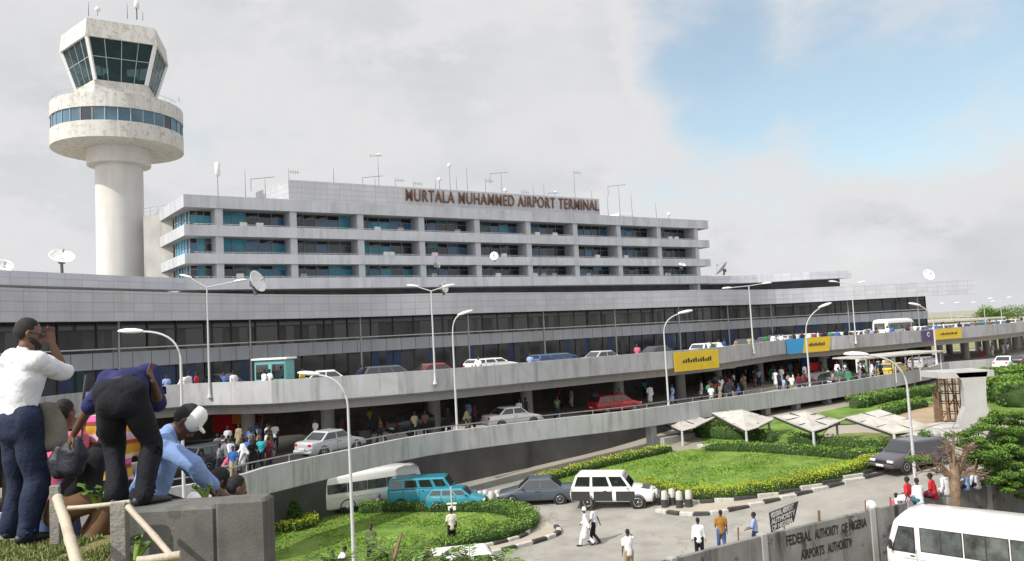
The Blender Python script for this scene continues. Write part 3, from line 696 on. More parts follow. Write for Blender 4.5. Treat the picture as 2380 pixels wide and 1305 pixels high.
def px_path(pts, step=1.0, closed=False):
    w = [G(x, y).xy for x, y in pts]
    return catmull(w, step)
# (road surface) one sheet from the gate to the ramp
road_px = [(400, 1400), (900, 1330), (1300, 1345), (1700, 1290), (2050, 1200), (2400, 1120), (2600, 1080), (2600, 1000), (2380, 1045), (2160, 1060), (2060, 1045), (1800, 1110), (1640, 1150), (1500, 1105), (1200, 1100), (900, 1090), (700, 1100), (400, 1180), (100, 1300)]
o = drape([G(x, y).xy for x, y in road_px], .012, 2.0).build('road', m_asph, fix=False); tag(o, kind='structure')
# island A: garden in the left foreground
A_px = [(560, 1330), (560, 1240), (600, 1210), (700, 1193), (850, 1188), (1000, 1188), (1120, 1188), (1195, 1196), (1228, 1212), (1222, 1236), (1170, 1256), (1090, 1274), (1000, 1302), (900, 1335), (760, 1375)]
A_w = catmull([G(*p).xy for p in A_px], 1.0)
B_px = [(1240, 1128), (1330, 1103), (1480, 1065), (1640, 1046), (1790, 1050), (1940, 1056), (2030, 1056), (2062, 1064), (2052, 1086), (1960, 1112), (1850, 1138), (1740, 1158), (1640, 1166), (1560, 1158), (1500, 1140), (1380, 1134)]
B_w = catmull([G(*p).xy for p in B_px], 1.0)
for nm, w_ in (('lawn', A_w), ('lawn', B_w)):
    o = drape(w_, .10, 1.0).build(nm, m_lawn, fix=False); tag(o, kind='structure')
# strip of paving round island B
pave = catmull([G(*p).xy for p in ((1500, 1120), (1520, 1180), (1600, 1197), (1660, 1196), (1780, 1168), (1900, 1138), (2058, 1098), (2070, 1080), (2050, 1060), (1640, 1060))], 1.0)
o = drape(pave, .05, 1.0).build('pavement', m_paver, fix=False); tag(o, kind='structure')
pave2 = catmull([G(*p).xy for p in ((1000, 1330), (1100, 1300), (1170, 1284), (1250, 1262), (1298, 1241), (1290, 1226), (1245, 1205), (1220, 1200), (1210, 1240), (1100, 1275), (980, 1305), (930, 1340))], 1.0)
o = drape(pave2, .05, 1.0).build('pavement', m_paver, fix=False); tag(o, kind='structure')
# lawns behind the shelters, rising to the lower roadway
for i, pp in enumerate([[(1630, 1045), (1640, 1000), (1700, 985), (1830, 975), (1930, 955), (2060, 925), (2160, 915), (2176, 935), (2090, 965), (2060, 985), (1930, 990), (1900, 1030), (1780, 1030)],
           [(1870, 1035), (1960, 1010), (2060, 1010), (2140, 1030), (2110, 1052), (2000, 1046)],
           [(2290, 900), (2340, 880), (2480, 870), (2520, 985), (2380, 970), (2310, 960), (2290, 930)]]):
    o = drape(catmull([G(*p).xy for p in pp], 2.0), .06, 2.0).build('lawn', m_lawn if i != 1 else m_lawn2, fix=False); tag(o, kind='structure')
pp = [(2020, 990), (2080, 970), (2170, 935), (2290, 930), (2300, 1000), (2160, 1010), (2060, 1012)]
o = drape(catmull([G(*p).xy for p in pp], 2.0), .03, 2.0).build('bare_earth', mat('bare_earth', (.36, .27, .18), .95, .2, .4, bump=.4), fix=False); tag(o, kind='structure')
# far country beyond the viaduct
MBf = MB(); 
o = MB().add([(60, 150, 2.45), (700, 150, 2.45), (900, 900, 2.45), (60, 900, 2.45)], [(0, 1, 2, 3)]).build('far_grass', mat('far_grass', (.20, .22, .09), .95, .3, .05), fix=False); tag(o, kind='structure')
# kerbs: painted blocks, black and white turn about
m_kw = mat('kerb_white', (.50, .49, .45), .8, .2, 3, streak=.5, sscale=4, blotch=.3, bl_scale=3); m_kb = mat('kerb_black', (.045, .044, .042), .8, .3, 3)
def kerb(path, label, h=.2, w=.22, blk=1.0, sub=1):
    path = catmull(path, blk) if len(path) < 40 else path
    a = path[len(path)//2]; e = empty('kerb', (a[0], a[1], 0), label=label, cat='kerb', group='black and white kerbs')
    n = normals2(path)
    for mi, nm in ((0, 'white_blocks'), (1, 'black_blocks')):
        mb = MB()
        for i in range(len(path)-1):
            if i % 2 != mi: continue
            p, q = xy(path[i]), xy(path[i+1]); d = (q-p); l = d.length
            if l < .05: continue
            c = (p+q)/2; z = gz(c.x, c.y); rr_ = rng.uniform(-.01, .01)
            mb.bbox((c.x, c.y, z+h/2-.05), (l-.03, w+rr_, h+.1+rr_), .03, math.atan2(d.y, d.x)+rng.uniform(-.02, .02))
        mb.build(nm, m_kw if mi == 0 else m_kb, e)
kerb([G(*p).xy for p in ((1525, 1190), (1580, 1198), (1650, 1198), (1740, 1180), (1850, 1154), (1960, 1126), (2055, 1103))], 'outer black and white kerb between the road and the strip round the right lawn', .18, .25, .95)
kerb([G(*p).xy for p in ((1540, 1160), (1600, 1172), (1660, 1170), (1760, 1160), (1860, 1142), (1960, 1118), (2050, 1094))], 'inner black and white kerb under the yellow-topped hedge', .22, .2, 1.15)
kerb([G(*p).xy for p in ((930, 1325), (1020, 1300), (1110, 1278), (1180, 1262), (1225, 1246), (1240, 1222))], 'inner black and white kerb at the foot of the rounded hedge', .2, .2, 1.0)
kerb([G(*p).xy for p in ((1060, 1310), (1130, 1294), (1200, 1276), (1270, 1256), (1300, 1241), (1292, 1228))], 'outer kerb of the left island, ending in a broken corner', .2, .25, 1.0)
kerb([G(*p).xy for p in ((1620, 1040), (1700, 1042), (1820, 1048), (1950, 1054), (2050, 1056))], 'far kerb in the shade of the shelter posts', .2, .2, 1.2)
# foreground embankment the photographer and the near people stand on
m_turf = mat('rough_turf', (.13, .14, .035), .95, .45, 4, c2=(.28, .24, .09), bump=1.0, bscale=30, blotch=.4, bl_col=(.10, .08, .045), bl_scale=2)
def tz(x, y): return 8.55+.03*noise.noise(Vector((x*1.2, y*1.2, 0)))
mb = MB(); gx = [-14+.5*i for i in range(0, 26)]; gy = [-4+.4*i for i in range(0, 27)]
vv = []; 
for y in gy:
    for x in gx:
        lim = -1.62 if y < 5.2 else -.345*y; xx = -14+(x+14)*(lim+14)/12.5; vv.append((xx, y, tz(xx, y)))
n1 = len(gx); mb.add(vv, [(j*n1+i, j*n1+i+1, (j+1)*n1+i+1, (j+1)*n1+i) for j in range(len(gy)-1) for i in range(n1-1)], smooth=True)
x1 = -1.62; y1 = gy[-1]; x2 = -.345*y1
mb.add([(x1, 5.2, 8.5), (x2, y1, 8.5), (x2, y1, 0), (x1, 5.2, 0)], [(0, 1, 2, 3)])
mb.add([(x1, -4, 8.5), (x1, 5.2, 8.5), (x1, 5.2, 0), (x1, -4, 0)], [(0, 1, 2, 3)])
mb.add([(x2, y1, 8.52), (gx[0], y1, 8.52), (gx[0]-2, y1+2.4, 6.4), (-.345*(y1+2.4), y1+2.4, 6.4), (gx[0]-2, y1+4, 0), (-.345*(y1+4), y1+4, 0), (x2, y1, 0)], [(0, 1, 2, 3), (3, 2, 4, 5), (0, 3, 5, 6)])
o = mb.build('embankment', m_turf, fix=False); tag(o, kind='structure')
o = MB().box((10, -.9, 4.2), (23, 6, 8.6)).build('footway', m_conc); tag(o, kind='structure')

def lawn_blades(poly, n, label, seed):
    rg = random.Random(seed); xs_ = [p[0] for p in poly]; ys_ = [p[1] for p in poly]; m = MB(); k = 0
    def inside(x, y):
        c = False; j = len(poly)-1
        for i in range(len(poly)):
            xi, yi = poly[i][0], poly[i][1]; xj, yj = poly[j][0], poly[j][1]
            if (yi > y) != (yj > y) and x < (xj-xi)*(y-yi)/(yj-yi)+xi: c = not c
            j = i
        return c
    while k < n:
        x = rg.uniform(min(xs_), max(xs_)); y = rg.uniform(min(ys_), max(ys_)); k += 1
        q = noise.noise(Vector((x*.5, y*.5, 2)))
        if not inside(x, y) or rg.random() < .35-q*.9: continue
        z = gz(x, y)+.09; h = rg.uniform(.02, .07)*(1.1+q); a = rg.random()*3.14; w = rg.uniform(.03, .07); dx, dy = math.cos(a)*w, math.sin(a)*w; bx, by = rg.uniform(-.05, .05), rg.uniform(-.05, .05)
        m.add([(x-dx, y-dy, z), (x+dx, y+dy, z), (x+dx*.8+bx, y+dy*.8+by, z+h), (x-dx*.3+bx, y-dy*.3+by, z+h*.8)], [(0, 1, 2, 3)], 0 if rg.random() < .55+q else (1 if rg.random() < .7 else 2))
    tag(m.build('grass', [mat('turf_blade', (.12, .23, .025), .8, .3, 2, spec=.2), mat('turf_blade_light', (.19, .29, .04), .8, .3, 2, spec=.2), mat('turf_blade_straw', (.30, .30, .10), .8, .3, 2, spec=.2)], fix=False), label, 'grass', kind='stuff')
lawn_blades(A_w, 26000, 'blades of grass over the left lawn', 1); lawn_blades(B_w, 30000, 'blades of grass over the right lawn', 2)
# ================================================================ people
V = Vector
def skin_chain(mb, pts, rads, side=V((1, 0, 0)), n=14):
    pts = [V(p) for p in pts]; rads = [r if isinstance(r, tuple) else (r, r) for r in rads]
    P_, R_ = [], []
    t0 = (pts[0]-pts[1]).normalized(); t1 = (pts[-1]-pts[-2]).normalized()
    for k, s_ in ((.95, .30), (.75, .66), (.4, .92)):
        P_.append(pts[0]+t0*min(rads[0])*k); R_.append((rads[0][0]*s_, rads[0][1]*s_))
    P_ += pts; R_ += rads
    for k, s_ in ((.4, .92), (.75, .66), (.95, .30)):
        P_.append(pts[-1]+t1*min(rads[-1])*k); R_.append((rads[-1][0]*s_, rads[-1][1]*s_))
    rings = []
    for i, p in enumerate(P_):
        t = (P_[min(i+1, len(P_)-1)]-P_[max(0, i-1)]).normalized()
        sd_ = side-t*side.dot(t)
        if sd_.length < .2: sd_ = V((0, 1, 0))-t*t.y
        sd_.normalize(); f = t.cross(sd_)
        rings.append([p+sd_*(R_[i][0]*math.cos(2*math.pi*k/n))+f*(R_[i][1]*math.sin(2*math.pi*k/n)) for k in range(n)])
    mb.loft(rings)
def ik(a, b, l1, l2, pole):
    a, b = V(a), V(b); d = b-a; L = min(d.length, (l1+l2)*.999); d.normalize(); b = a+d*L
    x = (l1*l1-l2*l2+L*L)/(2*L); h = math.sqrt(max(0, l1*l1-x*x)); pl = V(pole)-d*V(pole).dot(d)
    if pl.length < .05: pl = V((0, 1, 0))-d*d.y
    return a+d*x+pl.normalized()*h, b
def solve(p):
    g = p.get; J = {}
    pel = V(g('pel', (0, 0, .94))); sp = V(g('spine', (0, .02, 1))).normalized(); rt = V(g('right', (1, 0, 0)))
    rt = (rt-sp*rt.dot(sp)).normalized(); hp = V(g('hipr', (1, 0, 0))).normalized()
    J['pel'] = pel; J['waist'] = pel+sp*.16; J['chest'] = pel+sp*.36; J['sh'] = pel+sp*.50; J['neck'] = pel+sp*.56; J['rt'] = rt; J['sp'] = sp
    fw = rt.cross(sp)*-1; J['fw'] = V((0, 0, 0))+sp.cross(rt)
    hd = V(g('headdir', tuple(sp*.9+V((0, .05, .25))))).normalized(); J['head'] = J['neck']+hd*.155; J['hd'] = hd; J['face'] = V(g('face', (0, 1, 0))).normalized()
    for s_, sg in (('L', -1), ('R', 1)):
        sh = J['sh']+rt*sg*.175; J['s'+s_] = sh
        hnd = V(g('h'+s_, (sg*.27, .06, .84)))
        J['e'+s_], J['w'+s_] = ik(sh, hnd, .29, .26, g('ep'+s_, (sg*.4, -1, -.3)))
        hip = pel+hp*sg*.09; J['hip'+s_] = hip
        ft = V(g('f'+s_, (sg*.11, 0, .075)))
        J['k'+s_], J['a'+s_] = ik(hip+V((0, 0, -.02)), ft, .44, .43, g('kp'+s_, (sg*.1, 1, 0)))
        J['t'+s_] = V(g('t'+s_, (sg*.06, 1, 0))).normalized()
    return J
def fingers(mb, w, d, palm_side, curl, s_=1, n=8):
    """palm, four fingers of different lengths and a thumb; d hand direction, palm_side across the palm towards the thumb"""
    d = V(d).normalized(); a = V(palm_side); a = (a-d*a.dot(d)).normalized(); nn = d.cross(a)*s_
    skin_chain(mb, [w, w+d*.045, w+d*.085], [(.024, .019), (.038, .017), (.040, .015)], a, n)
    for k, (off, ln) in enumerate(((.030, .070), (.010, .078), (-.010, .072), (-.029, .058))):
        b = w+d*.085+a*off; q = [b]; dd = d.copy()
        for j in range(3):
            dd = (dd+nn*curl*(.55 if j else .35)).normalized(); q.append(q[-1]+dd*ln*(.42, .33, .25)[j])
        skin_chain(mb, q, [.0095, .009, .0083, .007], a, n)
    b = w+d*.03+a*.03; skin_chain(mb, [b, b+(d*.6+a).normalized()*.04, b+(d*.6+a).normalized()*.04+(d+a*.25+nn*curl*.5).normalized()*.035], [.013, .011, .009], nn, n)
TS = bpy.data.scenes.new('modelling')   # an empty scene to evaluate modifiers in
def remesh(mb, name, voxel, m, parent, smooth=3, wrinkle=0.0, wfreq=9, mats=None, mfun=None):
    o = mb.build(name, mats or m, None, True)
    md = o.modifiers.new('r', 'REMESH'); md.mode = 'VOXEL'; md.voxel_size = voxel; md.use_smooth_shade = True
    if smooth: sm = o.modifiers.new('s', 'SMOOTH'); sm.iterations = smooth; sm.factor = .5
    COL.objects.unlink(o); TS.collection.objects.link(o); TS.view_layers[0].update(); dg = TS.view_layers[0].depsgraph
    me = bpy.data.meshes.new_from_object(o.evaluated_get(dg)); TS.collection.objects.unlink(o); COL.objects.link(o); old = o.data; o.modifiers.clear(); o.data = me; bpy.data.meshes.remove(old)
    if wrinkle:
        for v in me.vertices:
            c = v.co; d = noise.noise(V((c.x*wfreq, c.y*wfreq, c.z*wfreq*.75)))*.65+noise.ridged_multi_fractal(V((c.x*wfreq*.5+3, c.y*wfreq*.5, c.z*wfreq*.35)), .9, 2.1, 3, 1.0, 2.0)*.28-.25
            v.co += v.normal*d*wrinkle
    me.materials.clear()
    for q in (mats or [m]): me.materials.append(q)
    if mfun:
        for f in me.polygons: f.material_index = mfun(f.center)
    me.polygons.foreach_set('use_smooth', [True]*len(me.polygons))
    if parent: o.parent = parent
    return o
def cloth(name, c, var=.12): return mat(name, c, .85, var, 6, spec=.2)
m_skin = mat('dark_skin', (.095, .048, .030), .5, .15, 8, spec=.4)
m_skin2 = mat('brown_skin', (.15, .08, .05), .5, .12, 8, spec=.4)
m_hair = mat('black_hair', (.012, .011, .011), .8, .2, 20)
CL = dict(white=(.72, .73, .76), offwhite=(.66, .62, .52), lblue=(.30, .42, .68), blue=(.05, .14, .42), navy=(.022, .026, .055), black=(.018, .018, .02), grey=(.22, .22, .23), red=(.55, .03, .04), pink=(.55, .12, .2), orange=(.55, .16, .04), brown=(.16, .09, .05), turq=(.04, .38, .45), green=(.05, .22, .10), khaki=(.34, .28, .18), teal=(.03, .16, .18), yellow=(.6, .45, .05), camo=(.09, .11, .06), jean=(.08, .13, .28), mustard=(.32, .16, .035), maroon=(.15, .02, .03))
for k in CL: cloth('cloth_'+k, CL[k])
cl = lambda k: MATS['cloth_'+k]
POSE = dict(
 stand=dict(), stand2=dict(hL=(-.2, .22, 1.02), hR=(.24, -.02, .83), fL=(-.13, .04, .075), spine=(.02, -.02, 1)),
 walk=dict(fL=(-.08, .30, .075), fR=(.08, -.30, .13), tR=(0, 1, -.5), hL=(-.27, -.18, .9), hR=(.27, .26, .95), spine=(0, .07, 1), pel=(0, 0, .90)),
 walk2=dict(fR=(.08, .26, .075), fL=(-.08, -.26, .12), tL=(0, 1, -.5), hR=(.27, -.15, .88), hL=(-.27, .2, .92), spine=(0, .05, 1), pel=(0, 0, .91)),
 handup=dict(hR=(.13, .20, 1.55), epR=(1, .2, -.6), hL=(-.25, .05, .86)),
 headup=dict(hR=(.16, .06, 1.72), epR=(1, -.2, 0), hL=(-.16, .06, 1.72), epL=(-1, -.2, 0)),
 hips=dict(hR=(.17, .02, 1.0), epR=(1, -.6, 0), hL=(-.17, .02, 1.0), epL=(-1, -.6, 0)),
 sit=dict(pel=(0, 0, .12), fL=(-.12, .40, -.36), fR=(.12, .42, -.34), hL=(-.15, .32, .22), hR=(.15, .34, .20), spine=(0, .16, 1)),
 sitleg=dict(pel=(0, 0, .12), fL=(-.14, .34, -.38), fR=(.16, .52, -.28), hL=(-.30, -.05, .12), hR=(.12, .34, .24), spine=(.04, .02, 1)),
 crouch=dict(pel=(0, -.12, .38), fL=(-.14, .1, .075), fR=(.14, .1, .075), hL=(-.1, .42, .5), hR=(.1, .42, .48), spine=(0, .55, 1)),
 bend=dict(pel=(0, -.12, .9), spine=(0, .9, .55), hL=(-.18, .62, .62), hR=(.18, .66, .58)),
 lean=dict(spine=(0, .35, 1), hL=(-.22, .42, 1.08), hR=(.22, .42, 1.08), epL=(-.6, -.3, -1), epR=(.6, -.3, -1)),
 carry=dict(hR=(.20, .30, 1.08), epR=(.6, -.5, -1), hL=(-.20, .30, 1.08), epL=(-.6, -.5, -1)),
)
PM = {}
def body_meshes(pose, kind, voxel):
    """kind: (top style, bottom style); returns {part: mesh}"""
    key = (pose, kind, voxel)
    if key in PM: return PM[key]
    J = solve(POSE[pose]); rt = J['rt']; out = {}; hr = V((1, 0, 0))
    b = MB()
    skin_chain(b, [J['pel']-J['sp']*.03, J['waist'], J['chest'], J['sh']], [(.145, .10), (.12, .09), (.15, .105), (.13, .075)], rt)
    skin_chain(b, [J['sh'], J['neck'], J['neck']+J['hd']*.06], [.06, .052, .052], rt)
    f = J['face']; f = (f-J['hd']*f.dot(J['hd'])).normalized(); hr2 = J['hd'].cross(f)
    h = J['head']; skin_chain(b, [h-J['hd']*.07+f*.02, h-J['hd']*.02+f*.01, h+J['hd']*.045], [(.052, .062), (.072, .092), (.074, .094)], hr2)
    skin_chain(b, [h+f*.085, h+f*.105-J['hd']*.025], [.012, .018], hr2, 8)
    for sg in (-1, 1): skin_chain(b, [h+hr2*sg*.078-f*.005, h+hr2*sg*.083-J['hd']*.025], [.012, .012], f, 8)
    for s_, sg in (('L', -1), ('R', 1)):
        e, w = J['e'+s_], J['w'+s_]; skin_chain(b, [J['s'+s_]-rt*sg*.05, J['s'+s_], e, w], [.045, .050, .040, .027], rt)
        d = (w-e).normalized()
        if voxel < .03: fingers(b, w, d, f, .5, sg)
        else: skin_chain(b, [w, w+d*.07, w+d*.15], [(.03, .02), (.04, .018), (.028, .015)], f, 8)
        skin_chain(b, [J['hip'+s_], J['k'+s_], J['a'+s_]], [.08, .055, .038], hr)
    out['body'] = remesh(b, 'body', voxel*.8, m_skin, None, 1).data
    top, bot = kind
    t = MB()
    if top in ('shirt', 'long', 'kaftan', 'vest'):
        skin_chain(t, [J['pel']-J['sp']*(.06 if top != 'vest' else -.02), J['waist'], J['chest'], J['sh']-J['sp']*.0], [(.172, .128), (.155, .12), (.180, .13), (.15, .088)], rt)
        for s_, sg in (('L', -1), ('R', 1)):
            e, w = J['e'+s_], J['w'+s_]; sh = J['s'+s_]
            if top == 'shirt': skin_chain(t, [sh-rt*sg*.05, sh, sh.lerp(e, .8)], [.082, .078, .066], rt)
            elif top != 'vest': skin_chain(t, [sh-rt*sg*.03, sh, e, e.lerp(w, .92)], [.07, .07, .058, .048 if top == 'long' else .07], rt)
        if top == 'kaftan':
            m_ = (J['kL']+J['kR'])/2; skin_chain(t, [J['waist'], J['pel'], m_.lerp(J['pel'], .3), m_-V((0, 0, .02))], [(.16, .13), (.19, .15), (.20, .165), (.22, .18)], hr)
    out['top'] = remesh(t, 'top', voxel, cl('white'), None, 2, .010 if voxel < .03 else .006).data
    q = MB()
    if bot in ('trousers', 'shorts'):
        for s_, sg in (('L', -1), ('R', 1)):
            k, a = J['k'+s_], J['a'+s_]; end = a.lerp(k, .06) if bot == 'trousers' else k.lerp(J['hip'+s_], .05)
            pts = [J['hip'+s_]+V((0, 0, .02)), k, end] if bot == 'trousers' else [J['hip'+s_]+V((0, 0, .02)), end]
            skin_chain(q, pts, [(.115, .115), (.082, .085), (.070, .078)][:len(pts)] if bot == 'trousers' else [(.115, .115), (.095, .1)], hr)
        skin_chain(q, [J['pel']-J['sp']*.06, J['pel']+J['sp']*.06], [(.165, .12), (.155, .115)], hr)
    else:
        m_ = (J['kL']+J['kR'])/2; m2 = (J['aL']+J['aR'])/2; skin_chain(q, [J['pel']+J['sp']*.05, J['pel'], m_, m2+(m_-m2)*.15], [(.155, .12), (.185, .15), (.19, .17), (.20, .19)], hr)
    out['bottom'] = remesh(q, 'bottom', voxel, cl('black'), None, 2, .009 if voxel < .03 else .005).data
    s2 = MB()
    for s_ in 'LR':
        a = J['a'+s_]; tt = J['t'+s_]; skin_chain(s2, [a-tt*.05+V((0, 0, -.03)), a+tt*.08+V((0, 0, -.038)), a+tt*.17+V((0, 0, -.045))], [(.040, .038), (.046, .034), (.036, .024)], hr, 10)
        out['shoe'+s_] = None
    for s_ in 'LR':
        s2 = MB(); a = J['a'+s_]; tt = J['t'+s_]; skin_chain(s2, [a-tt*.05+V((0, 0, -.03)), a+tt*.08+V((0, 0, -.038)), a+tt*.17+V((0, 0, -.045))], [(.040, .038), (.046, .034), (.036, .024)], hr, 10)
        o = s2.build('shoe', m_black, None, True); out['shoe'+s_] = o.data; bpy.data.objects.remove(o)
    hh = MB(); skin_chain(hh, [h+J['hd']*.02-f*.015, h+J['hd']*.062-f*.012], [(.080, .098), (.078, .096)], hr2, 14)
    o = hh.build('hair', m_hair, None, True); out['hair'] = o.data; bpy.data.objects.remove(o)
    cp = MB(); skin_chain(cp, [h+J['hd']*.035-f*.01, h+J['hd']*.09-f*.01], [(.088, .105), (.080, .095)], hr2, 14)
    o = cp.build('cap', m_hair, None, True); out['cap'] = o.data; bpy.data.objects.remove(o)
    for k in ('body', 'top', 'bottom'):
        for ob in [x for x in COL.objects if x.type == 'MESH' and x.data == out[k]]: bpy.data.objects.remove(ob)
    PM[key] = out; return out
def person(loc, rz, pose, kind, top, bottom, label, group=None, cap=None, skin=None, sc=1.0, voxel=.035, shoes='black'):
    ms = body_meshes(pose, kind, voxel); e = empty('person', loc, rz, label, 'person', group); e.scale = (sc, sc, sc)
    def put(nm, key, m):
        o = bpy.data.objects.new(nm, ms[key]); COL.objects.link(o); o.parent = e
        if m: o.material_slots[0].link = 'OBJECT'; o.material_slots[0].material = m
        return o
    put('body', 'body', skin or m_skin); put({'shirt': 'shirt', 'long': 'shirt', 'kaftan': 'robe', 'vest': 'vest'}[kind[0]], 'top', cl(top))
    put('skirt' if kind[1] == 'skirt' else kind[1], 'bottom', cl(bottom))
    for s_ in 'LR': put('shoe', 'shoe'+s_, cl(shoes))
    if cap: put('cap', 'cap', cl(cap))
    else: put('hair', 'hair', None)
    return e
# ================================================================ vehicles (length along +X, wheels on z = 0)
def paint(name, c, coat=.6): return mat(name, c, .35, .04, 2, spec=.5, coat=coat)
PT = dict(white=paint('paint_white', (.76, .76, .75)), silver=paint('paint_silver', (.42, .44, .46)), dark=paint('paint_dark', (.03, .036, .045)), slate=paint('paint_slate', (.065, .085, .105)), blue=paint('paint_blue', (.04, .10, .24)), teal=paint('paint_teal', (.02, .24, .32)), red=paint('paint_red', (.30, .02, .02)), green=paint('paint_green', (.02, .09, .06)), cream=paint('paint_cream', (.6, .55, .42)), plum=paint('paint_plum', (.07, .06, .075)), yellow=paint('paint_yellow', (.7, .45, .02)), grey=paint('paint_grey', (.16, .17, .18)))
m_cg = mat('car_glass', (.015, .02, .022), .04, .3, .8, spec=1.0, coat=.5)
m_tyre = mat('tyre_rubber', (.022, .022, .022), .85, .1, 5); m_rim = mat('rim_metal', (.5, .5, .5), .3, .1, 5, metal=.7)
m_trim = mat('black_trim', (.03, .03, .03), .6, .1, 5); m_hl = mat('headlight_lens', (.75, .77, .78), .1, .05, 5, spec=1); m_tl = mat('tail_light_lens', (.45, .02, .02), .2, .1, 5)
m_plate = mat('number_plate', (.7, .7, .66), .5)
def car(kind='sedan', pt='white', L=4.5, Wd=1.74, H=1.43):
    """returns an Empty with its parts, unlabelled"""
    p = PT[pt]; w = Wd/2; X0, X1 = -L/2, L/2
    sp_ = dict( # belt z, hood z front, windscreen base/top x, roof rear x, rear glass base x, rear deck z
        sedan=(.93, .74, .24, .10, -.185, -.33, .96, 2), wagon=(.95, .78, .27, .13, -.40, -.475, .97, 3),
        suv=(1.10, .98, .25, .14, -.42, -.485, 1.10, 3), van=(1.12, 1.0, .42, .26, -.46, -.49, 1.12, 3), mini=(1.30, .95, .455, .36, -.47, -.495, 1.25, 4), pickup=(1.05, .95, .25, .14, -.10, -.14, 1.05, 2))[kind]
    belt, hood, wb, wtp, rt, rb, deck, nwin = sp_
    e = empty('car')
    def sec(x, hw, zb, zt, crown=.02): return [V((x, y*hw, z)) for y, z in ((0, zb), (.72, zb), (.93, zb+.06), (1, zb+.22), (1.0, zb+(zt-zb)*.62), (.955, zt-.06), (.86, zt-.005), (.5, zt+crown), (0, zt+crown*1.3))]
    def full(s_): return s_+[V((q.x, -q.y, q.z)) for q in s_[-2:0:-1]]
    b = MB(); zb = .22 if H < 1.6 else .32
    st = [(X1-.02, .78*w, zb+.12, hood-.16), (X1-.10*1, .90*w, zb+.02, hood-.05), (X1-.45, .98*w, zb, hood+.02), (L*wb+.02, w, zb, belt-.01), (L*wtp, w, zb, belt), (0, w, zb, belt), (L*rt, w, zb, belt), (L*rb, w*.99, zb, deck if kind != 'sedan' else deck), (X0+.3, .97*w, zb, deck-.01), (X0+.07, .92*w, zb+.03, deck-.05), (X0, .82*w, zb+.12, deck-.18)]
    st = sorted(st, key=lambda q: -q[0])
    b.loft([full(sec(*q)) for q in st]);
    # greenhouse shell in body colour, glass panes set a hair proud of it
    rw = w*(.80 if H < 1.6 else .88); bw = w*.955; zr = H-.05; zc = belt-.03
    base = [V((L*wb, bw*.93, zc)), V((L*rb, bw*.93, zc)), V((L*rb, -bw*.93, zc)), V((L*wb, -bw*.93, zc))]
    roof = [V((L*wtp, rw, zr)), V((L*rt, rw, zr)), V((L*rt, -rw, zr)), V((L*wtp, -rw, zr))]
    base[0].y = bw; base[3].y = -bw; base[1].y = bw; base[2].y = -bw
    r2 = [V((q.x*.93+(.0), q.y*.86, H)) for q in roof]
    b.loft([base, roof, r2], 0, True, False)
    body = b.build('body', p, e, True); md = body.modifiers.new('b', 'BEVEL'); md.width = .035; md.segments = 2; md.limit_method = 'ANGLE'; md.angle_limit = R(28)
    def pane(nm, q00, q10, q11, q01, u0, u1, v0, v1, out):
        f = lambda u, v: q00.lerp(q10, u).lerp(q01.lerp(q11, u), v)+out
        q = [f(u0, v0), f(u1, v0), f(u1, v1), f(u0, v1)]; n = (q[1]-q[0]).cross(q[3]-q[0]).normalized()*.004
        MB().add([a+n for a in q]+[a-n for a in q], [(0, 1, 2, 3), (7, 6, 5, 4), (0, 4, 5, 1), (1, 5, 6, 2), (2, 6, 7, 3), (3, 7, 4, 0)]).build(nm, m_cg, e, True)
    pane('windscreen', base[3], base[0], roof[0], roof[3], .06, .94, .10, .95, V((.014, 0, .012)))
    pane('rear_window', base[2], base[1], roof[1], roof[2], .08, .92, .16, .92, V((-.014, 0, .012)))
    for sg, (a, c) in ((1, (0, 1)), (-1, (3, 2))):
        for k in range(nwin):
            u0 = (k+.0)/nwin+.025; u1 = (k+1.0)/nwin-.025
            if k == 0: u0 = .05
            if k == nwin-1: u1 = .95
            pane('side_window', base[a], base[c], roof[c], roof[a], u0, u1, .16, .90, V((0, sg*.012, .004)))
    wr = .31 if H < 1.6 else .36
    for fx in (.31, -.29) if kind != 'mini' else (.29, -.30):
        for sg in (-1, 1):
            wh = empty('wheel', (L*fx, sg*(w-.10), wr), parent=e); ax = V((0, sg, 0)).to_track_quat('Z', 'Y').to_matrix()
            MB().lathe((0, 0, 0), [(wr*.62, -.11), (wr*.92, -.11), (wr, -.07), (wr, .07), (wr*.92, .115), (wr*.64, .10)], 24, axis=ax).build('tyre', m_tyre, wh, True)
            rm = MB().lathe((0, 0, 0), [(wr*.66, .0), (wr*.66, .10), (wr*.58, .105), (wr*.54, .07), (.001, .07)], 24, axis=ax)
            for k in range(5):
                a = 2*math.pi*k/5; c = ax @ V((wr*.32*math.cos(a), wr*.32*math.sin(a), .085)); d = ax @ V((math.cos(a), math.sin(a), 0)); rm.beam(c-d*wr*.24, c+d*wr*.24, .05, .03, up=ax @ V((0, 0, 1)))
            rm.lathe((0, 0, 0), [(wr*.14, .06), (wr*.12, .11), (.001, .11)], 12, axis=ax).build('rim', m_rim, wh, True)
            MB().lathe((L*fx, sg*(w-.04), wr), [(wr*1.17, -.10), (wr*1.17, .038), (wr*1.02, .044), (wr*1.02, -.05)], 24, axis=ax).build('wheel_arch', m_trim, e, True)
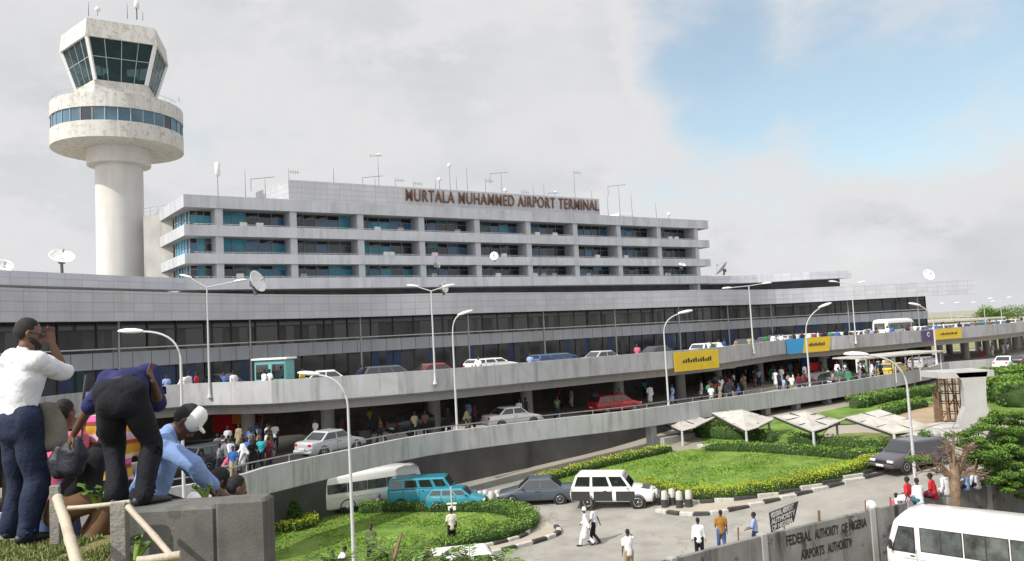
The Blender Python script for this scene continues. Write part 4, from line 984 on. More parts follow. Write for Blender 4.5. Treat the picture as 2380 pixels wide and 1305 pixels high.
    for sg in (-1, 1):
        MB().bbox((X1-.055, sg*w*.62, hood-.16), (.12, .36, .14), .03).build('headlight', m_hl, e, True)
        MB().bbox((X0+.05, sg*w*.68, deck-.20), (.12, .28, .18), .03).build('tail_light', m_tl, e, True)
        MB().bbox((L*wb-.28, sg*(w+.07), belt+.05), (.10, .16, .12), .03).build('mirror', p, e, True)
        for k in range(1, nwin):
            x = L*(wb+(rb-wb)*k/nwin)-.0; MB().box((x, sg*(w+.001), belt-.36), (.014, .012, .62)).build('door_gap', m_trim, e, True)
        MB().bbox((L*(wb+rb)/2+.2, sg*(w+.012), belt-.14), (.17, .03, .03), .01).build('door_handle', m_trim, e, True)
    MB().bbox((X1-.03, 0, hood-.16), (.07, w*.78, .11), .02).build('grille', m_trim, e, True)
    MB().bbox((X1+.01, 0, zb+.17), (.16, w*1.82, .19), .05).build('bumper', m_trim if kind in ('suv', 'pickup', 'mini') else p, e, True)
    MB().bbox((X0-.01, 0, zb+.17), (.16, w*1.82, .19), .05).build('bumper', m_trim if kind in ('suv', 'pickup', 'mini') else p, e, True)
    MB().bbox((X1+.095, 0, zb+.19), (.012, .48, .11), .004).build('number_plate', m_plate, e, True)
    MB().bbox((X0-.095, 0, zb+.35), (.012, .48, .11), .004).build('number_plate', m_plate, e, True)
    if kind == 'pickup':
        tb = MB(); tb.box((-L*.32, 0, deck+.012), (L*.30, w*1.7, .02)); tb.build('load_bed', m_trim, e, True)
    return e
def place(e, name, p, rz, label, cat='car', group=None, z=None, tilt=True):
    e.name = name; e.location = (p[0], p[1], z if z is not None else gz(p[0], p[1])+.02); e.rotation_euler = (0, 0, rz); tag(e, label, cat, group); return e
def head(px0, px1, zf=None):   # heading from one ground pixel to another
    a, b = (G(*px0), G(*px1)) if zf is None else (P(*px0, zf), P(*px1, zf)); return math.atan2(b.y-a.y, b.x-a.x)
# near cars on the ground road
m_ = G(1250, 1169); place(car('sedan', 'slate', 4.5, 1.75, 1.45), 'sedan', m_, math.pi+R(-4), 'dark slate blue sedan in front of the lawn beside the black and white jeep')
# black and white patrol pickup
pk = car('suv', 'white', 4.5, 1.75, 1.8); m_ = G(1427, 1176); place(pk, 'patrol_jeep', m_, R(-14), 'white jeep with black doors and bull bar, the patrol car behind the dark sedan')
blk = MB()
for sg in (-1, 1):
    for x0, w_ in ((-2.05, 1.0), (-.85, 1.0), (.35, 1.0)): blk.bbox((x0+w_/2-.1, sg*.876, .68), (w_, .014, .50), .005)
blk.build('black_livery', m_trim, pk, True); MB().tube([(2.42, -.6, .55), (2.46, -.55, 1.0), (2.46, .55, 1.0), (2.42, .6, .55)], .035, 8).tube([(2.46, -.57, .78), (2.46, .57, .78)], .03, 8).build('bull_bar', m_trim, pk, True)
MB().bbox((1.45, 0, 1.035), (1.1, 1.1, .03), .01).build('bonnet_panel', PT['dark'], pk, True)
# teal open van and teal car
tv = car('mini', 'teal', 3.9, 1.65, 1.85); place(tv, 'minivan', G(985, 1182), R(-3), 'teal blue open-sided minivan parked behind the rounded lawn', 'van')
place(car('wagon', 'teal', 3.4, 1.5, 1.3), 'hatchback', G(1064, 1186), R(-8), 'small teal hatchback squeezed in front of the teal minivan')
# white bus with dark wheels behind the lamp post
m_bg = mat('bus_glass', (.012, .016, .017), .06, .3, 1.6, c2=(.11, .13, .125), spec=.9)
def bus(L=7.0, Wd=2.05, H=2.65, pt='white', detail=True):
    p = PT[pt]; e = empty('bus'); w = Wd/2; X0, X1 = -L/2, L/2
    def ring(x, hw, zb, zt, r=.28):
        half = [(0, zb), (.9, zb), (1, zb+.12), (1.0, 1.25), (.975, zt-.62), (.93, zt-.28), (.84, zt-.10), (.60, zt-.02), (0, zt)]
        s_ = [V((x, y*hw, z)) for y, z in half]; return s_+[V((q.x, -q.y, q.z)) for q in s_[-2:0:-1]]
    b = MB(); b.loft([ring(*q) for q in ((X1-.0, w*.86, .55, 1.40), (X1-.05, w*.93, .42, 1.55), (X1-.28, w*.97, .36, 2.25), (X1-.62, w*.99, .34, H-.10), (X1-1.1, w, .34, H-.02), (0, w, .34, H), (X0+.5, w, .34, H-.01), (X0+.12, w*.98, .36, H-.06), (X0, w*.93, .46, H-.25))])
    b.build('body', p, e, True)
    def wq(nm, pts, m=m_bg, th=.01):
        n = (pts[1]-pts[0]).cross(pts[3]-pts[0]).normalized()*th
        MB().add([a+n for a in pts]+[a-n for a in pts], [(0, 1, 2, 3), (7, 6, 5, 4), (0, 4, 5, 1), (1, 5, 6, 2), (2, 6, 7, 3), (3, 7, 4, 0)]).build(nm, m, e, True)
    k = 1.004; zl, zh = 1.30, H-.60
    for sg in (-1, 1):
        y0, y1 = w*1.006, w*.984
        # slanted cab window
        wq('cab_window', [V((X1-.98, sg*w*1.004, 1.22)), V((X1-.26, sg*w*.976, 1.22)), V((X1-.52, sg*w*.978, zh-.02)), V((X1-.98, sg*w*.990, zh-.02))])
        wq('cab_window_frame', [V((X1-1.03, sg*w*1.0, 1.17)), V((X1-.20, sg*w*.972, 1.17)), V((X1-.50, sg*w*.972, zh+.03)), V((X1-1.03, sg*w*.984, zh+.03))], m_trim, .008)
        n = 4; x = X1-1.18; step = (L-1.45)/n
        for j in range(n):
            a, c = x-step*j-.05, x-step*(j+1)+.05
            wq('window_rubber', [V((c-.03, sg*y0*1.0, zl-.03)), V((a+.03, sg*y0*1.0, zl-.03)), V((a+.03, sg*y1, zh+.05)), V((c-.03, sg*y1, zh+.05))], m_trim, .006)
            mid = (a+c)/2
            for q0, q1 in ((c, mid-.02), (mid+.02, a)):
                wq('side_window', [V((q0, sg*y0*1.002, zl)), V((q1, sg*y0*1.002, zl)), V((q1, sg*y1*1.004, zh+.02)), V((q0, sg*y1*1.004, zh+.02))])
            # curtains and heads seen through the glass, as pale shapes just behind the pane edge
        MB().bbox((X1-.22, sg*(w+.12), 1.42), (.10, .16, .34), .03).build('mirror', m_trim, e, True)
        MB().box((0, sg*(w*1.0+.004), .98), (L*.82, .012, .025)).build('waist_moulding', mat('moulding_grey', (.4, .4, .4), .5), e, True)
        MB().box((X1-1.06, sg*(w+.003), .86), (.014, .012, .9)).build('door_gap', m_trim, e, True)
        MB().bbox((X1-.92, sg*(w+.015), 1.08), (.16, .03, .045), .01).build('door_handle', m_trim, e, True)
        MB().bbox((X1-.005, sg*w*.66, .84), (.06, .34, .2), .02).build('headlight', m_hl, e, True)
    wq('windscreen', [V((X1-.03, -w*.80, 1.30)), V((X1-.03, w*.80, 1.30)), V((X1-.42, w*.76, H-.42)), V((X1-.42, -w*.76, H-.42))], m_cg, .03)
    MB().bbox((X1+.02, 0, .5), (.16, w*1.86, .24), .05).build('bumper', m_trim, e, True)
    MB().bbox((X0+.02, 0, .5), (.16, w*1.86, .24), .05).build('bumper', m_trim, e, True)
    wq('rear_window', [V((X0-.01, w*.7, 1.35)), V((X0-.01, -w*.7, 1.35)), V((X0+.01, -w*.68, 2.1)), V((X0+.01, w*.68, 2.1))])
    for fx in (X1-1.15, X0+1.45):
        for sg in (-1, 1):
            wr = .40; wh = empty('wheel', (fx, sg*(w-.12), wr), parent=e); ax = V((0, sg, 0)).to_track_quat('Z', 'Y').to_matrix()
            MB().lathe((0, 0, 0), [(wr*.6, -.12), (wr, -.08), (wr, .08), (wr*.92, .12), (wr*.62, .11)], 24, axis=ax).build('tyre', m_tyre, wh, True)
            MB().lathe((0, 0, 0), [(wr*.64, .02), (wr*.62, .11), (wr*.3, .05), (.12, .13), (.001, .13)], 20, axis=ax).build('rim', m_rim, wh, True)
            MB().lathe((fx, sg*(w-.04), wr), [(wr*1.2, -.08), (wr*1.2, .045), (wr*1.03, .05), (wr*1.03, -.05)], 24, axis=ax).build('wheel_arch', m_trim, e, True)
    return e
bigbus = bus(7.0, 2.05, 2.65); 
place(bigbus, 'minibus', (16.25, 27.05), R(135), 'big white minibus in the bottom right corner, its roof towards us', 'bus')
small = bus(6.2, 1.95, 2.35); place(small, 'minibus', G(862, 1180), R(28), 'white minibus half hidden behind the lamp post on the lawn side', 'bus')
# dark estate coming down the ramp road on the right
place(car('wagon', 'plum', 4.7, 1.78, 1.55), 'estate_car', G(2122, 1088), R(203), 'dark grey purple estate car driving towards us on the right, behind a tall lamp post')
place(car('wagon', 'white', 4.3, 1.75, 1.5), 'hatchback', G(1040, 1372), R(190), 'white car at the bottom edge, partly covered by green fronds')
place(car('van', 'blue', 4.4, 1.8, 1.9), 'van', G(775, 1178), R(20), 'blue van nose seen at the left end of the parked row', 'van')
# ---- vehicles on the two decks, as copies of a few built originals
protos = {}
def deck_car(kind, pt, px, py, z, label, dr=0, L=4.3, H=1.42, cat='car'):
    k = (kind, L, H)
    if k not in protos:
        e = car(kind, 'silver', L, 1.72, H) if kind != 'bus' else bus(6.6, 2.0, 2.6, 'silver'); protos[k] = e; e['used'] = 0
    e = protos[k]
    first = not e['used']
    if not first: e = copy_tree(e)
    if pt != 'silver' or not first:
        def rec(o):
            if o.type == 'MESH':
                for i, s_ in enumerate(o.material_slots):
                    if s_.material and s_.material.name.startswith('paint_'): s_.link = 'OBJECT'; s_.material = PT[pt]
            for c in o.children: rec(c)
        rec(e)
    protos[k]['used'] = 1
    p = P(px, py, z+.3); path = UP if z > 5 else LP
    _, t, n = along(path, px); place(e, 'bus' if kind == 'bus' else kind if kind in ('van', 'suv') else 'car', p, math.atan2(t.y, t.x)+R(dr), label, cat, 'vehicles on the upper deck' if z > 5 else 'vehicles on the lower deck', z+.01)
    return e
def on_deck(path, px, off): a, t, n = along(path, px); return a+n*(-off)
def dk(kind, pt, px, off, z, label, dr=0, cat='car', **k):
    path = UP if z > 5 else LP; a, t, n = along(path, px, z+.5); p = a-n*off
    # keep the pixel column: slide along the ray of that column
    d = V((ray(px, 800).x, ray(px, 800).y)); kk = (a-n*off).dot(n)/d.dot(n); p = d*kk
    e = deck_car(kind, pt, px, 800, z, label, dr, cat=cat, **k); e.location = (p.x, p.y, z+.01); return e
for a in (('wagon', 'white', 1648, 2.6, ZU, 'white car at the left end of the visible upper deck row', 0),
          ('sedan', 'dark', 1735, 2.8, ZU, 'black car on the upper deck beside the tall twin lamp'),
          ('sedan', 'slate', 1785, 3.0, ZU, 'blue grey sedan on the upper deck right of the twin lamp'),
          ('sedan', 'dark', 1806, 6.0, ZU, 'black sedan in the far lane of the upper deck above the blue banner'),
          ('van', 'silver', 1846, 4.5, ZU, 'silver van on the upper deck above the blue banner', 0),
          ('suv', 'white', 1880, 6.0, ZU, 'white off-roader on the upper deck above the yellow banner', 0),
          ('sedan', 'red', 1900, 3.0, ZU, 'red car on the upper deck above the yellow banner'),
          ('wagon', 'silver', 1962, 4.0, ZU, 'silver car on the upper deck beside the slim twin lamp'),
          ('sedan', 'white', 1998, 3.0, ZU, 'white sedan on the upper deck just left of the white bus'),
          ('sedan', 'silver', 2032, 6.0, ZU, 'silver sedan behind the front of the white bus'),
          ('sedan', 'white', 2140, 3.0, ZU, 'white car right behind the white bus on the upper deck'),
          ('suv', 'blue', 2178, 4.5, ZU, 'blue off-roader beside the far lamp on the upper deck'),
          ('wagon', 'white', 2203, 3.0, ZU, 'white car above the far yellow banner'),
          ('sedan', 'silver', 2240, 3.2, ZU, 'silver sedan right of the far yellow banner'),
          ('van', 'silver', 2262, 6.0, ZU, 'silver van past the end of the terminal'),
          ('sedan', 'teal', 2290, 3.0, ZU, 'pale teal sedan on the far stretch of the upper deck'),
          ('sedan', 'white', 2325, 3.2, ZU, 'white sedan near the right edge on the upper deck'),
          ('wagon', 'cream', 2362, 3.4, ZU, 'cream car at the right edge on the upper deck')):
    dk(*a)
dk('bus', 'white', 2082, 4.2, ZU, 'white bus parked on the upper deck near the end of the terminal', cat='bus')
# upper deck, left half (seen over the parapet) and the hidden middle stretch
for a in (('sedan', 'dark', 515, 5.2, ZU, 'black car by the terminal doors, left part of the upper deck'),
          ('sedan', 'white', 760, 3.4, ZU, 'white sedan standing at the kerb below the MURTALA sign'),
          ('wagon', 'slate', 905, 4.8, ZU, 'slate estate car on the upper deck below the word MURTALA'),
          ('sedan', 'red', 1010, 3.0, ZU, 'red sedan at the parapet below the middle twin lamp'),
          ('suv', 'white', 1140, 5.2, ZU, 'white off-roader in the far lane below MUHAMMED'),
          ('van', 'blue', 1285, 4.6, ZU, 'blue van on the upper deck below AIRPORT'),
          ('sedan', 'silver', 1400, 3.2, ZU, 'silver sedan on the upper deck below TERMINAL'),
          ('sedan', 'dark', 1530, 5.0, ZU, 'black sedan on the upper deck left of the first yellow banner')):
    dk(*a)
for a in (('van', 'dark', 1898, 5.0, ZL, 'black people carrier stopped on the lower deck under the yellow banner', 8),
          ('sedan', 'slate', 1950, 3.4, ZL, 'dark saloon on the lower deck beside the black people carrier'),
          ('van', 'silver', 2140, 4.5, ZL, 'silver van under the flat shelter on the lower deck'),
          ('wagon', 'yellow', 2072, 3.5, ZL, 'yellow car under the flat shelter on the lower deck'),
          ('sedan', 'dark', 2118, 6.5, ZL, 'dark car at the back of the flat shelter'),
          ('sedan', 'white', 2335, -4, ZL, 'white saloon on the far ramp under the viaduct'),
          ('suv', 'dark', 2368, -5, ZL, 'dark off-roader at the right edge of the far ramp'),
          ('wagon', 'dark', 500, 8.0, ZL, 'black estate parked by the shops behind the man in the cap'),
          ('sedan', 'silver', 760, 5.0, ZL, 'silver saloon on the left stretch of the lower deck'),
          ('suv', 'dark', 960, 7.0, ZL, 'dark off-roader waiting on the lower deck in the shade'),
          ('sedan', 'white', 1180, 5.5, ZL, 'white saloon on the middle stretch of the lower deck'),
          ('wagon', 'red', 1420, 7.0, ZL, 'red estate in the shade of the upper deck')):
    dk(*a)
# ================================================================ street lamps
m_pole = mat('lamp_pole_paint', (.50, .51, .52), .45, .05, 2, streak=.12)
m_lh = mat('lamp_head_white', (.78, .79, .78), .35, .03, 3)
def lamp_head(p, d, parent, s=1.0):
    d = V(d).normalized(); r = V((0, 0, 1)).cross(d).normalized(); u = d.cross(r); M = Matrix((r, d, u)).transposed()
    rg = []
    for t, w, h in ((-.35, .05, .05), (-.25, .09, .08), (0, .15, .12), (.35, .17, .12), (.6, .11, .08), (.70, .03, .03)):
        rg.append([p+M@V((w*s*math.cos(a), t*s, h*s*math.sin(a)*(1 if math.sin(a) > 0 else .7))) for a in [2*math.pi*k/12 for k in range(12)]])
    return MB().loft(rg).build('lamp_head', m_lh, parent)
def lamp(base, top_z, arms, label, r=.09, s=1.0, group='street lamps', neck=.9):
    r *= .8; b = V(base); e = empty('street_lamp', b, label=label, cat='street lamp', group=group); t = V((b.x, b.y, top_z))
    z1 = top_z-neck if len(arms) == 1 else top_z
    mb = MB().tube([b, b+V((0, 0, (z1-b.z)*.5)), V((b.x, b.y, z1))], [r, r*.8, r*.6], 12); mb.lathe(b, [(r*2.2, 0), (r*2.0, .12), (r*1.3, .2), (r*1.1, .7), (r, .75)], 12); mb.build('pole', m_pole, e)
    for (dx, dy, dz) in arms:
        end = t+V((dx, dy, dz)); st = V((b.x, b.y, z1))
        if len(arms) == 1:
            pts = []
            for k in range(10):
                q = k/9; a = st.lerp(V((b.x, b.y, top_z)), q); c = V((b.x, b.y, top_z)).lerp(end, q); pts.append(a.lerp(c, q))
        else: pts = [st, end]
        MB().tube(pts, r*.5, 8).build('arm', m_pole, e)
        d = (pts[-1]-pts[-2]).normalized(); lamp_head(end+d*.3*s, (d.x, d.y, d.z*.5), e, s)
    return e
def lamp_px(pxb, pyb, zb, px_top, py_top, arms_px, label, **k):
    b = P(pxb, pyb, zb) if not isinstance(zb, V) else zb
    t = D(px_top, py_top, b.y); arms = []
    for ax, ay, dd in arms_px:
        q = D(ax, ay, b.y+dd); arms.append((q.x-b.x, q.y-b.y, q.z-t.z))
    return lamp(b, t.z, arms, label, **k)
bU = lambda px: V((*(along(UP, px)[0]+along(UP, px)[2]*.12), 6.9))
_q = D(424, 1000, 30.5); lamp_px(0, 0, V((_q.x, _q.y, 0)), 400, 772, [(330, 771, 0)], 'single-arm street lamp rising behind the man in the white cap', r=.10, s=.95, neck=1.2)
lamp_px(0, 0, bU(497), 490, 668, [(444, 648, 0), (545, 655, 0)], 'twin-arm street lamp on the left upper parapet', r=.09, s=.8)
lamp_px(0, 0, bU(1010), 1003, 677, [(972, 668, 0), (1030, 668, 0)], 'twin-arm street lamp on the middle of the upper parapet', r=.09, s=.8)
lamp_px(0, 0, bU(1750), 1741, 665, [(1700, 669, 0), (1772, 660, 0)], 'twin-arm street lamp on the upper parapet right of the first yellow banner', r=.10, s=.9)
lamp_px(0, 0, bU(1985), 1973, 662, [(1945, 656, 0), (1995, 658, 0)], 'slim twin-arm street lamp on the upper parapet left of the white bus', r=.09, s=.9)
bL = lambda px, o=0: V((*(along(LP, px, 4)[0]-along(LP, px, 4)[2]*o), 3.3))
lamp_px(0, 0, bL(1946, 2.5), 1934, 735, [(1905, 717, 0)], 'single-arm street lamp on the lower deck beside the yellow banner', r=.12, s=1.2, neck=1.5)
lamp_px(0, 0, bL(1606, 2.0), 1598, 738, [(1578, 730, 0)], 'single-arm street lamp on the lower deck left of the first yellow banner', r=.11, s=1.1, neck=1.2)
lamp_px(0, 0, bL(1090, 2.0), 1082, 740, [(1066, 735, 0)], 'single-arm street lamp on the middle of the lower deck', r=.11, s=1.0, neck=1.2)
lamp_px(0, 0, P(2178, 850, 4.0), 2166, 722, [(2138, 712, 0)], 'single-arm street lamp at the kink where the ramp leaves the lower deck', r=.14, s=1.3, neck=1.6)
lamp_px(0, 0, G(2133, 1180), 2085, 832, [(2015, 826, 0)], 'tall single-arm street lamp beside the estate car, in front of the shelters', r=.11, s=1.1, neck=1.5)
lamp_px(0, 0, G(824, 1350), 806, 880, [(740, 872, 0)], 'single-arm street lamp standing on the left lawn in front of the white minibus', r=.11, s=.9, neck=1.3)
for px, b_, t_, lb in ((1352, 640, 590, 'thin curved lamp standing before the middle windows of the block'),):
    pass
# small sign post on the lawn hedge
sp0 = G(1052, 1215); e = empty('sign_post', sp0, label='short white post with cross plates in the hedge near the man in the cream shirt', cat='post')
MB().tube([sp0, sp0+V((0, 0, 1.9))], .05, 8).build('pole', m_pole, e); MB().bbox(sp0+V((0, 0, 1.0)), (.55, .05, .09), .01).bbox(sp0+V((0, 0, .75)), (.42, .05, .22), .01).build('plate', m_lh, e)

# ================================================================ shelters of the walkway
m_can = mat('canopy_sheet', (.46, .44, .40), .8, .14, .8, streak=.5, sscale=.9, dirt=(.22, .20, .16), blotch=.45, bl_col=(.3, .27, .23), bl_scale=1.2)
def shelter(c4, postpx, label):
    """c4: pixel and world height of left, top, right and bottom corners of the pale sheet"""
    L_, T_, R__, B_ = [P(x, y, z) for x, y, z in c4]
    e = empty('walkway_shelter', (B_.x, B_.y, gz(B_.x, B_.y)), label=label, cat='shelter', group='folded shelters along the walkway')
    n = (R__-B_).cross(L_-B_).normalized(); n = n if n.z > 0 else -n
    def slab(a, b, c, d, th, nm, m):
        k = V((0, 0, -th)); MB().add([a, b, c, d, a+k, b+k, c+k, d+k], [(0, 1, 2, 3), (7, 6, 5, 4), (0, 4, 5, 1), (1, 5, 6, 2), (2, 6, 7, 3), (3, 7, 4, 0)]).build(nm, m, e)
    slab(L_, T_, R__, B_, .10, 'roof_sheet', m_can)
    sm = MB()
    for q in (.33, .66):
        a = L_.lerp(B_, q)+V((0, 0, .02)); b = T_.lerp(R__, q)+V((0, 0, .02)); sm.beam(a, b, .05, .03)
    sm.beam(L_.lerp(T_, .5)+V((0, 0, .02)), B_.lerp(R__, .5)+V((0, 0, .02)), .08, .03)
    sm.build('sheet_joints', m_trim, e)
    # dark inner half rising on the far side of the valley
    w2 = (R__-B_); up = V((w2.x*.55, w2.y*.55, .75)); slab(B_, R__, R__+(R__-T_)*.45+V((0, 0, .55)), B_+(R__-T_)*.45+V((0, 0, .55)), .08, 'roof_sheet', m_can)
    g0 = V((B_.x, B_.y, gz(B_.x, B_.y))); mid = B_.lerp(R__, .12); pt = V((g0.x, g0.y, B_.z-.1)); MB().tube([g0, pt], [.10, .08], 10).build('post', m_pole, e)
    g1 = B_.lerp(R__, .9); MB().tube([V((g1.x, g1.y, gz(g1.x, g1.y))), V((g1.x, g1.y, g1.z-.1))], .08, 10).build('post', m_pole, e)
    bm = MB(); bm.beam(B_-V((0, 0, .18)), R__-V((0, 0, .18)), .14, .16); bm.beam(B_.lerp(L_, .05)-V((0, 0, .2)), L_-V((0, 0, .12)), .1, .12); bm.build('beam', m_trim, e)
zb = lambda px, py: G(px, py).z
def shel(l, t, r, b, post, label):
    g = G(*post); zB = None
    # height of the valley corner straight above the post
    d = ray(*b); k = math.hypot(g.x, g.y)/math.hypot(d.x, d.y); zB = (EYE+d*k).z
    shelter([(*l, zB+.75), (*t, zB+1.0), (*r, zB+.35), (*b, zB)], post, label)
shel((1655, 960), (1724, 952), (1792, 972), (1734, 1000), (1740, 1038), 'leftmost of the three pale folded shelters on the garden walk')
shel((1798, 966), (1872, 955), (1950, 976), (1890, 1001), (1897, 1050), 'middle one of the three pale folded shelters on the garden walk')
shel((1965, 970), (2045, 952), (2148, 986), (2078, 1006), (2085, 1056), 'rightmost pale folded shelter, beside the tall lamp and the estate car')
shel((1500, 962), (1570, 954), (1640, 974), (1585, 1000), (1592, 1036), 'pale folded shelter at the left end of the walk, behind the big lawn')
# flat shelter on the lower deck
c = P(2090, 870, ZL); e = empty('flat_shelter', (c.x, c.y, ZL), label='long flat pale canopy on thin posts over the lower deck', cat='shelter')
a = P(2010, 836, ZL+2.5); b = P(2200, 818, ZL+2.6); u = (b-a).normalized(); n = V((-u.y, u.x, 0))
MB().add([a, b, b+n*4, a+n*4]+[q+V((0, 0, .14)) for q in (a, b, b+n*4, a+n*4)], [(3, 2, 1, 0), (4, 5, 6, 7), (0, 1, 5, 4), (1, 2, 6, 5), (2, 3, 7, 6), (3, 0, 4, 7)]).build('roof', m_can, e)
for q in (.08, .38, .68, .95):
    for s_ in (.3, 3.6):
        k = a.lerp(b, q)+n*s_; MB().tube([(k.x, k.y, ZL), (k.x, k.y, a.z+.05)], .06, 8).build('post', m_pole, e)
# white information box
k = P(2004, 872, ZL+.3); e = empty('display_case', (k.x, k.y, ZL), label='white upright display case on legs at the left end of the flat canopy', cat='display case')
MB().bbox((k.x, k.y, ZL+1.4), (1.5, .3, 1.7), .04, R(30)).build('case', m_white, e)
MB().bbox((k.x+.05, k.y-.17, ZL+1.75), (1.0, .05, .25), .01, R(30)).bbox((k.x+.05, k.y-.17, ZL+1.2), (.8, .05, .12), .01, R(30)).build('notice', m_trim, e)
for s_ in (-.55, .55): MB().box((k.x+s_*.87, k.y+s_*.5, ZL+.3), (.08, .08, .6)).build('leg', m_trim, e)

# big pale concrete pier and scaffold on the right
m_pier = mat('pier_concrete', (.44, .44, .425), .85, .12, .5, streak=.45, sscale=.6, bump=.3, blotch=.25, bl_col=(.38, .37, .34), bl_scale=.7)
g = G(2262, 1003); dp = g.y
def dd(px, py, k=0): return D(px, py, dp+k)
e = empty('concrete_pier', g, label='broad pale concrete pier with flared head carrying a slab, right of the scaffold', cat='pier')
prof = [(2228, 2308, 1003), (2234, 2300, 970), (2244, 2294, 945), (2240, 2292, 905), (2236, 2292, 885), (2222, 2296, 866)]
rg = []
for x0, x1_, y in prof:
    a = dd(x0, y); b = dd(x1_, y); z = dd((x0+x1_)/2, y).z
    rg.append([V((a.x, a.y, z)), V((b.x, b.y, z)), V((b.x+.2, b.y+.8, z)), V((a.x+.2, a.y+.8, z))])
MB().loft(rg, 0, True, False).build('shaft', m_pier, e)
a, b = dd(2190, 872), dd(2310, 858); MB().add([V((a.x, a.y, a.z-.25)), V((b.x, b.y, a.z-.25)), V((b.x, b.y+2.6, a.z-.25)), V((a.x, a.y+2.6, a.z-.25)), V((a.x, a.y, a.z+.15)), V((b.x, b.y, a.z+.15)), V((b.x, b.y+2.6, a.z+.15)), V((a.x, a.y+2.6, a.z+.15))], [(3, 2, 1, 0), (4, 5, 6, 7), (0, 1, 5, 4), (1, 2, 6, 5), (2, 3, 7, 6), (3, 0, 4, 7)]).build('cap_slab', m_pier, e)
g = G(2212, 990); sc_ = empty('scaffold', g, label='rusty scaffold frame beside the pale concrete pier', cat='scaffold'); m_rust = mat('rusty_tube', (.17, .10, .06), .8, .3, 3)
dp = g.y; pts = [(2180, 985), (2205, 995), (2230, 1000)]
sb = MB()
def up(px, py0, py1, k=0): sb.tube([D(px, py0, dp+k), V((D(px, py0, dp+k).x, D(px, py0, dp+k).y, D(px, py1, dp+k).z))], .065, 6)
for px in (2186, 2204, 2222, 2238): up(px, 985, 878, 0); up(px+5, 978, 880, 1.4)
for y in (985, 962, 938, 915, 893):
    sb.tube([D(2184, y, dp), D(2240, y, dp)], .04, 6); sb.tube([D(2189, y-5, dp+1.4), D(2244, y-5, dp+1.4)], .04, 6)
    for px in (2186, 2238): sb.tube([D(px, y, dp), D(px+5, y-5, dp+1.4)], .035, 6)
sb.tube([D(2186, 985, dp), D(2222, 915, dp)], .035, 6); sb.tube([D(2238, 962, dp), D(2204, 893, dp)], .035, 6)
sb.build('tubes', m_rust, sc_)
MB().bbox(V(g)+V((-.3, 1.0, 1.1)), (.55, .12, 2.2), .02, 0).build('timber_board', mat('old_timber', (.22, .15, .10), .85, .3, 3), sc_)
for i, (px, py, sx, sy, sz, rz, lb) in enumerate([(2200, 1002, 2.4, 1.6, .5, .3, 'flat broken concrete slab at the foot of the scaffold'), (2170, 1014, 3.2, 1.2, .35, .1, 'long low concrete slab lying beside the bare earth'), (2232, 1020, 2.2, 1.8, .55, -.4, 'tilted concrete slab in front of the pale pier')]):
    g = G(px, py); o = MB().bbox((g.x, g.y, g.z+sz*.35), (sx, sy, sz), .08, rz).build('concrete_slab', m_pier); o.rotation_euler = (0, 0, 0); tag(o, lb, 'concrete slab', 'broken slabs')

# ================================================================ boundary wall with painted words
m_wall = mat('mouldy_wall', (.20, .197, .19), .9, .2, 1.2, streak=1.0, sscale=1.5, dirt=(.025, .025, .025), blotch=.9, bl_col=(.035, .035, .034), bl_scale=.7, bump=.3)
WH = 2.3
def topw(px, py):  # point on the top of the wall
    return G(px, py, WH)
wt_px = [(1300, 1372), (1500, 1318), (1560, 1300), (1770, 1245), (2022, 1186), (2110, 1168), (2200, 1148), (2290, 1122), (2420, 1090)]
wp = [topw(*q) for q in wt_px]; we = empty('boundary_wall', (wp[4].x, wp[4].y, 0), label='black-stained boundary wall with painted authority lettering along the road', cat='wall')
for i in range(len(wp)-1):
    a, b = wp[i], wp[i+1]; d = (b-a).xy.normalized(); n = V((d.y, -d.x, 0))*.09
    za, zb_ = a.z, b.z
    q = [V((a.x, a.y, za-3.2))-n, V((b.x, b.y, zb_-3.2))-n, V((b.x, b.y, zb_-3.2))+n, V((a.x, a.y, za-3.2))+n]; t = [V((a.x, a.y, za))-n, V((b.x, b.y, zb_))-n, V((b.x, b.y, zb_))+n, V((a.x, a.y, za))+n]
    MB().loft([q, t], 0, True, False).build('panel', m_wall, we)
    MB().box((b.x, b.y, zb_-1.5), (.24, .30, 3.12), math.atan2(d.y, d.x)).build('pillar', m_conc, we)
m_blackpaint = mat('black_brush_paint', (.012, .012, .012), .8)
def wall_text(i, pa, ya, pb, yb, txt, size):
    """brush lettering fitted between two marks on the wall face"""
    a, b = wp[i], wp[i+1]; dd_ = (b-a); u = V((dd_.x, dd_.y, 0)).normalized(); n = V((u.y, -u.x, 0))
    def hit(px, py): d = ray(px, py); k = (a-EYE).dot(n)/d.dot(n); return EYE+d*k+n*.097
    q = hit(pa, ya); q1 = hit(pb, yb); w = (q1-q).xy.length; sl = (q1.z-q.z)/w
    o = text_mesh('probe', txt, size, .004, m_blackpaint, Matrix.Identity(4), bold=.012); ww = max(v.co.x for v in o.data.vertices); bpy.data.objects.remove(o)
    M = Matrix(((u.x, 0, n.x, q.x), (u.y, 0, n.y, q.y), (sl, 1, 0, q.z), (0, 0, 0, 1)))
    return text_mesh('painted_words', txt, size, .004, m_blackpaint, M, we, w/ww, bold=.012)
wall_text(3, 1823, 1268, 1882, 1254, 'FEDERAL', .50); wall_text(3, 1890, 1252, 1945, 1239, 'AUTHORITY', .46); wall_text(3, 1952, 1237, 2010, 1222, 'OF NIGERIA', .44)
wall_text(3, 1858, 1300, 1912, 1286, 'AIRPORTS', .46); wall_text(3, 1920, 1284, 1975, 1269, 'AUTHORITY', .46)
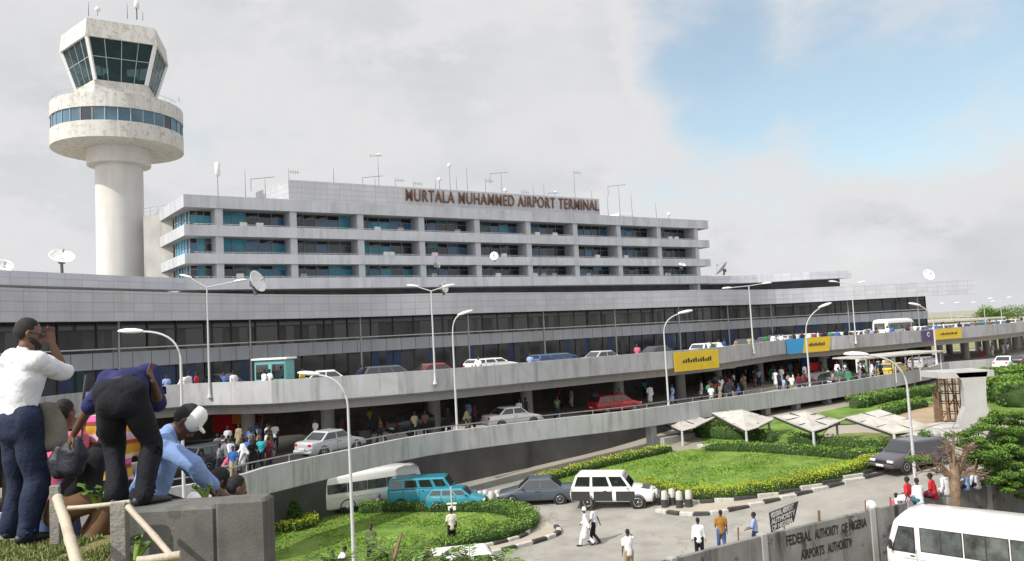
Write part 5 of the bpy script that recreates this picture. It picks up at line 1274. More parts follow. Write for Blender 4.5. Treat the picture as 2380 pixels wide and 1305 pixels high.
# placard standing above the wall
g = topw(1845, 1228); d = (wp[4]-wp[3]).xy.normalized(); u = V((d.x, d.y, 0)); n = V((u.y, -u.x, 0))
pe = empty('placard', (g.x, g.y, g.z), label='tilted dark placard with pale brush lettering above the wall', cat='sign')
c = V((g.x, g.y, g.z+.35))+V((-.3, .1, 0)); a_ = math.atan2(u.y, u.x)
def pbox(s): return s
q = [c-u*.62+V((0, 0, -.42)), c+u*.45+V((0, 0, -.18)), c+u*.72+V((0, 0, .52)), c-u*.66+V((0, 0, .28))]
MB().add([p+n*.015 for p in q]+[p-n*.015 for p in q], [(0, 1, 2, 3), (7, 6, 5, 4), (0, 4, 5, 1), (1, 5, 6, 2), (2, 6, 7, 3), (3, 7, 4, 0)]).build('board', mat('placard_dark', (.03, .036, .06), .7, .3, 4), pe)
for j, (tx, o1) in enumerate((('FEDERAL AIRPORT', .10), ('AUTHORITY', -.13), ('OF NIGERIA', -.36))):
    s0_ = c-u*.60+V((0, 0, o1-.02))+n*.03; M = Matrix(((u.x, 0, n.x, s0_.x), (u.y, 0, n.y, s0_.y), (.2, 1, 0, s0_.z), (0, 0, 0, 1))); text_mesh('painted_words', tx, .245, .004, m_kw, M, pe, (.52, .80, .74)[j], bold=.01)
MB().tube([c+V((0, 0, -1.3)), c+V((0, 0, .1))-n*.03], .025, 6).build('stick', m_rust, pe)
for px, py, lb in ((1904, 1204, 'rusty iron stub standing up from the wall between the words'), (2012, 1180, 'small red stub on the wall pillar left of the white bag'), (1716, 1245, 'thin rusty stub on the wall left of the boy'), (2070, 1172, 'short dark stub on the wall near the minibus roof')):
    g = topw(px, py+10); o = MB().tube([g-V((0, 0, .1)), g+V((.02, 0, .42))], .05 if px == 1904 else .03, 6).build('iron_stub', m_rust); tag(o, lb, 'iron stub', 'iron stubs on the boundary wall')
g = topw(2025, 1184); o = MB().lathe(g+V((0, 0, 0)), [(.02, 0), (.18, .05), (.22, .18), (.12, .30), (.02, .34)], 12).build('plastic_bag', m_white); tag(o, 'white plastic bag caught on top of the boundary wall pillar', 'bag')
# ================================================================ vegetation
def leafmat(name, c, c2=None): return mat(name, c, .65, .35, .9, c2=c2, spec=.25)
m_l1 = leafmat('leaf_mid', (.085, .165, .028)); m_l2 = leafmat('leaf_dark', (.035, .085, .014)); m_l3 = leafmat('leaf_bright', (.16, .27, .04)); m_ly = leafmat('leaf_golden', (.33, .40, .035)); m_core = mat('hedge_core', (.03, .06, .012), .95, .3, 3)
m_bark = mat('bark_pale', (.22, .15, .095), .9, .4, 5, streak=.6, bump=.6, dirt=(.12, .08, .05)); m_bark2 = mat('bark_dark', (.12, .085, .055), .9, .25, 3, bump=.6)
m_dry = leafmat('leaf_dry', (.22, .20, .09))
nrg = np.random.default_rng(5)
def leaf_quads(mb, pts, size, mi, asp=.55, up=.3):
    """one small folded leaf per point"""
    n = len(pts); d = nrg.normal(size=(n, 3)); d[:, 2] += up; d /= np.linalg.norm(d, axis=1)[:, None]
    r = nrg.normal(size=(n, 3)); r -= d*np.sum(r*d, axis=1)[:, None]; r /= np.linalg.norm(r, axis=1)[:, None]
    t = np.cross(d, r); s = size*nrg.uniform(.6, 1.35, size=(n, 1)); pts = np.asarray(pts)
    a = pts-t*s*.5; b = pts+r*s*asp*.5; c = pts+t*s*.5; e = pts-r*s*asp*.5
    vs = np.stack([a, b, c, e], 1).reshape(-1, 3); base = len(mb.v)
    mb.v.extend(map(tuple, vs.tolist())); mb.f.extend([[base+4*i, base+4*i+1, base+4*i+2, base+4*i+3] for i in range(n)])
    mb.m.extend([int(q) for q in mi] if hasattr(mi, '__len__') else [mi]*n); mb.uv.extend([None]*n); mb.sm.extend([False]*n)
def hedge(pxs, w, h, label, golden=0.0, dens=150, size=.13, pts=None, group='clipped hedges', zoff=0):
    path = catmull(pts or [G(*p).xy for p in pxs], .6); nn = normals2(path); L = sum((xy(path[i+1])-xy(path[i])).length for i in range(len(path)-1))
    a = path[len(path)//2]; e = empty('hedge', (a[0], a[1], gz(a[0], a[1])), label=label, cat='hedge', group=group)
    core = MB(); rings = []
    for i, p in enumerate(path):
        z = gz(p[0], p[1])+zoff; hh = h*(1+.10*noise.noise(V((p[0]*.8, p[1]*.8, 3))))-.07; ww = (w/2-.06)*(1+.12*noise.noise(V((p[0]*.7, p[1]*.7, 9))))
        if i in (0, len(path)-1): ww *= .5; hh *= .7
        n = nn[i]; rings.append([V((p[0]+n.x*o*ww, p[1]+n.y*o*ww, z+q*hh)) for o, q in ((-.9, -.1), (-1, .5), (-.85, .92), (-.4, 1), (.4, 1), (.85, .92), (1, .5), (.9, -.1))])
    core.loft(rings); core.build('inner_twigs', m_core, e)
    n = int(L*dens); ii = nrg.integers(0, len(path)-1, n); tt = nrg.random(n); P3 = np.zeros((n, 3)); mi = np.zeros(n, int)
    pa = np.array([[p[0], p[1]] for p in path]); na = np.array([[q.x, q.y] for q in nn])
    c = pa[ii]*(1-tt[:, None])+pa[ii+1]*tt[:, None]; nr = na[ii]
    th = nrg.random(n); side = np.where(nrg.random(n) < .5, -1, 1)
    top = nrg.random(n) < w/(w+1.6*h)
    lump = np.array([1+.16*noise.noise(V((x*1.3, y*1.3, 1)))+.10*noise.noise(V((x*4, y*4, 1))) for x, y in c])
    o = np.where(top, nrg.uniform(-1, 1, n), side*nrg.uniform(.9, 1.1, n))*w/2*lump; zz = np.where(top, nrg.uniform(.93, 1.07, n), np.abs(nrg.random(n))**.8)*h*lump
    P3[:, 0] = c[:, 0]+nr[:, 0]*o; P3[:, 1] = c[:, 1]+nr[:, 1]*o; g = np.array([gz(x, y) for x, y in c]); P3[:, 2] = g+zz+zoff
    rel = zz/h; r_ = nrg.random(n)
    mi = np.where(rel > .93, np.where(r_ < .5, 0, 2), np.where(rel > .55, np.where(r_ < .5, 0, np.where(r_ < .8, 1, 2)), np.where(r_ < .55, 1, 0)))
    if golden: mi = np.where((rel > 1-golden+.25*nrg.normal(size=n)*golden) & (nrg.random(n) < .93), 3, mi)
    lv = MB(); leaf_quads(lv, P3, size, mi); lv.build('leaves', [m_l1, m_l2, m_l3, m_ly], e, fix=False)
    return e
hedge([(835, 1195), (920, 1190), (1010, 1190), (1120, 1190), (1190, 1198), (1225, 1214), (1216, 1236), (1165, 1254), (1085, 1272), (1010, 1298), (960, 1325)], 1.15, .62, 'bright rounded hedge curling round the left lawn', dens=420, size=.11)
hedge([(1500, 1140), (1560, 1158), (1640, 1164), (1740, 1156), (1850, 1136), (1960, 1110), (2050, 1082)], .95, .68, 'golden-topped hedge along the road side of the right lawn', .42, dens=900, size=.08)
hedge([(1640, 1050), (1720, 1050), (1830, 1056), (1950, 1066), (2005, 1072)], 1.0, .6, 'green hedge along the back of the right lawn', dens=220)
hedge([(2040, 1062), (2000, 1076)], .9, .6, 'short green hedge joining the back hedge to the golden one', dens=220)
hedge([(1615, 1012), (1680, 1020), (1760, 1022), (1800, 1030)], 1.1, .75, 'dark hedge behind the two left shelters', dens=180)
hedge([(1835, 1032), (1920, 1042), (2010, 1050), (2060, 1052)], 1.0, .75, 'dark hedge between the middle and right shelters', dens=180)
hedge([(1630, 1000), (1690, 996), (1740, 990)], 1.2, .7, 'green hedge strip at the left beyond the first shelter', dens=150, size=.16)
hedge([(1985, 952), (2030, 940), (2080, 930), (2140, 925), (2172, 918)], 1.4, .9, 'bright hedge climbing towards the ramp below the lower deck', dens=150, size=.18)
hedge([(2060, 968), (2100, 955), (2150, 945)], 1.2, .7, 'second bright hedge nearer than the one under the deck', dens=150, size=.18)
hedge([(2310, 925), (2350, 935), (2400, 950)], 3.5, 1.8, 'bushy green mass right of the pale pier', dens=380, size=.24)
hedge([(2300, 893), (2350, 888), (2400, 880)], 2.6, 1.4, 'bright shrub belt under the far ramp', dens=300, size=.24)
hedge([(690, 1195), (725, 1190), (755, 1186)], .9, .5, 'low yellowish hedge end by the dark undercroft wall', .4, dens=200)
hedge([(1240, 1130), (1330, 1106), (1440, 1078), (1560, 1052)], .9, .6, 'low hedge along the left rim of the right lawn', .2, dens=180)
# clipped cone in a golden ring
g = G(678, 1228); e = empty('cone_bush', g, label='dark clipped cone bush on the left lawn', cat='bush'); mb = MB()
pts = []; 
for k in range(2600):
    z = nrg.random()**1.3; a = nrg.random()*6.283; rr_ = (.62*(1-z)**.75+.10)*(1+.22*noise.noise(V((math.cos(a)*2, math.sin(a)*2, z*4)))); pts.append((g.x+rr_*math.cos(a), g.y+rr_*math.sin(a), g.z+.25+z*1.35))
leaf_quads(mb, pts, .12, np.where(nrg.random(2600) < .25, 0, 1)); mb.build('leaves', [m_l1, m_l2], e, fix=False); MB().lathe(g, [(.5, .1), (.52, .5), (.3, 1.2), (.04, 1.5)], 14).build('inner_twigs', m_core, e)
ring = [V((g.x+1.0*math.cos(a), g.y+1.0*math.sin(a))) for a in [2*math.pi*k/12 for k in range(13)]]
hedge(None, .8, .55, 'golden ring of low hedge round the cone bush', .5, dens=420, pts=ring, size=.12)
g = G(752, 1196); e = empty('round_bush', g, label='small rounded bush with golden fringe beyond the cone bush', cat='bush'); mb = MB(); pts = []
for k in range(1500):
    v = nrg.normal(size=3); v /= np.linalg.norm(v); v[2] = abs(v[2]); s_ = nrg.uniform(.8, 1.05); pts.append((g.x+v[0]*.85*s_, g.y+v[1]*.85*s_, g.z+v[2]*.75*s_))
leaf_quads(mb, pts, .12, nrg.choice([0, 1, 3], 1500, p=[.5, .35, .15])); mb.build('leaves', [m_l1, m_l2, m_l3, m_ly], e, fix=False); MB().lathe(g, [(.7, 0), (.68, .3), (.4, .6), (.05, .7)], 14).build('inner_twigs', m_core, e)
# trees
def tree(base, h, crown, label, nleaf=6000, size=.16, bark=None, mats=None, trunk_r=.18, name='tree', cat='tree', group=None, limbs=7, flat=.6, seed=1, lean=(0, 0), thin=.5):
    rg = random.Random(seed); b = V(base); e = empty(name, b, label=label, cat=cat, group=group); top = b+V((lean[0], lean[1], h*.55))
    tk = MB().tube([b-V((0, 0, .2)), b.lerp(top, .35)+V((.05, .03, 0)), b.lerp(top, .7)-V((.06, 0, 0)), top], [trunk_r*1.3, trunk_r, trunk_r*.85, trunk_r*.7], 10); ends = []
    for k in range(limbs):
        a = 2*math.pi*k/limbs+rg.uniform(-.4, .4); l = crown*rg.uniform(.55, .95); st = b.lerp(top, rg.uniform(.62, 1)); m1 = st+V((math.cos(a)*l*.5, math.sin(a)*l*.5, h*.18)); en = st+V((math.cos(a)*l, math.sin(a)*l, h*rg.uniform(.2, .45)*1))
        tk.tube([st, m1, en], [trunk_r*.5, trunk_r*.3, trunk_r*.12], 6); ends += [m1, en]
        for j in range(2): q = m1.lerp(en, rg.random())+V((rg.uniform(-1, 1)*l*.4, rg.uniform(-1, 1)*l*.4, rg.uniform(0, .3)*h)); tk.tube([m1, q], [trunk_r*.2, trunk_r*.07], 5); ends.append(q)
    ends.append(top+V((0, 0, h*.4))); tk.build('trunk', bark or m_bark2, e)
    lv = MB(); pts = []; mi = []; per = nleaf//len(ends)
    for q in ends:
        r0 = crown*rg.uniform(.25, .42); tone = rg.random()
        v = nrg.normal(size=(per, 3)); v /= np.linalg.norm(v, axis=1)[:, None]; rad = r0*nrg.random((per, 1))**thin; v[:, 2] *= flat; w_ = np.array(q)+v*rad; pts.append(w_)
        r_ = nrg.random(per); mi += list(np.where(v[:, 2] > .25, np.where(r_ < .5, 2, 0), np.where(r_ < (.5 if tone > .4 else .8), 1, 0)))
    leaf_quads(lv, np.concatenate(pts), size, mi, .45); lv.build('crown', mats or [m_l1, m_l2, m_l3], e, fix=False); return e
def far_tree(px, py_top, depth, w, label, seed):
    t = D(px, py_top, depth); tree((t.x, t.y, 2.4), t.z-2.4, w, label, 2600, .55, name='tree', group='trees on the horizon', seed=seed, flat=.8)
far_tree(2300, 722, 260, 6.0, 'dark round tree on the horizon, left one of the pair', 3)
far_tree(2335, 718, 300, 6.5, 'dark broad tree on the horizon, right one of the pair', 5)
far_tree(2372, 728, 330, 5, 'smaller dark tree at the right edge of the horizon', 8)
far_tree(2262, 735, 380, 4, 'faint low tree on the horizon beyond the terminal end', 9)
# feathery tree on the right behind the wall, partly pollarded
def frond_crown(name, centers, n, size, e, mats, flat=.45):
    lv = MB(); pts = []; mi = []
    for (c, r0) in centers:
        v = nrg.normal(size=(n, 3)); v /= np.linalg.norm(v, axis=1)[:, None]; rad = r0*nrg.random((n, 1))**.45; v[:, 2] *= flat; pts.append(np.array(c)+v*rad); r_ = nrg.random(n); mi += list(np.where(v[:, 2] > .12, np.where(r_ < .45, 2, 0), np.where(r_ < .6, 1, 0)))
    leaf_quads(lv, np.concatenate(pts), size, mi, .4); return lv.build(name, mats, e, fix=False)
tb = G(2226, 1180+60); tdep = 29.5
tb = D(2226, 1190, tdep); base = V((tb.x, tb.y, gz(tb.x, tb.y)))
e = empty('pollarded_tree', base, label='pale pollarded tree with bare cut limbs standing against the boundary wall', cat='tree')
tk = MB(); j0 = D(2218, 1108, tdep)
tk.tube([base-V((0, 0, .1)), base.lerp(j0, .3)+V((.05, 0, 0)), base.lerp(j0, .6)-V((.04, 0, 0)), j0], [.21, .165, .16, .19], 14)
for (x, y, k, r0, r1) in ((2222, 1070, .1, .24, .14), (2195, 1020, .3, .12, .05), (2215, 1005, -.2, .09, .04), (2250, 1036, .4, .15, .10), (2262, 1030, .5, .10, .06), (2160, 1070, -.3, .08, .03), (2130, 1066, -.5, .07, .02), (2140, 1098, -.3, .07, .02), (2290, 1100, .3, .12, .04), (2312, 1112, .2, .08, .03), (2175, 1100, .0, .10, .04), (2265, 1082, .6, .10, .05), (2205, 1040, .5, .10, .04)):
    q = D(x, y, tdep+k); m1 = j0.lerp(q, .5)+V((0, 0, .15 if y > 1060 else -.02)); tk.tube([j0+V((0, 0, -.1)), m1, q], [r0*.75, (r0+r1)*.36, r1*.7], 8)
    for s_ in range(9):
        rr_ = random.Random(x*7+s_); a = m1.lerp(q, rr_.random()); b_ = a+V((rr_.uniform(-.5, .3), rr_.uniform(-.3, .3), rr_.uniform(-.1, .35))); tk.tube([a, b_, b_+V((rr_.uniform(-.35, .15), rr_.uniform(-.2, .2), rr_.uniform(-.1, .25)))], [.022, .012, .004], 5)
tk.build('trunk', m_bark, e)
frond_crown('sprouting_leaves', [(D(2150, 1008, tdep), .30), (D(2145, 1068, tdep-.3), .35), (D(2120, 1066, tdep-.3), .3), (D(2212, 1012, tdep), .35)], 220, .10, e, [m_l1, m_l2, m_l3])
# leafy tree filling the right edge
td = 31.0; c0 = D(2370, 1150, td); b0 = V((c0.x+.6, c0.y, gz(c0.x, c0.y))); e = empty('acacia_tree', b0, label='spreading feathery green tree at the right edge above the wall', cat='tree')
tk = MB(); hub = D(2385, 1095, td+.5); tk.tube([b0, b0.lerp(hub, .6), hub], [.25, .2, .16], 10); cs = []
for i, (x, y, k, r0) in enumerate([(2250, 1022, -.2, .75), (2280, 1000, .6, .8), (2310, 985, .9, .85), (2345, 972, 1.2, .9), (2380, 965, 1.2, 1.0), (2290, 1040, -.6, .8), (2330, 1025, .0, 1.0), (2370, 1010, .3, 1.1), (2310, 1065, -.9, .85), (2350, 1055, -.5, 1.0), (2390, 1050, -.2, 1.1), (2340, 1095, -1.0, .85), (2375, 1090, -.8, 1.0), (2355, 1125, -1.0, .7), (2385, 1130, -.9, .9), (2420, 1020, .5, 1.3), (2420, 1090, -.3, 1.3), (2395, 1000, 1.6, 1.0), (2265, 1060, -.2, .55), (2310, 1110, -.6, .5)]):
    q = D(x, y, td+k); cs.append((q, r0)); tk.tube([hub, hub.lerp(q, .5)+V((0, 0, .25)), q-V((0, 0, .1))], [.09, .06, .02], 6)
tk.build('trunk', m_bark2, e); cs2 = []; rg_ = random.Random(3)
for q, r0 in cs:
    for j in range(5): cs2.append((q+V((rg_.uniform(-1, 1)*r0*.8, rg_.uniform(-1, 1)*r0*.8, rg_.uniform(-.55, .35)*r0)), r0*rg_.uniform(.25, .5)))
MB().lathe(D(2400, 1060, td+1.2), [(.2, -1.4), (1.6, -.9), (2.0, 0), (1.5, .9), (.2, 1.3)], 16).build('inner_twigs', m_core, e)
frond_crown('crown', cs2, 420, .105, e, [m_l1, m_l2, m_l3, m_dry], .42)
# fronds and weeds along the bottom edge, growing below the embankment
def weed(p, h, n, label, mats=None, seed=0, big=.22, name='weed_plant', spread=.5, group='weeds along the bottom edge', stemc=None):
    rg = random.Random(seed); p = V(p); e = empty(name, p, label=label, cat='plant', group=group); st = MB(); pts = []; lf = MB()
    for k in range(n):
        a = rg.random()*6.283; tip = p+V((math.cos(a)*spread*rg.random(), math.sin(a)*spread*rg.random(), h*rg.uniform(.6, 1))); mid = p.lerp(tip, .5)+V((0, 0, h*.1)); st.tube([p, mid, tip], [.02, .014, .006], 5)
        for j in range(9):
            q = mid.lerp(tip, j/8) if j < 8 else tip; d = V((rg.uniform(-1, 1), rg.uniform(-1, 1), rg.uniform(-.2, .6))).normalized(); s_ = d.cross(V((0, 0, 1))).normalized(); l = big*rg.uniform(.6, 1.1)
            lf.add([q, q+d*l*.5+s_*l*.38, q+d*l, q+d*l*.5-s_*l*.38], [(0, 1, 2, 3)], rg.choice((0, 0, 2, 1)))
    st.build('stem', stemc or m_l3, e); lf.build('leaves', mats or [m_l1, m_l2, m_l3], e, fix=False); return e
def frond(px, py, depth, label, n=12, ln=1.6, seed=0):
    rg = random.Random(seed); c = D(px, py, depth); e = empty('acacia_sapling', (c.x, c.y, gz(c.x, c.y)), label=label, cat='plant', group='feathery saplings along the bottom edge'); st = MB(); lf = MB(); b = V((c.x, c.y, gz(c.x, c.y)))
    st.tube([b, b.lerp(c, .5)+V((.1, 0, 0)), c], [.05, .04, .03], 6)
    pts = []
    for k in range(n):
        a = 6.283*k/n+rg.uniform(-.3, .3); l = ln*rg.uniform(.5, 1); tip = c+V((math.cos(a)*l, math.sin(a)*l*.8, rg.uniform(-.35, .45))); mid = c.lerp(tip, .5)+V((0, 0, .22*l)); st.tube([c, mid, tip], [.018, .01, .004], 5)
        for j in range(16):
            t = j/15; q = c.lerp(mid, t*2) if t < .5 else mid.lerp(tip, t*2-1); d = (tip-c).normalized(); s_ = d.cross(V((0, 0, 1))).normalized()
            for sg in (-1, 1):
                w = (s_*sg+d*.5+V((0, 0, rg.uniform(-.15, .1)))).normalized(); l2 = .26*math.sin(math.pi*min(1, t+.12))*rg.uniform(.7, 1.1)+.04
                lf.add([q, q+w*l2*.5+d*.045, q+w*l2, q+w*l2*.5-d*.045], [(0, 1, 2, 3)], rg.choice((0, 0, 2, 1)))
    st.build('stem', m_bark2, e); lf.build('fronds', [m_l1, m_l2, m_l3], e, fix=False)
frond(1010, 1302, 25, 'feathery sapling in front of the white car, left part', seed=1, ln=1.3, n=13); frond(1090, 1308, 26, 'feathery sapling over the boot of the white car', seed=2, ln=1.4); frond(1160, 1322, 24, 'feathery sapling at the bottom edge right of the white car', seed=3, ln=1.2)
frond(900, 1290, 24, 'feathery sapling between the man in camouflage and the white car', seed=4, ln=1.3); frond(780, 1318, 22, 'feathery sapling at the foot of the left lawn lamp', seed=5, ln=1.2); frond(955, 1325, 22, 'low feathery sapling at the bottom edge below the car roof', seed=6, ln=1.2)
g = D(925, 1290, 22); o = MB().tube([D(908, 1330, 22), D(922, 1280, 22), D(934, 1238, 22)], [.06, .05, .03], 8).tube([D(916, 1300, 22), D(912, 1262, 22)], [.03, .015], 6).build('cut_stump', m_bark); tag(o, 'pale cut branch sticking up beside the man in camouflage', 'branch')
# ================================================================ people on the road, the decks and the wall
def gp(px, py): p = G(px, py); return V((p.x, p.y, p.z+.012))
ST, LT, KT, SK = ('shirt', 'trousers'), ('long', 'trousers'), ('kaftan', 'trousers'), ('shirt', 'skirt')
grp = 'people on the garden road'
person(gp(1365, 1270), R(75), 'walk', ('kaftan', 'trousers'), 'white', 'white', 'person in a long white robe and cap strolling across the open road', grp, cap='white', sc=1.0)
person(gp(1384, 1264), R(60), 'walk2', ST, 'white', 'black', 'person in white shirt and black trousers walking beside the white robe', grp)
person(gp(1465, 1342), R(10), 'handup', ST, 'white', 'khaki', 'person in white shirt at the bottom edge holding a hand to the head', grp, sc=1.05)
person(gp(1628, 1308), R(-10), 'stand', LT, 'white', 'black', 'person in white shirt seen from behind at the wall, left of the mustard shirt', grp, sc=1.02)
person(gp(1680, 1287), R(-5), 'stand2', ST, 'mustard', 'jean', 'person in mustard patterned shirt and blue jeans seen from behind', grp, sc=1.02)
person(gp(1759, 1292), R(60), 'carry', ST, 'lblue', 'navy', 'person in pale blue carrying something close to the wall pillar', grp, sc=1.0)
person(gp(1052, 1273), R(20), 'stand2', ST, 'offwhite', 'black', 'person in cream shirt standing at the rounded hedge', grp, sc=1.03)
person(gp(866, 1318), R(160), 'stand', LT, 'camo', 'black', 'person in green and brown camouflage jacket on the left lawn', grp, sc=1.05)
person(gp(792, 1335), R(-60), 'crouch', ST, 'white', 'grey', 'person in white squatting at the foot of the lawn lamp', grp)
person(gp(882, 1188), R(200), 'crouch', ST, 'grey', 'navy', 'child squatting by the wheel of the parked white minibus', grp, sc=.85)
grp = 'people sitting on the boundary wall'
for px, py, rz, top, bot, lb, sk in ((2112, 1167, 15, 'red', 'white', 'person in red and white on the wall, first from the left', None), (2139, 1171, -10, 'white', 'teal', 'person in white shirt and teal trousers on the wall left of the red shirt', m_skin),
    (2173, 1158, 25, 'red', 'maroon', 'person in bright red shirt sitting on the wall left of the pale tree', None), (2200, 1150, -5, 'white', 'white', 'person all in white on the wall hard against the pale trunk', None),
    (2246, 1138, 0, 'lblue', 'navy', 'person in pale blue shirt on the wall just right of the trunk', None), (2272, 1134, -20, 'white', 'navy', 'person in white shirt and navy trousers, second right of the trunk', None), (2296, 1128, 10, 'lblue', 'yellow', 'person in pale shirt on the wall, last one under the acacia', None)):
    g = topw(px, py); person(V((g.x, g.y, g.z)), R(rz+20), 'sit' if px % 2 else 'sitleg', LT if top == 'white' else ST, top, bot, lb, grp, skin=sk)
g = topw(2098, 1166); person(V((g.x, g.y+.5, gz(g.x, g.y+.5)+.9)), R(-10), 'stand', ST, 'pink', 'white', 'person in pink standing behind the wall at the left end of the sitting row', grp, sc=.9)
# lower deck ------------------------------------------------------
def lp(px, py): p = P(px, py, ZL); return V((p.x, p.y, ZL+.01))
grp = 'people on the lower deck'
low = [(557, 1051, 'stand', KT, 'khaki', 'khaki', 'person in beige robe among the shops behind the capped man'), (583, 1060, 'stand2', ('shirt', 'shorts'), 'blue', 'navy', 'person in blue shirt and shorts on the left lower deck'),
 (609, 1089, 'walk', ST, 'turq', 'black', 'person in turquoise shirt and black trousers on the left lower deck'), (624, 1050, 'stand', ST, 'white', 'grey', 'person in white shirt behind the turquoise one'), (509, 1067, 'bend', ST, 'white', 'red', 'person in white bending with a red wrap on the left lower deck'),
 (531, 1056, 'stand', ST, 'white', 'khaki', 'person in white with back to us beside the shop fronts'), (586, 1093, 'lean', ST, 'black', 'black', 'thin person in black leaning on the guard rail'), (525, 1104, 'crouch', ST, 'pink', 'grey', 'person in pink crouching at the guard rail'),
 (546, 1090, 'crouch', ST, 'white', 'jean', 'person in white crouching at the rail right of the pink one'), (566, 1085, 'crouch', LT, 'black', 'black', 'person in black crouching by the rail'), (600, 1040, 'stand2', ST, 'blue', 'black', 'person in blue in the shade of the shops'), (640, 1046, 'walk2', ST, 'white', 'navy', 'person in white top and navy trousers by the shop wall'),
 (572, 1030, 'stand', ST, 'green', 'black', 'person in green far back by the shops'),
 (1632, 927, 'stand', KT, 'white', 'maroon', 'person in white robe at the left end of the visible rail'), (1652, 925, 'stand', ST, 'grey', 'brown', 'small child in grey at the rail'), (1672, 924, 'bend', ST, 'orange', 'brown', 'person in orange bending at the rail'), (1678, 922, 'stand', ST, 'white', 'black', 'person in white right beside the orange one'),
 (1724, 917, 'lean', ST, 'brown', 'black', 'person in brown leaning on the rail by itself'), (1669, 897, 'stand2', KT, 'blue', 'blue', 'person in a blue robe under the first banner'), (1637, 891, 'stand', ST, 'navy', 'black', 'person in navy in the shade at the left under the banner'), (1684, 900, 'stand', ST, 'black', 'black', 'person in black beside the blue robe'),
 (1703, 889, 'stand2', ST, 'black', 'grey', 'person in black and grey near the round column'), (1735, 889, 'walk', ST, 'white', 'black', 'person in white and black left of the round column'), (1718, 892, 'stand', LT, 'navy', 'black', 'person in navy left of the round column'),
 (1804, 904, 'stand', KT, 'white', 'white', 'tall person in a long white robe in the open part of the deck'), (1818, 895, 'stand2', KT, 'white', 'maroon', 'person in white robe and red wrap beside the tall robe'), (1812, 906, 'stand', ST, 'navy', 'black', 'person in navy close behind the tall white robe'),
 (1845, 899, 'walk2', ST, 'white', 'brown', 'child in white walking right of the two robes'), (1838, 877, 'stand', KT, 'lblue', 'lblue', 'person in pale blue robe in the shade behind the robes'), (1851, 879, 'bend', ST, 'brown', 'brown', 'person in brown bending in the shade'),
 (1872, 886, 'stand', KT, 'white', 'grey', 'person in white at the back of the black people carrier'), (1884, 884, 'stand2', ST, 'red', 'black', 'person in red top at the back of the black people carrier'), (1928, 887, 'sit', ST, 'white', 'blue', 'person in white seated by the parapet right of the people carrier'),
 (1948, 881, 'stand', KT, 'white', 'white', 'person in white robe at the foot of the lower lamp'), (1957, 880, 'walk', ST, 'black', 'black', 'person in black right of the lower lamp'), (1966, 880, 'stand2', KT, 'white', 'brown', 'person in white robe and brown wrap right of the lower lamp'), (1977, 857, 'stand', ST, 'pink', 'grey', 'person in pink in the shade left of the display case'),
 (2040, 872, 'sit', ST, 'blue', 'white', 'person in blue seated under the flat canopy'), (2071, 868, 'crouch', ST, 'maroon', 'black', 'person in maroon crouching under the flat canopy'), (2107, 861, 'stand', ST, 'grey', 'grey', 'person in grey under the flat canopy'), (2133, 860, 'lean', ST, 'white', 'khaki', 'person in white leaning under the right part of the canopy'),
 (2282, 831, 'stand', ST, 'white', 'red', 'person in white and red on the far ramp'), (2308, 829, 'stand', KT, 'white', 'white', 'person all in white on the far ramp'), (2332, 825, 'walk', ST, 'white', 'white', 'person in white walking on the far ramp'), (2343, 825, 'stand2', ST, 'white', 'grey', 'person in white and grey on the far ramp'),
 (735, 1040, 'stand', ST, 'white', 'black', 'person in white by the silver saloon on the lower deck'), (860, 1000, 'walk', ST, 'yellow', 'jean', 'person in yellow crossing the lower deck'), (1090, 985, 'stand2', KT, 'lblue', 'lblue', 'person in pale blue robe on the middle of the lower deck'), (1300, 950, 'walk2', ST, 'red', 'black', 'person in red walking on the middle of the lower deck'), (1330, 948, 'stand', KT, 'white', 'white', 'person in white robe next to the walking red one'), (1500, 925, 'stand', ST, 'turq', 'black', 'person in turquoise near the hidden end of the rail')]
cr = random.Random(11)
for px, py, ps, kd, a, b, lb in low:
    p = lp(px, py)
    if px < 700 and py > 1080: pass
    z = -.1 if ps == 'sit' else 0
    person(V((p.x, p.y, p.z+(.42 if ps == 'sit' else 0))), cr.uniform(0, 6.28) if ps not in ('lean',) else R(215), ps, kd, a, b, lb, grp, sc=.78 if 'child' in lb else cr.uniform(.95, 1.05), voxel=.045)
grp = 'people on the upper deck'
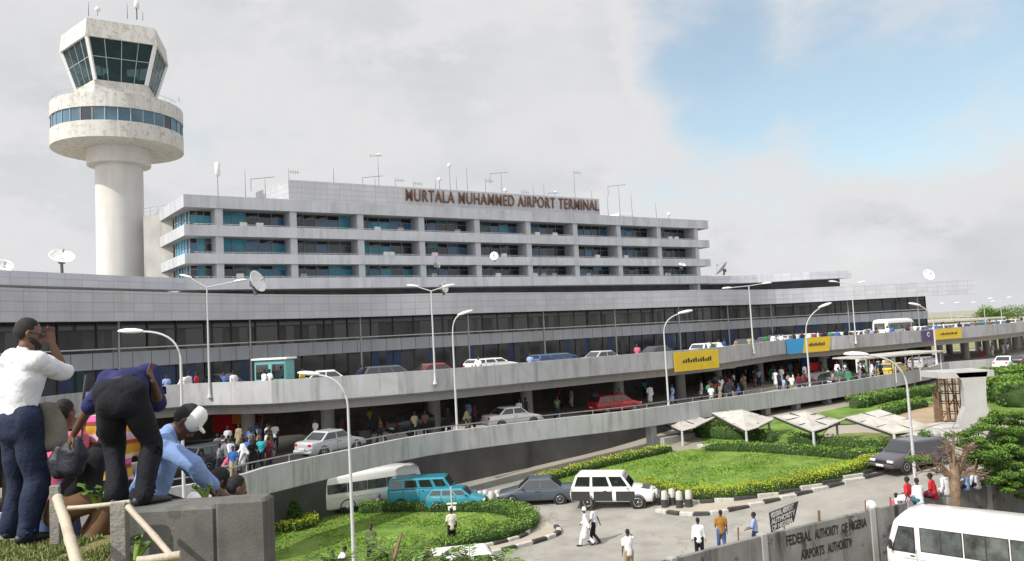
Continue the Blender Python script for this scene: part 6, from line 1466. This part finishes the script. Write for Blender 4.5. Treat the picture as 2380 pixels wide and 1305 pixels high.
upp = [(385, .9, 'lblue', 'person in pale blue behind the left parapet, near the single lamp head'), (425, 1.2, 'white', 'person in white behind the left parapet, left one of a pair'), (437, 1.6, 'white', 'person in white behind the left parapet, right one of a pair'), (455, .9, 'red', 'person in red stooping behind the left parapet'), (519, 1.0, 'blue', 'person in blue behind the parapet right of the twin lamp'), (541, 1.3, 'white', 'person in white behind the parapet below the teal kiosk'), (611, .9, 'white', 'person in white near the right end of the left parapet stretch'), (624, 1.2, 'white', 'second person in white near the right end of the left parapet stretch'),
 (700, 1.0, 'yellow', 'person in yellow behind the parapet left of the middle'), (835, 1.3, 'navy', 'person in navy behind the middle parapet'), (1110, 1.1, 'white', 'person in white behind the parapet left of the white off-roader'), (1230, 1.0, 'lblue', 'person in pale blue behind the middle parapet'), (1480, 1.2, 'pink', 'person in pink behind the parapet left of the black sedan'),
 (1672, 1.0, 'white', 'person in white at the parapet above the gap right of the first banner'), (1684, 1.1, 'blue', 'person in blue at the parapet beside the white one'), (1798, .9, 'white', 'person in white at the parapet left of the blue banner'), (1816, 1.0, 'white', 'person in white above the left edge of the blue banner'), (1843, 1.0, 'brown', 'person in brown above the blue banner'), (1856, 1.2, 'white', 'person in white above the seam of blue and yellow'), (1866, 1.0, 'red', 'person in red above the yellow banner'), (1880, 1.4, 'white', 'person in white above the middle of the yellow banner'), (1903, 1.1, 'white', 'person in white above the right end of the yellow banner'), (1959, 1.0, 'white', 'person in white right of the tall lower lamp on the upper deck'), (1968, 1.3, 'black', 'person in black beside the slim twin lamp'), (2010, 1.2, 'white', 'person in white left of the white bus'), (2018, 1.5, 'grey', 'person in grey left of the white bus'), (2180, 1.1, 'blue', 'person in blue at the far lamp on the upper deck'), (2196, 1.2, 'white', 'person in white above the far yellow banner')]
for px, off, a, lb in upp:
    q, t, n = along(UP, px); d = V((ray(px, 800).x, ray(px, 800).y)); p = d*(((q-n*off).dot(n))/d.dot(n)); person(V((p.x, p.y, ZU+.01)), cr.uniform(0, 6.28), cr.choice(('stand', 'stand2', 'walk')), cr.choice((ST, KT)), a, cr.choice(('black', 'navy', 'grey', 'white')), lb, grp, sc=cr.uniform(.95, 1.04), voxel=.045)
# kiosk on the upper deck by the doors, and goods under the deck
q, t, n = along(UP, 548); p = q-n*5.0; e = empty('kiosk', (p.x, p.y, ZU), label='teal glazed kiosk at the terminal doors above the left parapet', cat='kiosk'); a_ = math.atan2(t.y, t.x)
mt = mat('kiosk_teal', (.16, .42, .42), .4, .1, 2); c0 = V((p.x, p.y, ZU))
MB().bbox(c0+V((0, 0, 1.15)), (2.4, 1.2, 2.2), .04, a_).build('box', mt, e); MB().bbox(c0+V((0, 0, 2.35)), (2.7, 1.5, .14), .03, a_).build('roof', m_white, e)
for s_ in (-.6, .6): c = c0+V((t.x*s_+n.x*.62, t.y*s_+n.y*.62, 1.5)); MB().box(c, (.9, .04, 1.0), a_).build('window', m_cg, e)
for i, (px, py, w, h, col, lb) in enumerate([(520, 985, 2.2, 1.3, 'red', 'red shop display under the left part of the upper deck'), (575, 968, 2.4, 1.0, 'orange', 'orange awning board over a shop under the upper deck'), (490, 950, 3.4, .9, 'white', 'long white printed banner over the shops'), (1795, 868, 1.5, 2.2, 'maroon', 'maroon notice board in the shade under the blue banner'), (1872, 838, 1.2, 2.4, 'blue', 'dark blue panel in the shade under the yellow banner'), (1862, 832, 1.2, .7, 'lblue', 'small pale sign hanging near the blue panel'), (1919, 822, 1.0, .9, 'lblue', 'pale blue screen hanging under the yellow banner'), (1665, 845, 1.1, .5, 'white', 'white light box hanging left of the round column'), (1702, 842, 1.3, .7, 'white', 'white trapezoid light box hanging left of the round column, right one'), (1890, 853, 1.4, .9, 'red', 'red and white crates stacked behind the people carrier')]):
    pth = UP; q, t, n = along(pth, px); off = 6.0 if i < 3 else 5.5 if i < 7 else 3.0
    d = ray(px, py); k = ((q-n*off).dot(n))/(d.x*n.x+d.y*n.y); c = EYE+d*k
    z0 = max(ZL+h/2, min(6.1-h/2, c.z)); o = MB().bbox((c.x, c.y, z0), (w, .12, h), .02, math.atan2(t.y, t.x)).build('hanging_sign' if i in (1, 2, 5, 6, 7, 8) else 'display_board', cl(col)); tag(o, lb, 'sign', 'boards under the upper deck')
# bollards and bits at the road side
for i, (px, py) in enumerate(((1103, 1176), (1116, 1178), (1129, 1176), (1143, 1179), (1157, 1176), (1528, 1176), (1546, 1181), (1563, 1176), (1580, 1182), (1602, 1180))):
    g = G(px, py); e = empty('bollard', g, label=('squat black and white bollard left of the slate sedan, number %s from the teal car' % ('one', 'two', 'three', 'four', 'five')[i]) if i < 5 else 'squat black and white bollard right of the patrol jeep, number %s from it' % ('one', 'two', 'three', 'four', 'five')[i-5], cat='bollard', group='bollards by the right lawn')
    MB().lathe(g, [(.20, 0), (.18, .45)], 12).build('foot', m_kb, e); MB().lathe(g, [(.18, .451), (.16, .85), (.06, .90)], 12).build('head', m_kw, e)
# far country beyond the viaduct: low buildings and floodlight masts
for px, py, dep, w, h, c, lb in ((2200, 746, 210, 14, 4.6, (.45, .38, .24), 'low ochre building just past the end of the terminal'), (2232, 745, 260, 22, 4.2, (.5, .5, .47), 'long low pale building past the terminal end'), (2352, 740, 320, 38, 4.5, (.52, .49, .42), 'wide low pale building at the right edge of the horizon')):
    b = D(px, py, dep); e = empty('low_building', (b.x, b.y, 2.4), label=lb, cat='building', group='low buildings on the horizon'); MB().box((b.x, b.y, 2.4+h/2), (w, 10, h)).build('wall', mat('far_wall_'+lb[:9].replace(' ', '_'), c, .9), e)
    MB().prism([(b.x-w/2-.6, b.y-5.6), (b.x+w/2+.6, b.y-5.6), (b.x+w/2+.6, b.y+5.6), (b.x-w/2-.6, b.y+5.6)], 2.4+h, 2.9+h).build('roof', m_can, e)
    for k in range(int(w/3)): MB().box((b.x-w/2+1.5+k*3, b.y-5.02, 2.4+h*.55), (1.2, .1, 1.2)).build('window', m_glass, e)
for px, yt, lb in ((2324, 694, 'tall twin floodlight mast on the horizon right of the terminal'), (2286, 703, 'shorter floodlight mast on the horizon right of the terminal'), (2208, 706, 'thin mast at the far end of the terminal')):
    t = D(px, yt, 240); lamp(V((t.x, t.y, 2.4)), t.z, [(2.2, 0, .1), (-2.2, 0, .1)] if px != 2208 else [(1.5, 0, .1), (-1.5, 0, .1)], lb, r=.14, s=1.6, group='floodlight masts on the horizon')

# dense crowd in the shade under the upper deck and along the doors
cr = random.Random(5); dark = ['black', 'navy', 'grey', 'white', 'brown', 'blue', 'maroon', 'white', 'khaki', 'green', 'lblue']
ORD = 'first second third fourth fifth sixth seventh eighth ninth tenth eleventh twelfth thirteenth fourteenth fifteenth sixteenth seventeenth eighteenth nineteenth twentieth twenty-first twenty-second'.split()
def crowd(path, px0, px1, off0, off1, zf, n, label, group):
    for i, px in enumerate(sorted(cr.uniform(px0, px1) for _ in range(n))):
        off = cr.uniform(off0, off1); q, t, nn_ = along(path, px, zf+.5); d = V((ray(px, 850).x, ray(px, 850).y)); p = d*(((q-nn_*off).dot(nn_))/d.dot(nn_)); a, b = cr.choice(dark), cr.choice(('black', 'navy', 'grey', 'khaki')); kd = cr.choice((ST, ST, KT))
        nm = {'lblue': 'pale blue'}; lb = 'person in %s %s, %s from the left %s' % (nm.get(a, a), 'robe' if kd is KT else 'top', ORD[i], label)
        person(V((p.x, p.y, zf+.01)), cr.uniform(0, 6.28), cr.choice(('stand', 'stand2', 'walk', 'walk2')), kd, a, b, lb, group, sc=cr.uniform(.93, 1.05), voxel=.045)
crowd(LP, 500, 628, 3.5, 11, ZL, 22, 'in the shop front crowd', 'crowd by the shop fronts')
crowd(UP, 1635, 1770, 1.0, 8, ZL, 22, 'in the dim crowd by the banner', 'dim crowd by the first banner')
crowd(UP, 1780, 2020, 1.0, 8, ZL, 22, 'in the shade near the people carrier', 'people in the shade near the people carrier')
crowd(LP, 1990, 2170, 1.5, 7, ZL, 12, 'around the flat canopy', 'people around the flat canopy')
crowd(UP, 700, 1600, .8, 3, ZL, 16, 'under the middle of the deck', 'people under the middle of the deck')
crowd(UP, 1640, 2150, .7, 1.6, ZU, 22, 'among the upper deck cars', 'people between the cars of the upper deck')

crowd(LP, 1640, 2020, 1.6, 5.5, ZL, 22, 'near the rail of the lower deck', 'people near the rail of the lower deck')
crowd(UP, 2030, 2370, .7, 1.8, ZU, 14, 'on the far upper parapet', 'people on the far upper parapet')
# ================================================================ near people and the parapet they lean on
m_nearconc = mat('near_wall_concrete', (.13, .128, .12), .9, .35, 2.5, streak=.8, sscale=3.5, dirt=(.06, .06, .05), bump=.18, bscale=60, blotch=.6, bl_col=(.06, .065, .05), bl_scale=2.6)
m_neartop = m_nearconc
m_bamboo = mat('bamboo_pole', (.46, .40, .31), .6, .15, 3, streak=.3, sscale=3, dirt=(.2, .17, .12), bump=.2)
a = D(296, 1186, 5.3); b = D(500, 1170, 5.3); e = empty('parapet_wall', (b.x, 5.5, 8.2), label='mossy grey concrete parapet with a taller square end block at the foot of the people', cat='wall')
z = (a.z+b.z)/2-.01
lw_ = MB().bbox(((a.x-.10+b.x)/2, 5.47, z-.7), (b.x-a.x+.10, .34, 1.4), .02); lw_.build('low_wall', m_nearconc, e)
c = D(500, 1165, 5.28); d = D(628, 1160, 5.28); MB().bbox(((c.x+d.x)/2-.015, 5.37, c.z-.8), (d.x-c.x-.03, .20, 1.6), .02).build('end_block', m_nearconc, e)
def pole(pts, r, lb, nm='bamboo_pole', m=None):
    q = [V(p) for p in pts]; L = (q[-1]-q[0]).length; n = max(3, int(L/.035)); P_ = []; R_ = []
    for i in range(n+1):
        t = i/n; p = q[0].lerp(q[-1], t); k = (t*L/.34) % 1; P_.append(p+V((noise.noise(p*3)*.008, 0, noise.noise(p*2+V((5, 0, 0)))*.008))); R_.append(r*(1.10 if k < .1 or k > .93 else 1.0))
    return tag(MB().tube(P_, R_, 14).build(nm, m or m_bamboo), lb, 'pole', 'bamboo poles of the makeshift fence')
pole([D(136, 1160, 5.25), D(186, 1345, 4.3)], .031, 'thick bamboo pole running towards us at the lower left')
pole([D(158, 1182, 5.1), D(302, 1167, 5.15)], .015, 'thin level bamboo pole laid across the timber post')
pole([D(298, 1178, 5.1), D(396, 1292, 4.8)], .019, 'slanting bamboo pole from the post down to the right')
pole([D(318, 1306, 4.75), D(418, 1291, 4.8)], .026, 'short bamboo pole lying at the bottom right of the fence')
m_tim = mat('weathered_timber', (.24, .225, .20), .9, .2, 6, streak=.5, sscale=4, dirt=(.09, .085, .08), bump=.5)
p0 = D(256, 1180, 5.12); p1 = D(293, 1180, 5.12); o = MB().bbox(((p0.x+p1.x)/2, 5.14, p0.z-.4), (p1.x-p0.x, .06, .86), .006).build('timber_post', m_tim); tag(o, 'flat grey weathered timber post under the level bamboo', 'post')
p0 = D(118, 1136, 5.4); o = MB().bbox((p0.x+.03, 5.4, p0.z-.18), (.07, .03, .4), .006).build('wooden_stake', m_tim); tag(o, 'short wooden stake at the top end of the thick bamboo', 'post')
# tufts of grass and weeds on the turf
def tufts(x0, x1, y0, y1, n, h, label, mats, zf=tz):
    mb = MB(); rg = random.Random(21)
    for k in range(n):
        x = rg.uniform(x0, x1); y = rg.uniform(y0, y1)
        if noise.noise(V((x*2, y*2, 4))) < -.25: continue
        z = zf(x, y); a = rg.random()*6.28; l = h*rg.uniform(.4, 1.2); w = .006; dx = math.cos(a)*w; dy = math.sin(a)*w; bx = rg.uniform(-.6, .6)*l; by = rg.uniform(-.6, .6)*l
        mb.add([(x-dx, y-dy, z), (x+dx, y+dy, z), (x+bx*.4+dx*.7, y+by*.4+dy*.7, z+l*.6), (x+bx*.4-dx*.7, y+by*.4-dy*.7, z+l*.6), (x+bx, y+by, z+l)], [(0, 1, 2, 3), (3, 2, 4)], rg.choice((0, 0, 1, 2)))
    return tag(mb.build('grass', mats, fix=False), label, 'grass', kind='stuff')
m_g1 = mat('blade_green', (.12, .19, .03), .7, .3, 4); m_g2 = mat('blade_straw', (.34, .30, .13), .8, .3, 4); m_g3 = mat('blade_olive', (.17, .19, .06), .7, .3, 4)
tufts(-4.3, -2.4, 4.3, 6.3, 26000, .045, 'short rough grass with straw on the bank at the lower left', [m_g1, m_g2, m_g3])
def weed2(px, py, dep, h, n, lb, s, big=.10): p = D(px, py, dep); weed((p.x, p.y, p.z), h, n, lb, seed=s, big=big*.7, spread=.12, group='leafy weeds by the parapet')
weed2(232, 1180, 5.5, .16, 3, 'bright green seedling at the parapet below the striped dress', 31, .10); weed2(316, 1302, 4.9, .13, 3, 'leafy weed at the foot of the slanting bamboo', 32, .07); weed2(478, 1158, 5.9, .10, 3, 'tiny weed under the hand of the capped man', 34, .06)
# ---- near figures
VX = .0145
def near(name_label, loc, rz, pose, kind, top, bottom, skin, sc=1.0, hairlen=0, cap=None, beard=False, vox=VX, shoes=None, collar=True, tm=None, bm_=None, grp=None, tuck=False):
    e = empty('person', loc, rz, name_label, 'person', grp); e.scale = (sc, sc, sc); J = solve(pose); rt = J['rt']; hr = V((1, 0, 0)); h = J['head']; f = J['face']; f = (f-J['hd']*f.dot(J['hd'])).normalized(); hr2 = J['hd'].cross(f); up = J['hd']
    b = MB()
    skin_chain(b, [J['pel'], J['waist'], J['chest'], J['sh']], [(.14, .10), (.13, .095), (.155, .105), (.13, .07)], rt, 20)
    skin_chain(b, [J['sh'], J['neck'], J['neck']+up*.07], [.066, .056, .054], hr2, 16)
    # skull, jaw, brow, nose, lips, ears
    skin_chain(b, [h-up*.075+f*.028, h-up*.03+f*.018, h+up*.02-f*.004, h+up*.055-f*.01], [(.050, .058), (.066, .080), (.074, .096), (.068, .086)], hr2, 20)
    skin_chain(b, [h+f*.088+up*.006, h+f*.104-up*.018, h+f*.112-up*.032], [.009, .013, .016], hr2, 10)
    for sg in (-1, 1): skin_chain(b, [h+f*.082+hr2*sg*.012+up*.022, h+f*.078+hr2*sg*.05+up*.020], [.010, .008], up, 8); skin_chain(b, [h+f*.098-up*.058+hr2*sg*.018, h+f*.102-up*.060], [.008, .010], up, 8)
    skin_chain(b, [h+f*.092-up*.070, h+f*.086-up*.100], [.012, .018], hr2, 8)
    for sg in (-1, 1): skin_chain(b, [h+hr2*sg*.076-f*.004+up*.022, h+hr2*sg*.084-f*.012+up*.0, h+hr2*sg*.078-f*.002-up*.028], [.010, .014, .009], f, 8)
    for s_, sg in (('L', -1), ('R', 1)):
        el, w = J['e'+s_], J['w'+s_]; skin_chain(b, [J['s'+s_]-rt*sg*.06, J['s'+s_], J['s'+s_].lerp(el, .5), el, el.lerp(w, .35), w], [.045, .050, .045, .040, .042, .027], rt, 16)
        d = V(pose.get('hd'+s_, tuple((w-el).normalized()))); side = V(pose.get('th'+s_, tuple(f))); fingers(b, w, d, side, pose.get('curl', .6), sg, 10)
        skin_chain(b, [J['hip'+s_], J['k'+s_], J['a'+s_]], [.08, .055, .040], hr)
    remesh(b, 'body', vox*.62, skin, e, 1)
    t = MB(); chestw = (.185, .135)
    lo_ = .16 if tuck == 'bend' else .03 if tuck else -.05; skin_chain(t, [J['pel']+J['sp']*lo_, J['pel']+J['sp']*max(.08, lo_+.02), J['waist']+J['sp']*.03, J['chest'], J['sh']-J['sp']*.005], [(.150, .115) if lo_ > .1 else (.163, .125), (.160, .122) if lo_ > .1 else (.172, .135), (.168, .130), (.188, .135), (.150, .085)], rt, 24)
    for s_, sg in (('L', -1), ('R', 1)):
        el, w = J['e'+s_], J['w'+s_]; sh = J['s'+s_]
        pts, rd = ([sh-rt*sg*.07-J['sp']*.03, sh-rt*sg*.01, sh.lerp(el, .55), sh.lerp(el, .88)], [.100, .088, .072, .078]) if kind[0] == 'shirt' else ([sh-rt*sg*.07-J['sp']*.03, sh-rt*sg*.01, sh.lerp(el, .5), el, el.lerp(w, .5), el.lerp(w, .86)], [.085, .078, .066, .062, .055, .050])
        skin_chain(t, [sh-rt*sg*.035, sh+J['sp']*.005], [.092, .084], rt, 16); skin_chain(t, pts, rd, rt, 16)
    if kind[0] == 'kaftan': m_ = (J['kL']+J['kR'])/2; skin_chain(t, [J['waist'], J['pel'], m_], [(.16, .13), (.19, .16), (.22, .2)], hr, 20)
    if collar: skin_chain(t, [J['sh']+J['sp']*.03, J['neck']+up*.015], [(.078, .070), (.066, .064)], hr2, 16)
    remesh(t, 'shirt', vox, tm or cl(top), e, 2, .045, 7)
    q = MB()
    if kind[1] == 'trousers':
        for s_ in 'LR':
            k, an = J['k'+s_], J['a'+s_]; hp = J['hip'+s_]; skin_chain(q, [hp+V((0, 0, .03)), hp.lerp(k, .5), k, k.lerp(an, .5), an.lerp(k, .02)], [(.122, .128), (.105, .112), (.086, .092), (.080, .088), (.084, .095)], hr, 20)
        sp_ = J['sp']; bk = V((0, -.045, -.02)) if sp_.z > .6 else V((0, -.07, .02))
        skin_chain(q, [J['pel']-V((0, 0, .06))+bk*.6, J['pel']+bk*.4+sp_*.03, J['pel']+sp_*.10], [(.165, .130), (.172, .135), (.166, .126)], rt, 24)
    else:
        m_ = (J['kL']+J['kR'])/2; m2 = (J['aL']+J['aR'])/2; skin_chain(q, [J['pel']+J['sp']*.05, J['pel'], m_, m2+(m_-m2)*.15], [(.16, .13), (.20, .17), (.21, .18), (.22, .2)], hr, 24)
    remesh(q, kind[1], vox, bm_ or cl(bottom), e, 2, .045, 5.5)
    if kind[1] == 'trousers' and tuck == 'bend':
        bl = MB(); skin_chain(bl, [J['pel']+J['sp']*.085, J['pel']+J['sp']*.12], [(.170, .131), (.169, .130)], rt, 28); bl.build('belt', m_black, e, True)
    for s_ in 'LR':
        an = J['a'+s_]; tt = J['t'+s_]; s2 = MB(); skin_chain(s2, [an-tt*.05+V((0, 0, -.028)), an+tt*.06+V((0, 0, -.034)), an+tt*.15+V((0, 0, -.045)), an+tt*.19+V((0, 0, -.048))], [(.040, .042), (.045, .038), (.044, .028), (.032, .022)], hr, 16); s2.build('shoe', shoes or m_black, e, True)
    if cap: pass
    hh = MB(); skin_chain(hh, [h+up*.015-f*.030, h+up*.050-f*.020, h+up*.070-f*.014], [(.079, .086), (.080, .096), (.070, .084)], hr2, 22); remesh(hh, 'hair', .011, m_hair, e, 1, .004, 60)
    if cap:
        cc_ = MB(); skin_chain(cc_, [h+up*.040+f*.028, h+up*.085+f*.022], [(.086, .086), (.078, .078)], hr2, 22); br = []
        for k in range(9): a_ = -1.2+2.4*k/8; br.append(h+up*.055+f*(.085+.075*math.cos(a_))+hr2*(.082*math.sin(a_)))
        o_ = [p_-up*.012 for p_ in br]; base_ = h+up*.055+f*.05
        cc_.add(br+[base_]+o_+[base_-up*.012], [tuple(range(9))+(9,), tuple(range(18, 9, -1))+(19,)]+[(k, 10+k, 11+k, k+1) for k in range(8)]); cc_.build('cap', cap, e, True)
    if beard: bd = MB(); skin_chain(bd, [h+f*.03-up*.045+hr2*.062, h+f*.088-up*.088, h+f*.03-up*.045-hr2*.062], [(.018, .030), (.032, .030), (.018, .030)], up, 14); remesh(bd, 'beard', .007, m_hair, e, 1, .003, 60)
    return e, J
m_navytr = mat('navy_trousers', (.013, .019, .045), .8, .2, 5, c2=(.018, .027, .06), spec=.25, bump=.55, bscale=9); m_wsh = mat('white_shirt', (.70, .71, .76), .8, .05, 4, spec=.2, bump=.5, bscale=9)
m_bsh = mat('sky_blue_shirt', (.22, .33, .60), .8, .10, 4, spec=.2, bump=.5, bscale=9); m_nsh = mat('indigo_shirt', (.025, .027, .10), .8, .25, 5, spec=.2, bump=.6, bscale=9); m_blt = mat('black_trousers', (.012, .013, .018), .8, .2, 5, spec=.2, bump=.5, bscale=9)
# 1: white short-sleeved shirt, hand raised to the glasses
p1 = P(52, 1258, 8.56)
near('bearded person in white shirt and navy trousers, back to us, hand raised to dark glasses', V((p1.x-.02, p1.y, 8.56)), R(-24),
     dict(pel=(.02, 0, .95), spine=(.05, .03, 1), right=(1, 0, .04), hR=(.15, .19, 1.57), epR=(.25, .5, -2), hdR=(-.35, .0, 1), thR=(-.4, -.8, 0), hL=(-.34, .16, .92), face=(.55, .85, -.22), headdir=(.05, .22, 1), fL=(-.16, .05, .075), fR=(.15, -.04, .075), curl=.9, tR=(.25, 1, 0), tL=(-.1, 1, 0)),
     ('shirt', 'trousers'), 'white', 'navy', m_skin2, .985, beard=True, tm=m_wsh, bm_=m_navytr, tuck=True)
e1 = [o for o in COL.objects if o.name.startswith('person') and o.get('label', '').startswith('bearded')][0]
J1 = solve(dict(pel=(.02, 0, .95), spine=(.05, .03, 1), right=(1, 0, .04), face=(.55, .85, -.22), headdir=(.05, .22, 1))); h = J1['head']; f = (J1['face']-J1['hd']*J1['face'].dot(J1['hd'])).normalized(); r2 = J1['hd'].cross(f); gl_ = MB()
for sg in (-1, 1):
    c = h+f*.108+r2*sg*.036+J1['hd']*.005; gl_.loft([[c+f*k+r2*(.027*math.cos(a))+J1['hd']*(.020*math.sin(a)) for a in [2*math.pi*j/12 for j in range(12)]] for k in (-.004, .004)]); gl_.tube([h+f*.10+r2*sg*.064+J1['hd']*.012, h-f*.004+r2*sg*.086+J1['hd']*.014], .0035, 6)
gl_.build('glasses', m_black, e1, True)
# 2: indigo shirt and black trousers, bending forward on the parapet
p2 = D(322, 1178, 5.75)
near('person in indigo shirt and black trousers bending forward on the parapet, seen from behind', V((p2.x+.07, 5.47, z-.01)), R(8),
     dict(pel=(-.03, -.06, .87), spine=(-.16, .95, .26), right=(1, .1, .10), hL=(-.62, .52, .52), epL=(-1, 0, .1), hR=(.13, .22, .96), epR=(.3, .3, -2), hdR=(-.3, .3, .8), thR=(0, -1, 0), face=(0, .6, -1), headdir=(-.1, 1, -.5), fL=(-.10, .04, .075), fR=(.12, -.03, .075), tR=(.8, .55, 0), tL=(.1, 1, 0), kpL=(-.3, 1, 0), kpR=(.2, 1, 0), curl=.8),
     ('shirt', 'trousers'), 'navy', 'black', m_skin, .885, tm=m_nsh, bm_=m_blt, tuck='bend')
# 3: sky-blue shirt and white cap, leaning to the right over the wall
p3 = D(382, 1140, 6.35)
near('person in sky blue long-sleeved shirt and white cap leaning over the parapet to the right', V((p3.x-.10, 6.2, 8.18)), R(-72),
     dict(pel=(0, 0, .56), spine=(.03, .34, 1), right=(1, .1, -.05), hR=(.20, .47, .70), epR=(.8, -.1, .6), hL=(-.2, .5, .62), face=(.12, .8, -.62), headdir=(.02, .85, .62), fL=(-.14, .16, .075), fR=(.14, .10, .075), curl=.7),
     ('long', 'trousers'), 'lblue', 'black', m_skin, 1.06, cap=m_white, tm=m_bsh, bm_=m_blt)
# others crowded behind them
def striped():
    m, t, p = nt('striped_dress_cloth'); tcn = t.nodes.new('ShaderNodeTexCoord'); sx = t.nodes.new('ShaderNodeSeparateXYZ'); t.links.new(tcn.outputs['Object'], sx.inputs[0]); ml = t.nodes.new('ShaderNodeMath'); ml.operation = 'MULTIPLY'; ml.inputs[1].default_value = 2.6; t.links.new(sx.outputs['Z'], ml.inputs[0]); fr = t.nodes.new('ShaderNodeMath'); fr.operation = 'FRACT'; t.links.new(ml.outputs[0], fr.inputs[0])
    r = t.nodes.new('ShaderNodeValToRGB'); r.color_ramp.interpolation = 'CONSTANT'; cols = [(0, (.50, .25, .02)), (.22, (.30, .06, .02)), (.32, (.55, .36, .42)), (.5, (.52, .28, .03)), (.68, (.22, .05, .03)), (.78, (.55, .10, .30)), (.9, (.60, .50, .35))]
    r.color_ramp.elements[0].color = (*cols[0][1], 1); r.color_ramp.elements[1].position = cols[1][0]; r.color_ramp.elements[1].color = (*cols[1][1], 1)
    for q, c in cols[2:]: el = r.color_ramp.elements.new(q); el.color = (*c, 1)
    t.links.new(fr.outputs[0], r.inputs[0]); t.links.new(r.outputs[0], p.inputs['Base Color']); p.inputs['Roughness'].default_value = .85; return m
m_str = striped()
q = D(262, 1200, 7.0); near('person in orange and yellow striped dress, seen between the legs of the bending one', V((q.x, 7.0, 7.95)), R(10), dict(pel=(0, 0, .93), spine=(.0, .25, 1), hL=(-.25, .3, .9), hR=(.2, .3, .9)), ('shirt', 'skirt'), 'orange', 'orange', m_skin2, 1.0, vox=.022, tm=m_str, bm_=m_str)
m_pk = cl('pink'); q = D(122, 1180, 6.9); near('person in pink top half hidden between the white shirt and the bending one', V((q.x, 6.9, 7.85)), R(-15), dict(pel=(0, 0, .93), spine=(.05, .15, 1), hL=(-.2, .25, 1.0), hR=(.26, .25, 1.05)), ('shirt', 'trousers'), 'pink', 'jean', m_skin2, 1.0, vox=.022)
q = D(176, 1180, 6.45); near('person in dark clothes squatting low behind the bamboo', V((q.x, 6.45, 8.45)), R(-60), dict(pel=(0, -.1, .36), fL=(-.14, .12, .075), fR=(.14, .12, .075), hL=(-.1, .4, .5), hR=(.12, .4, .45), spine=(0, .6, 1), headdir=(0, .6, 1)), ('shirt', 'trousers'), 'black', 'brown', m_skin, .9, vox=.022)
q = D(420, 1180, 7.0); near('person in loose white robe crouching behind the capped one', V((q.x, 7.0, 7.72)), R(-40), dict(pel=(0, -.1, .50), fL=(-.14, .12, .075), fR=(.14, .12, .075), hL=(-.1, .4, .5), hR=(.12, .4, .45), spine=(0, .8, 1), headdir=(0, .8, .8)), ('kaftan', 'trousers'), 'white', 'white', m_skin, 1.0, vox=.022, collar=False)
q = D(508, 1180, 7.2); near('child in pale blue peeping over beside the end block', V((q.x, 7.15, 7.52)), R(-50), dict(pel=(0, 0, .60), fL=(-.1, .1, .075), fR=(.1, .1, .075), hL=(-.2, .3, .7), hR=(.2, .3, .7), spine=(0, .3, 1)), ('shirt', 'trousers'), 'lblue', 'maroon', m_skin2, .92, vox=.022)
# bags
q = D(162, 1062, 6.15); e = empty('shoulder_bag', (q.x, q.y, q.z-.15), label='glossy black rounded bag hanging low between the near people', cat='bag'); mb = MB(); sdx = V((.96, 0, .25)).normalized()
skin_chain(mb, [q+V((.05, 0, .13)), q+V((.03, 0, .04)), q+V((.0, 0, -.10))], [(.06, .03), (.13, .055), (.11, .06)], sdx, 20); skin_chain(mb, [q+V((-.10, .05, .06)), q+V((-.12, .05, -.03)), q+V((-.10, .05, -.12))], [(.05, .03), (.09, .05), (.07, .05)], sdx, 20)
for qq in (0,): pass
o_ = remesh(mb, 'pouch', .011, mat('dark_leather', (.008, .010, .020), .5, .2, 3, bump=.4, bscale=9), None, 1, .03, 9); o_.data.transform(Matrix.Translation(-e.location)); o_.parent = e
MB().tube([q+V((.1, 0, .12)), q+V((.06, .1, .45)), q+V((.0, .25, .62))], .012, 8).build('strap', m_black, e)
q = D(118, 985, 6.3); kb = MB(); skin_chain(kb, [q+V((-.02, 0, .14)), q+V((0, 0, .0)), q+V((.03, 0, -.17))], [(.07, .035), (.105, .045), (.12, .045)], V((1, .3, 0)).normalized(), 16); o = remesh(kb, 'cloth_bag', .014, mat('khaki_bag_cloth', (.14, .13, .105), .9, .2, 4, bump=.5, bscale=9), None, 1, .03, 8); tag(o, 'drab khaki cloth bag beside the hip of the white shirt', 'bag')

bpy.data.scenes.remove(TS)
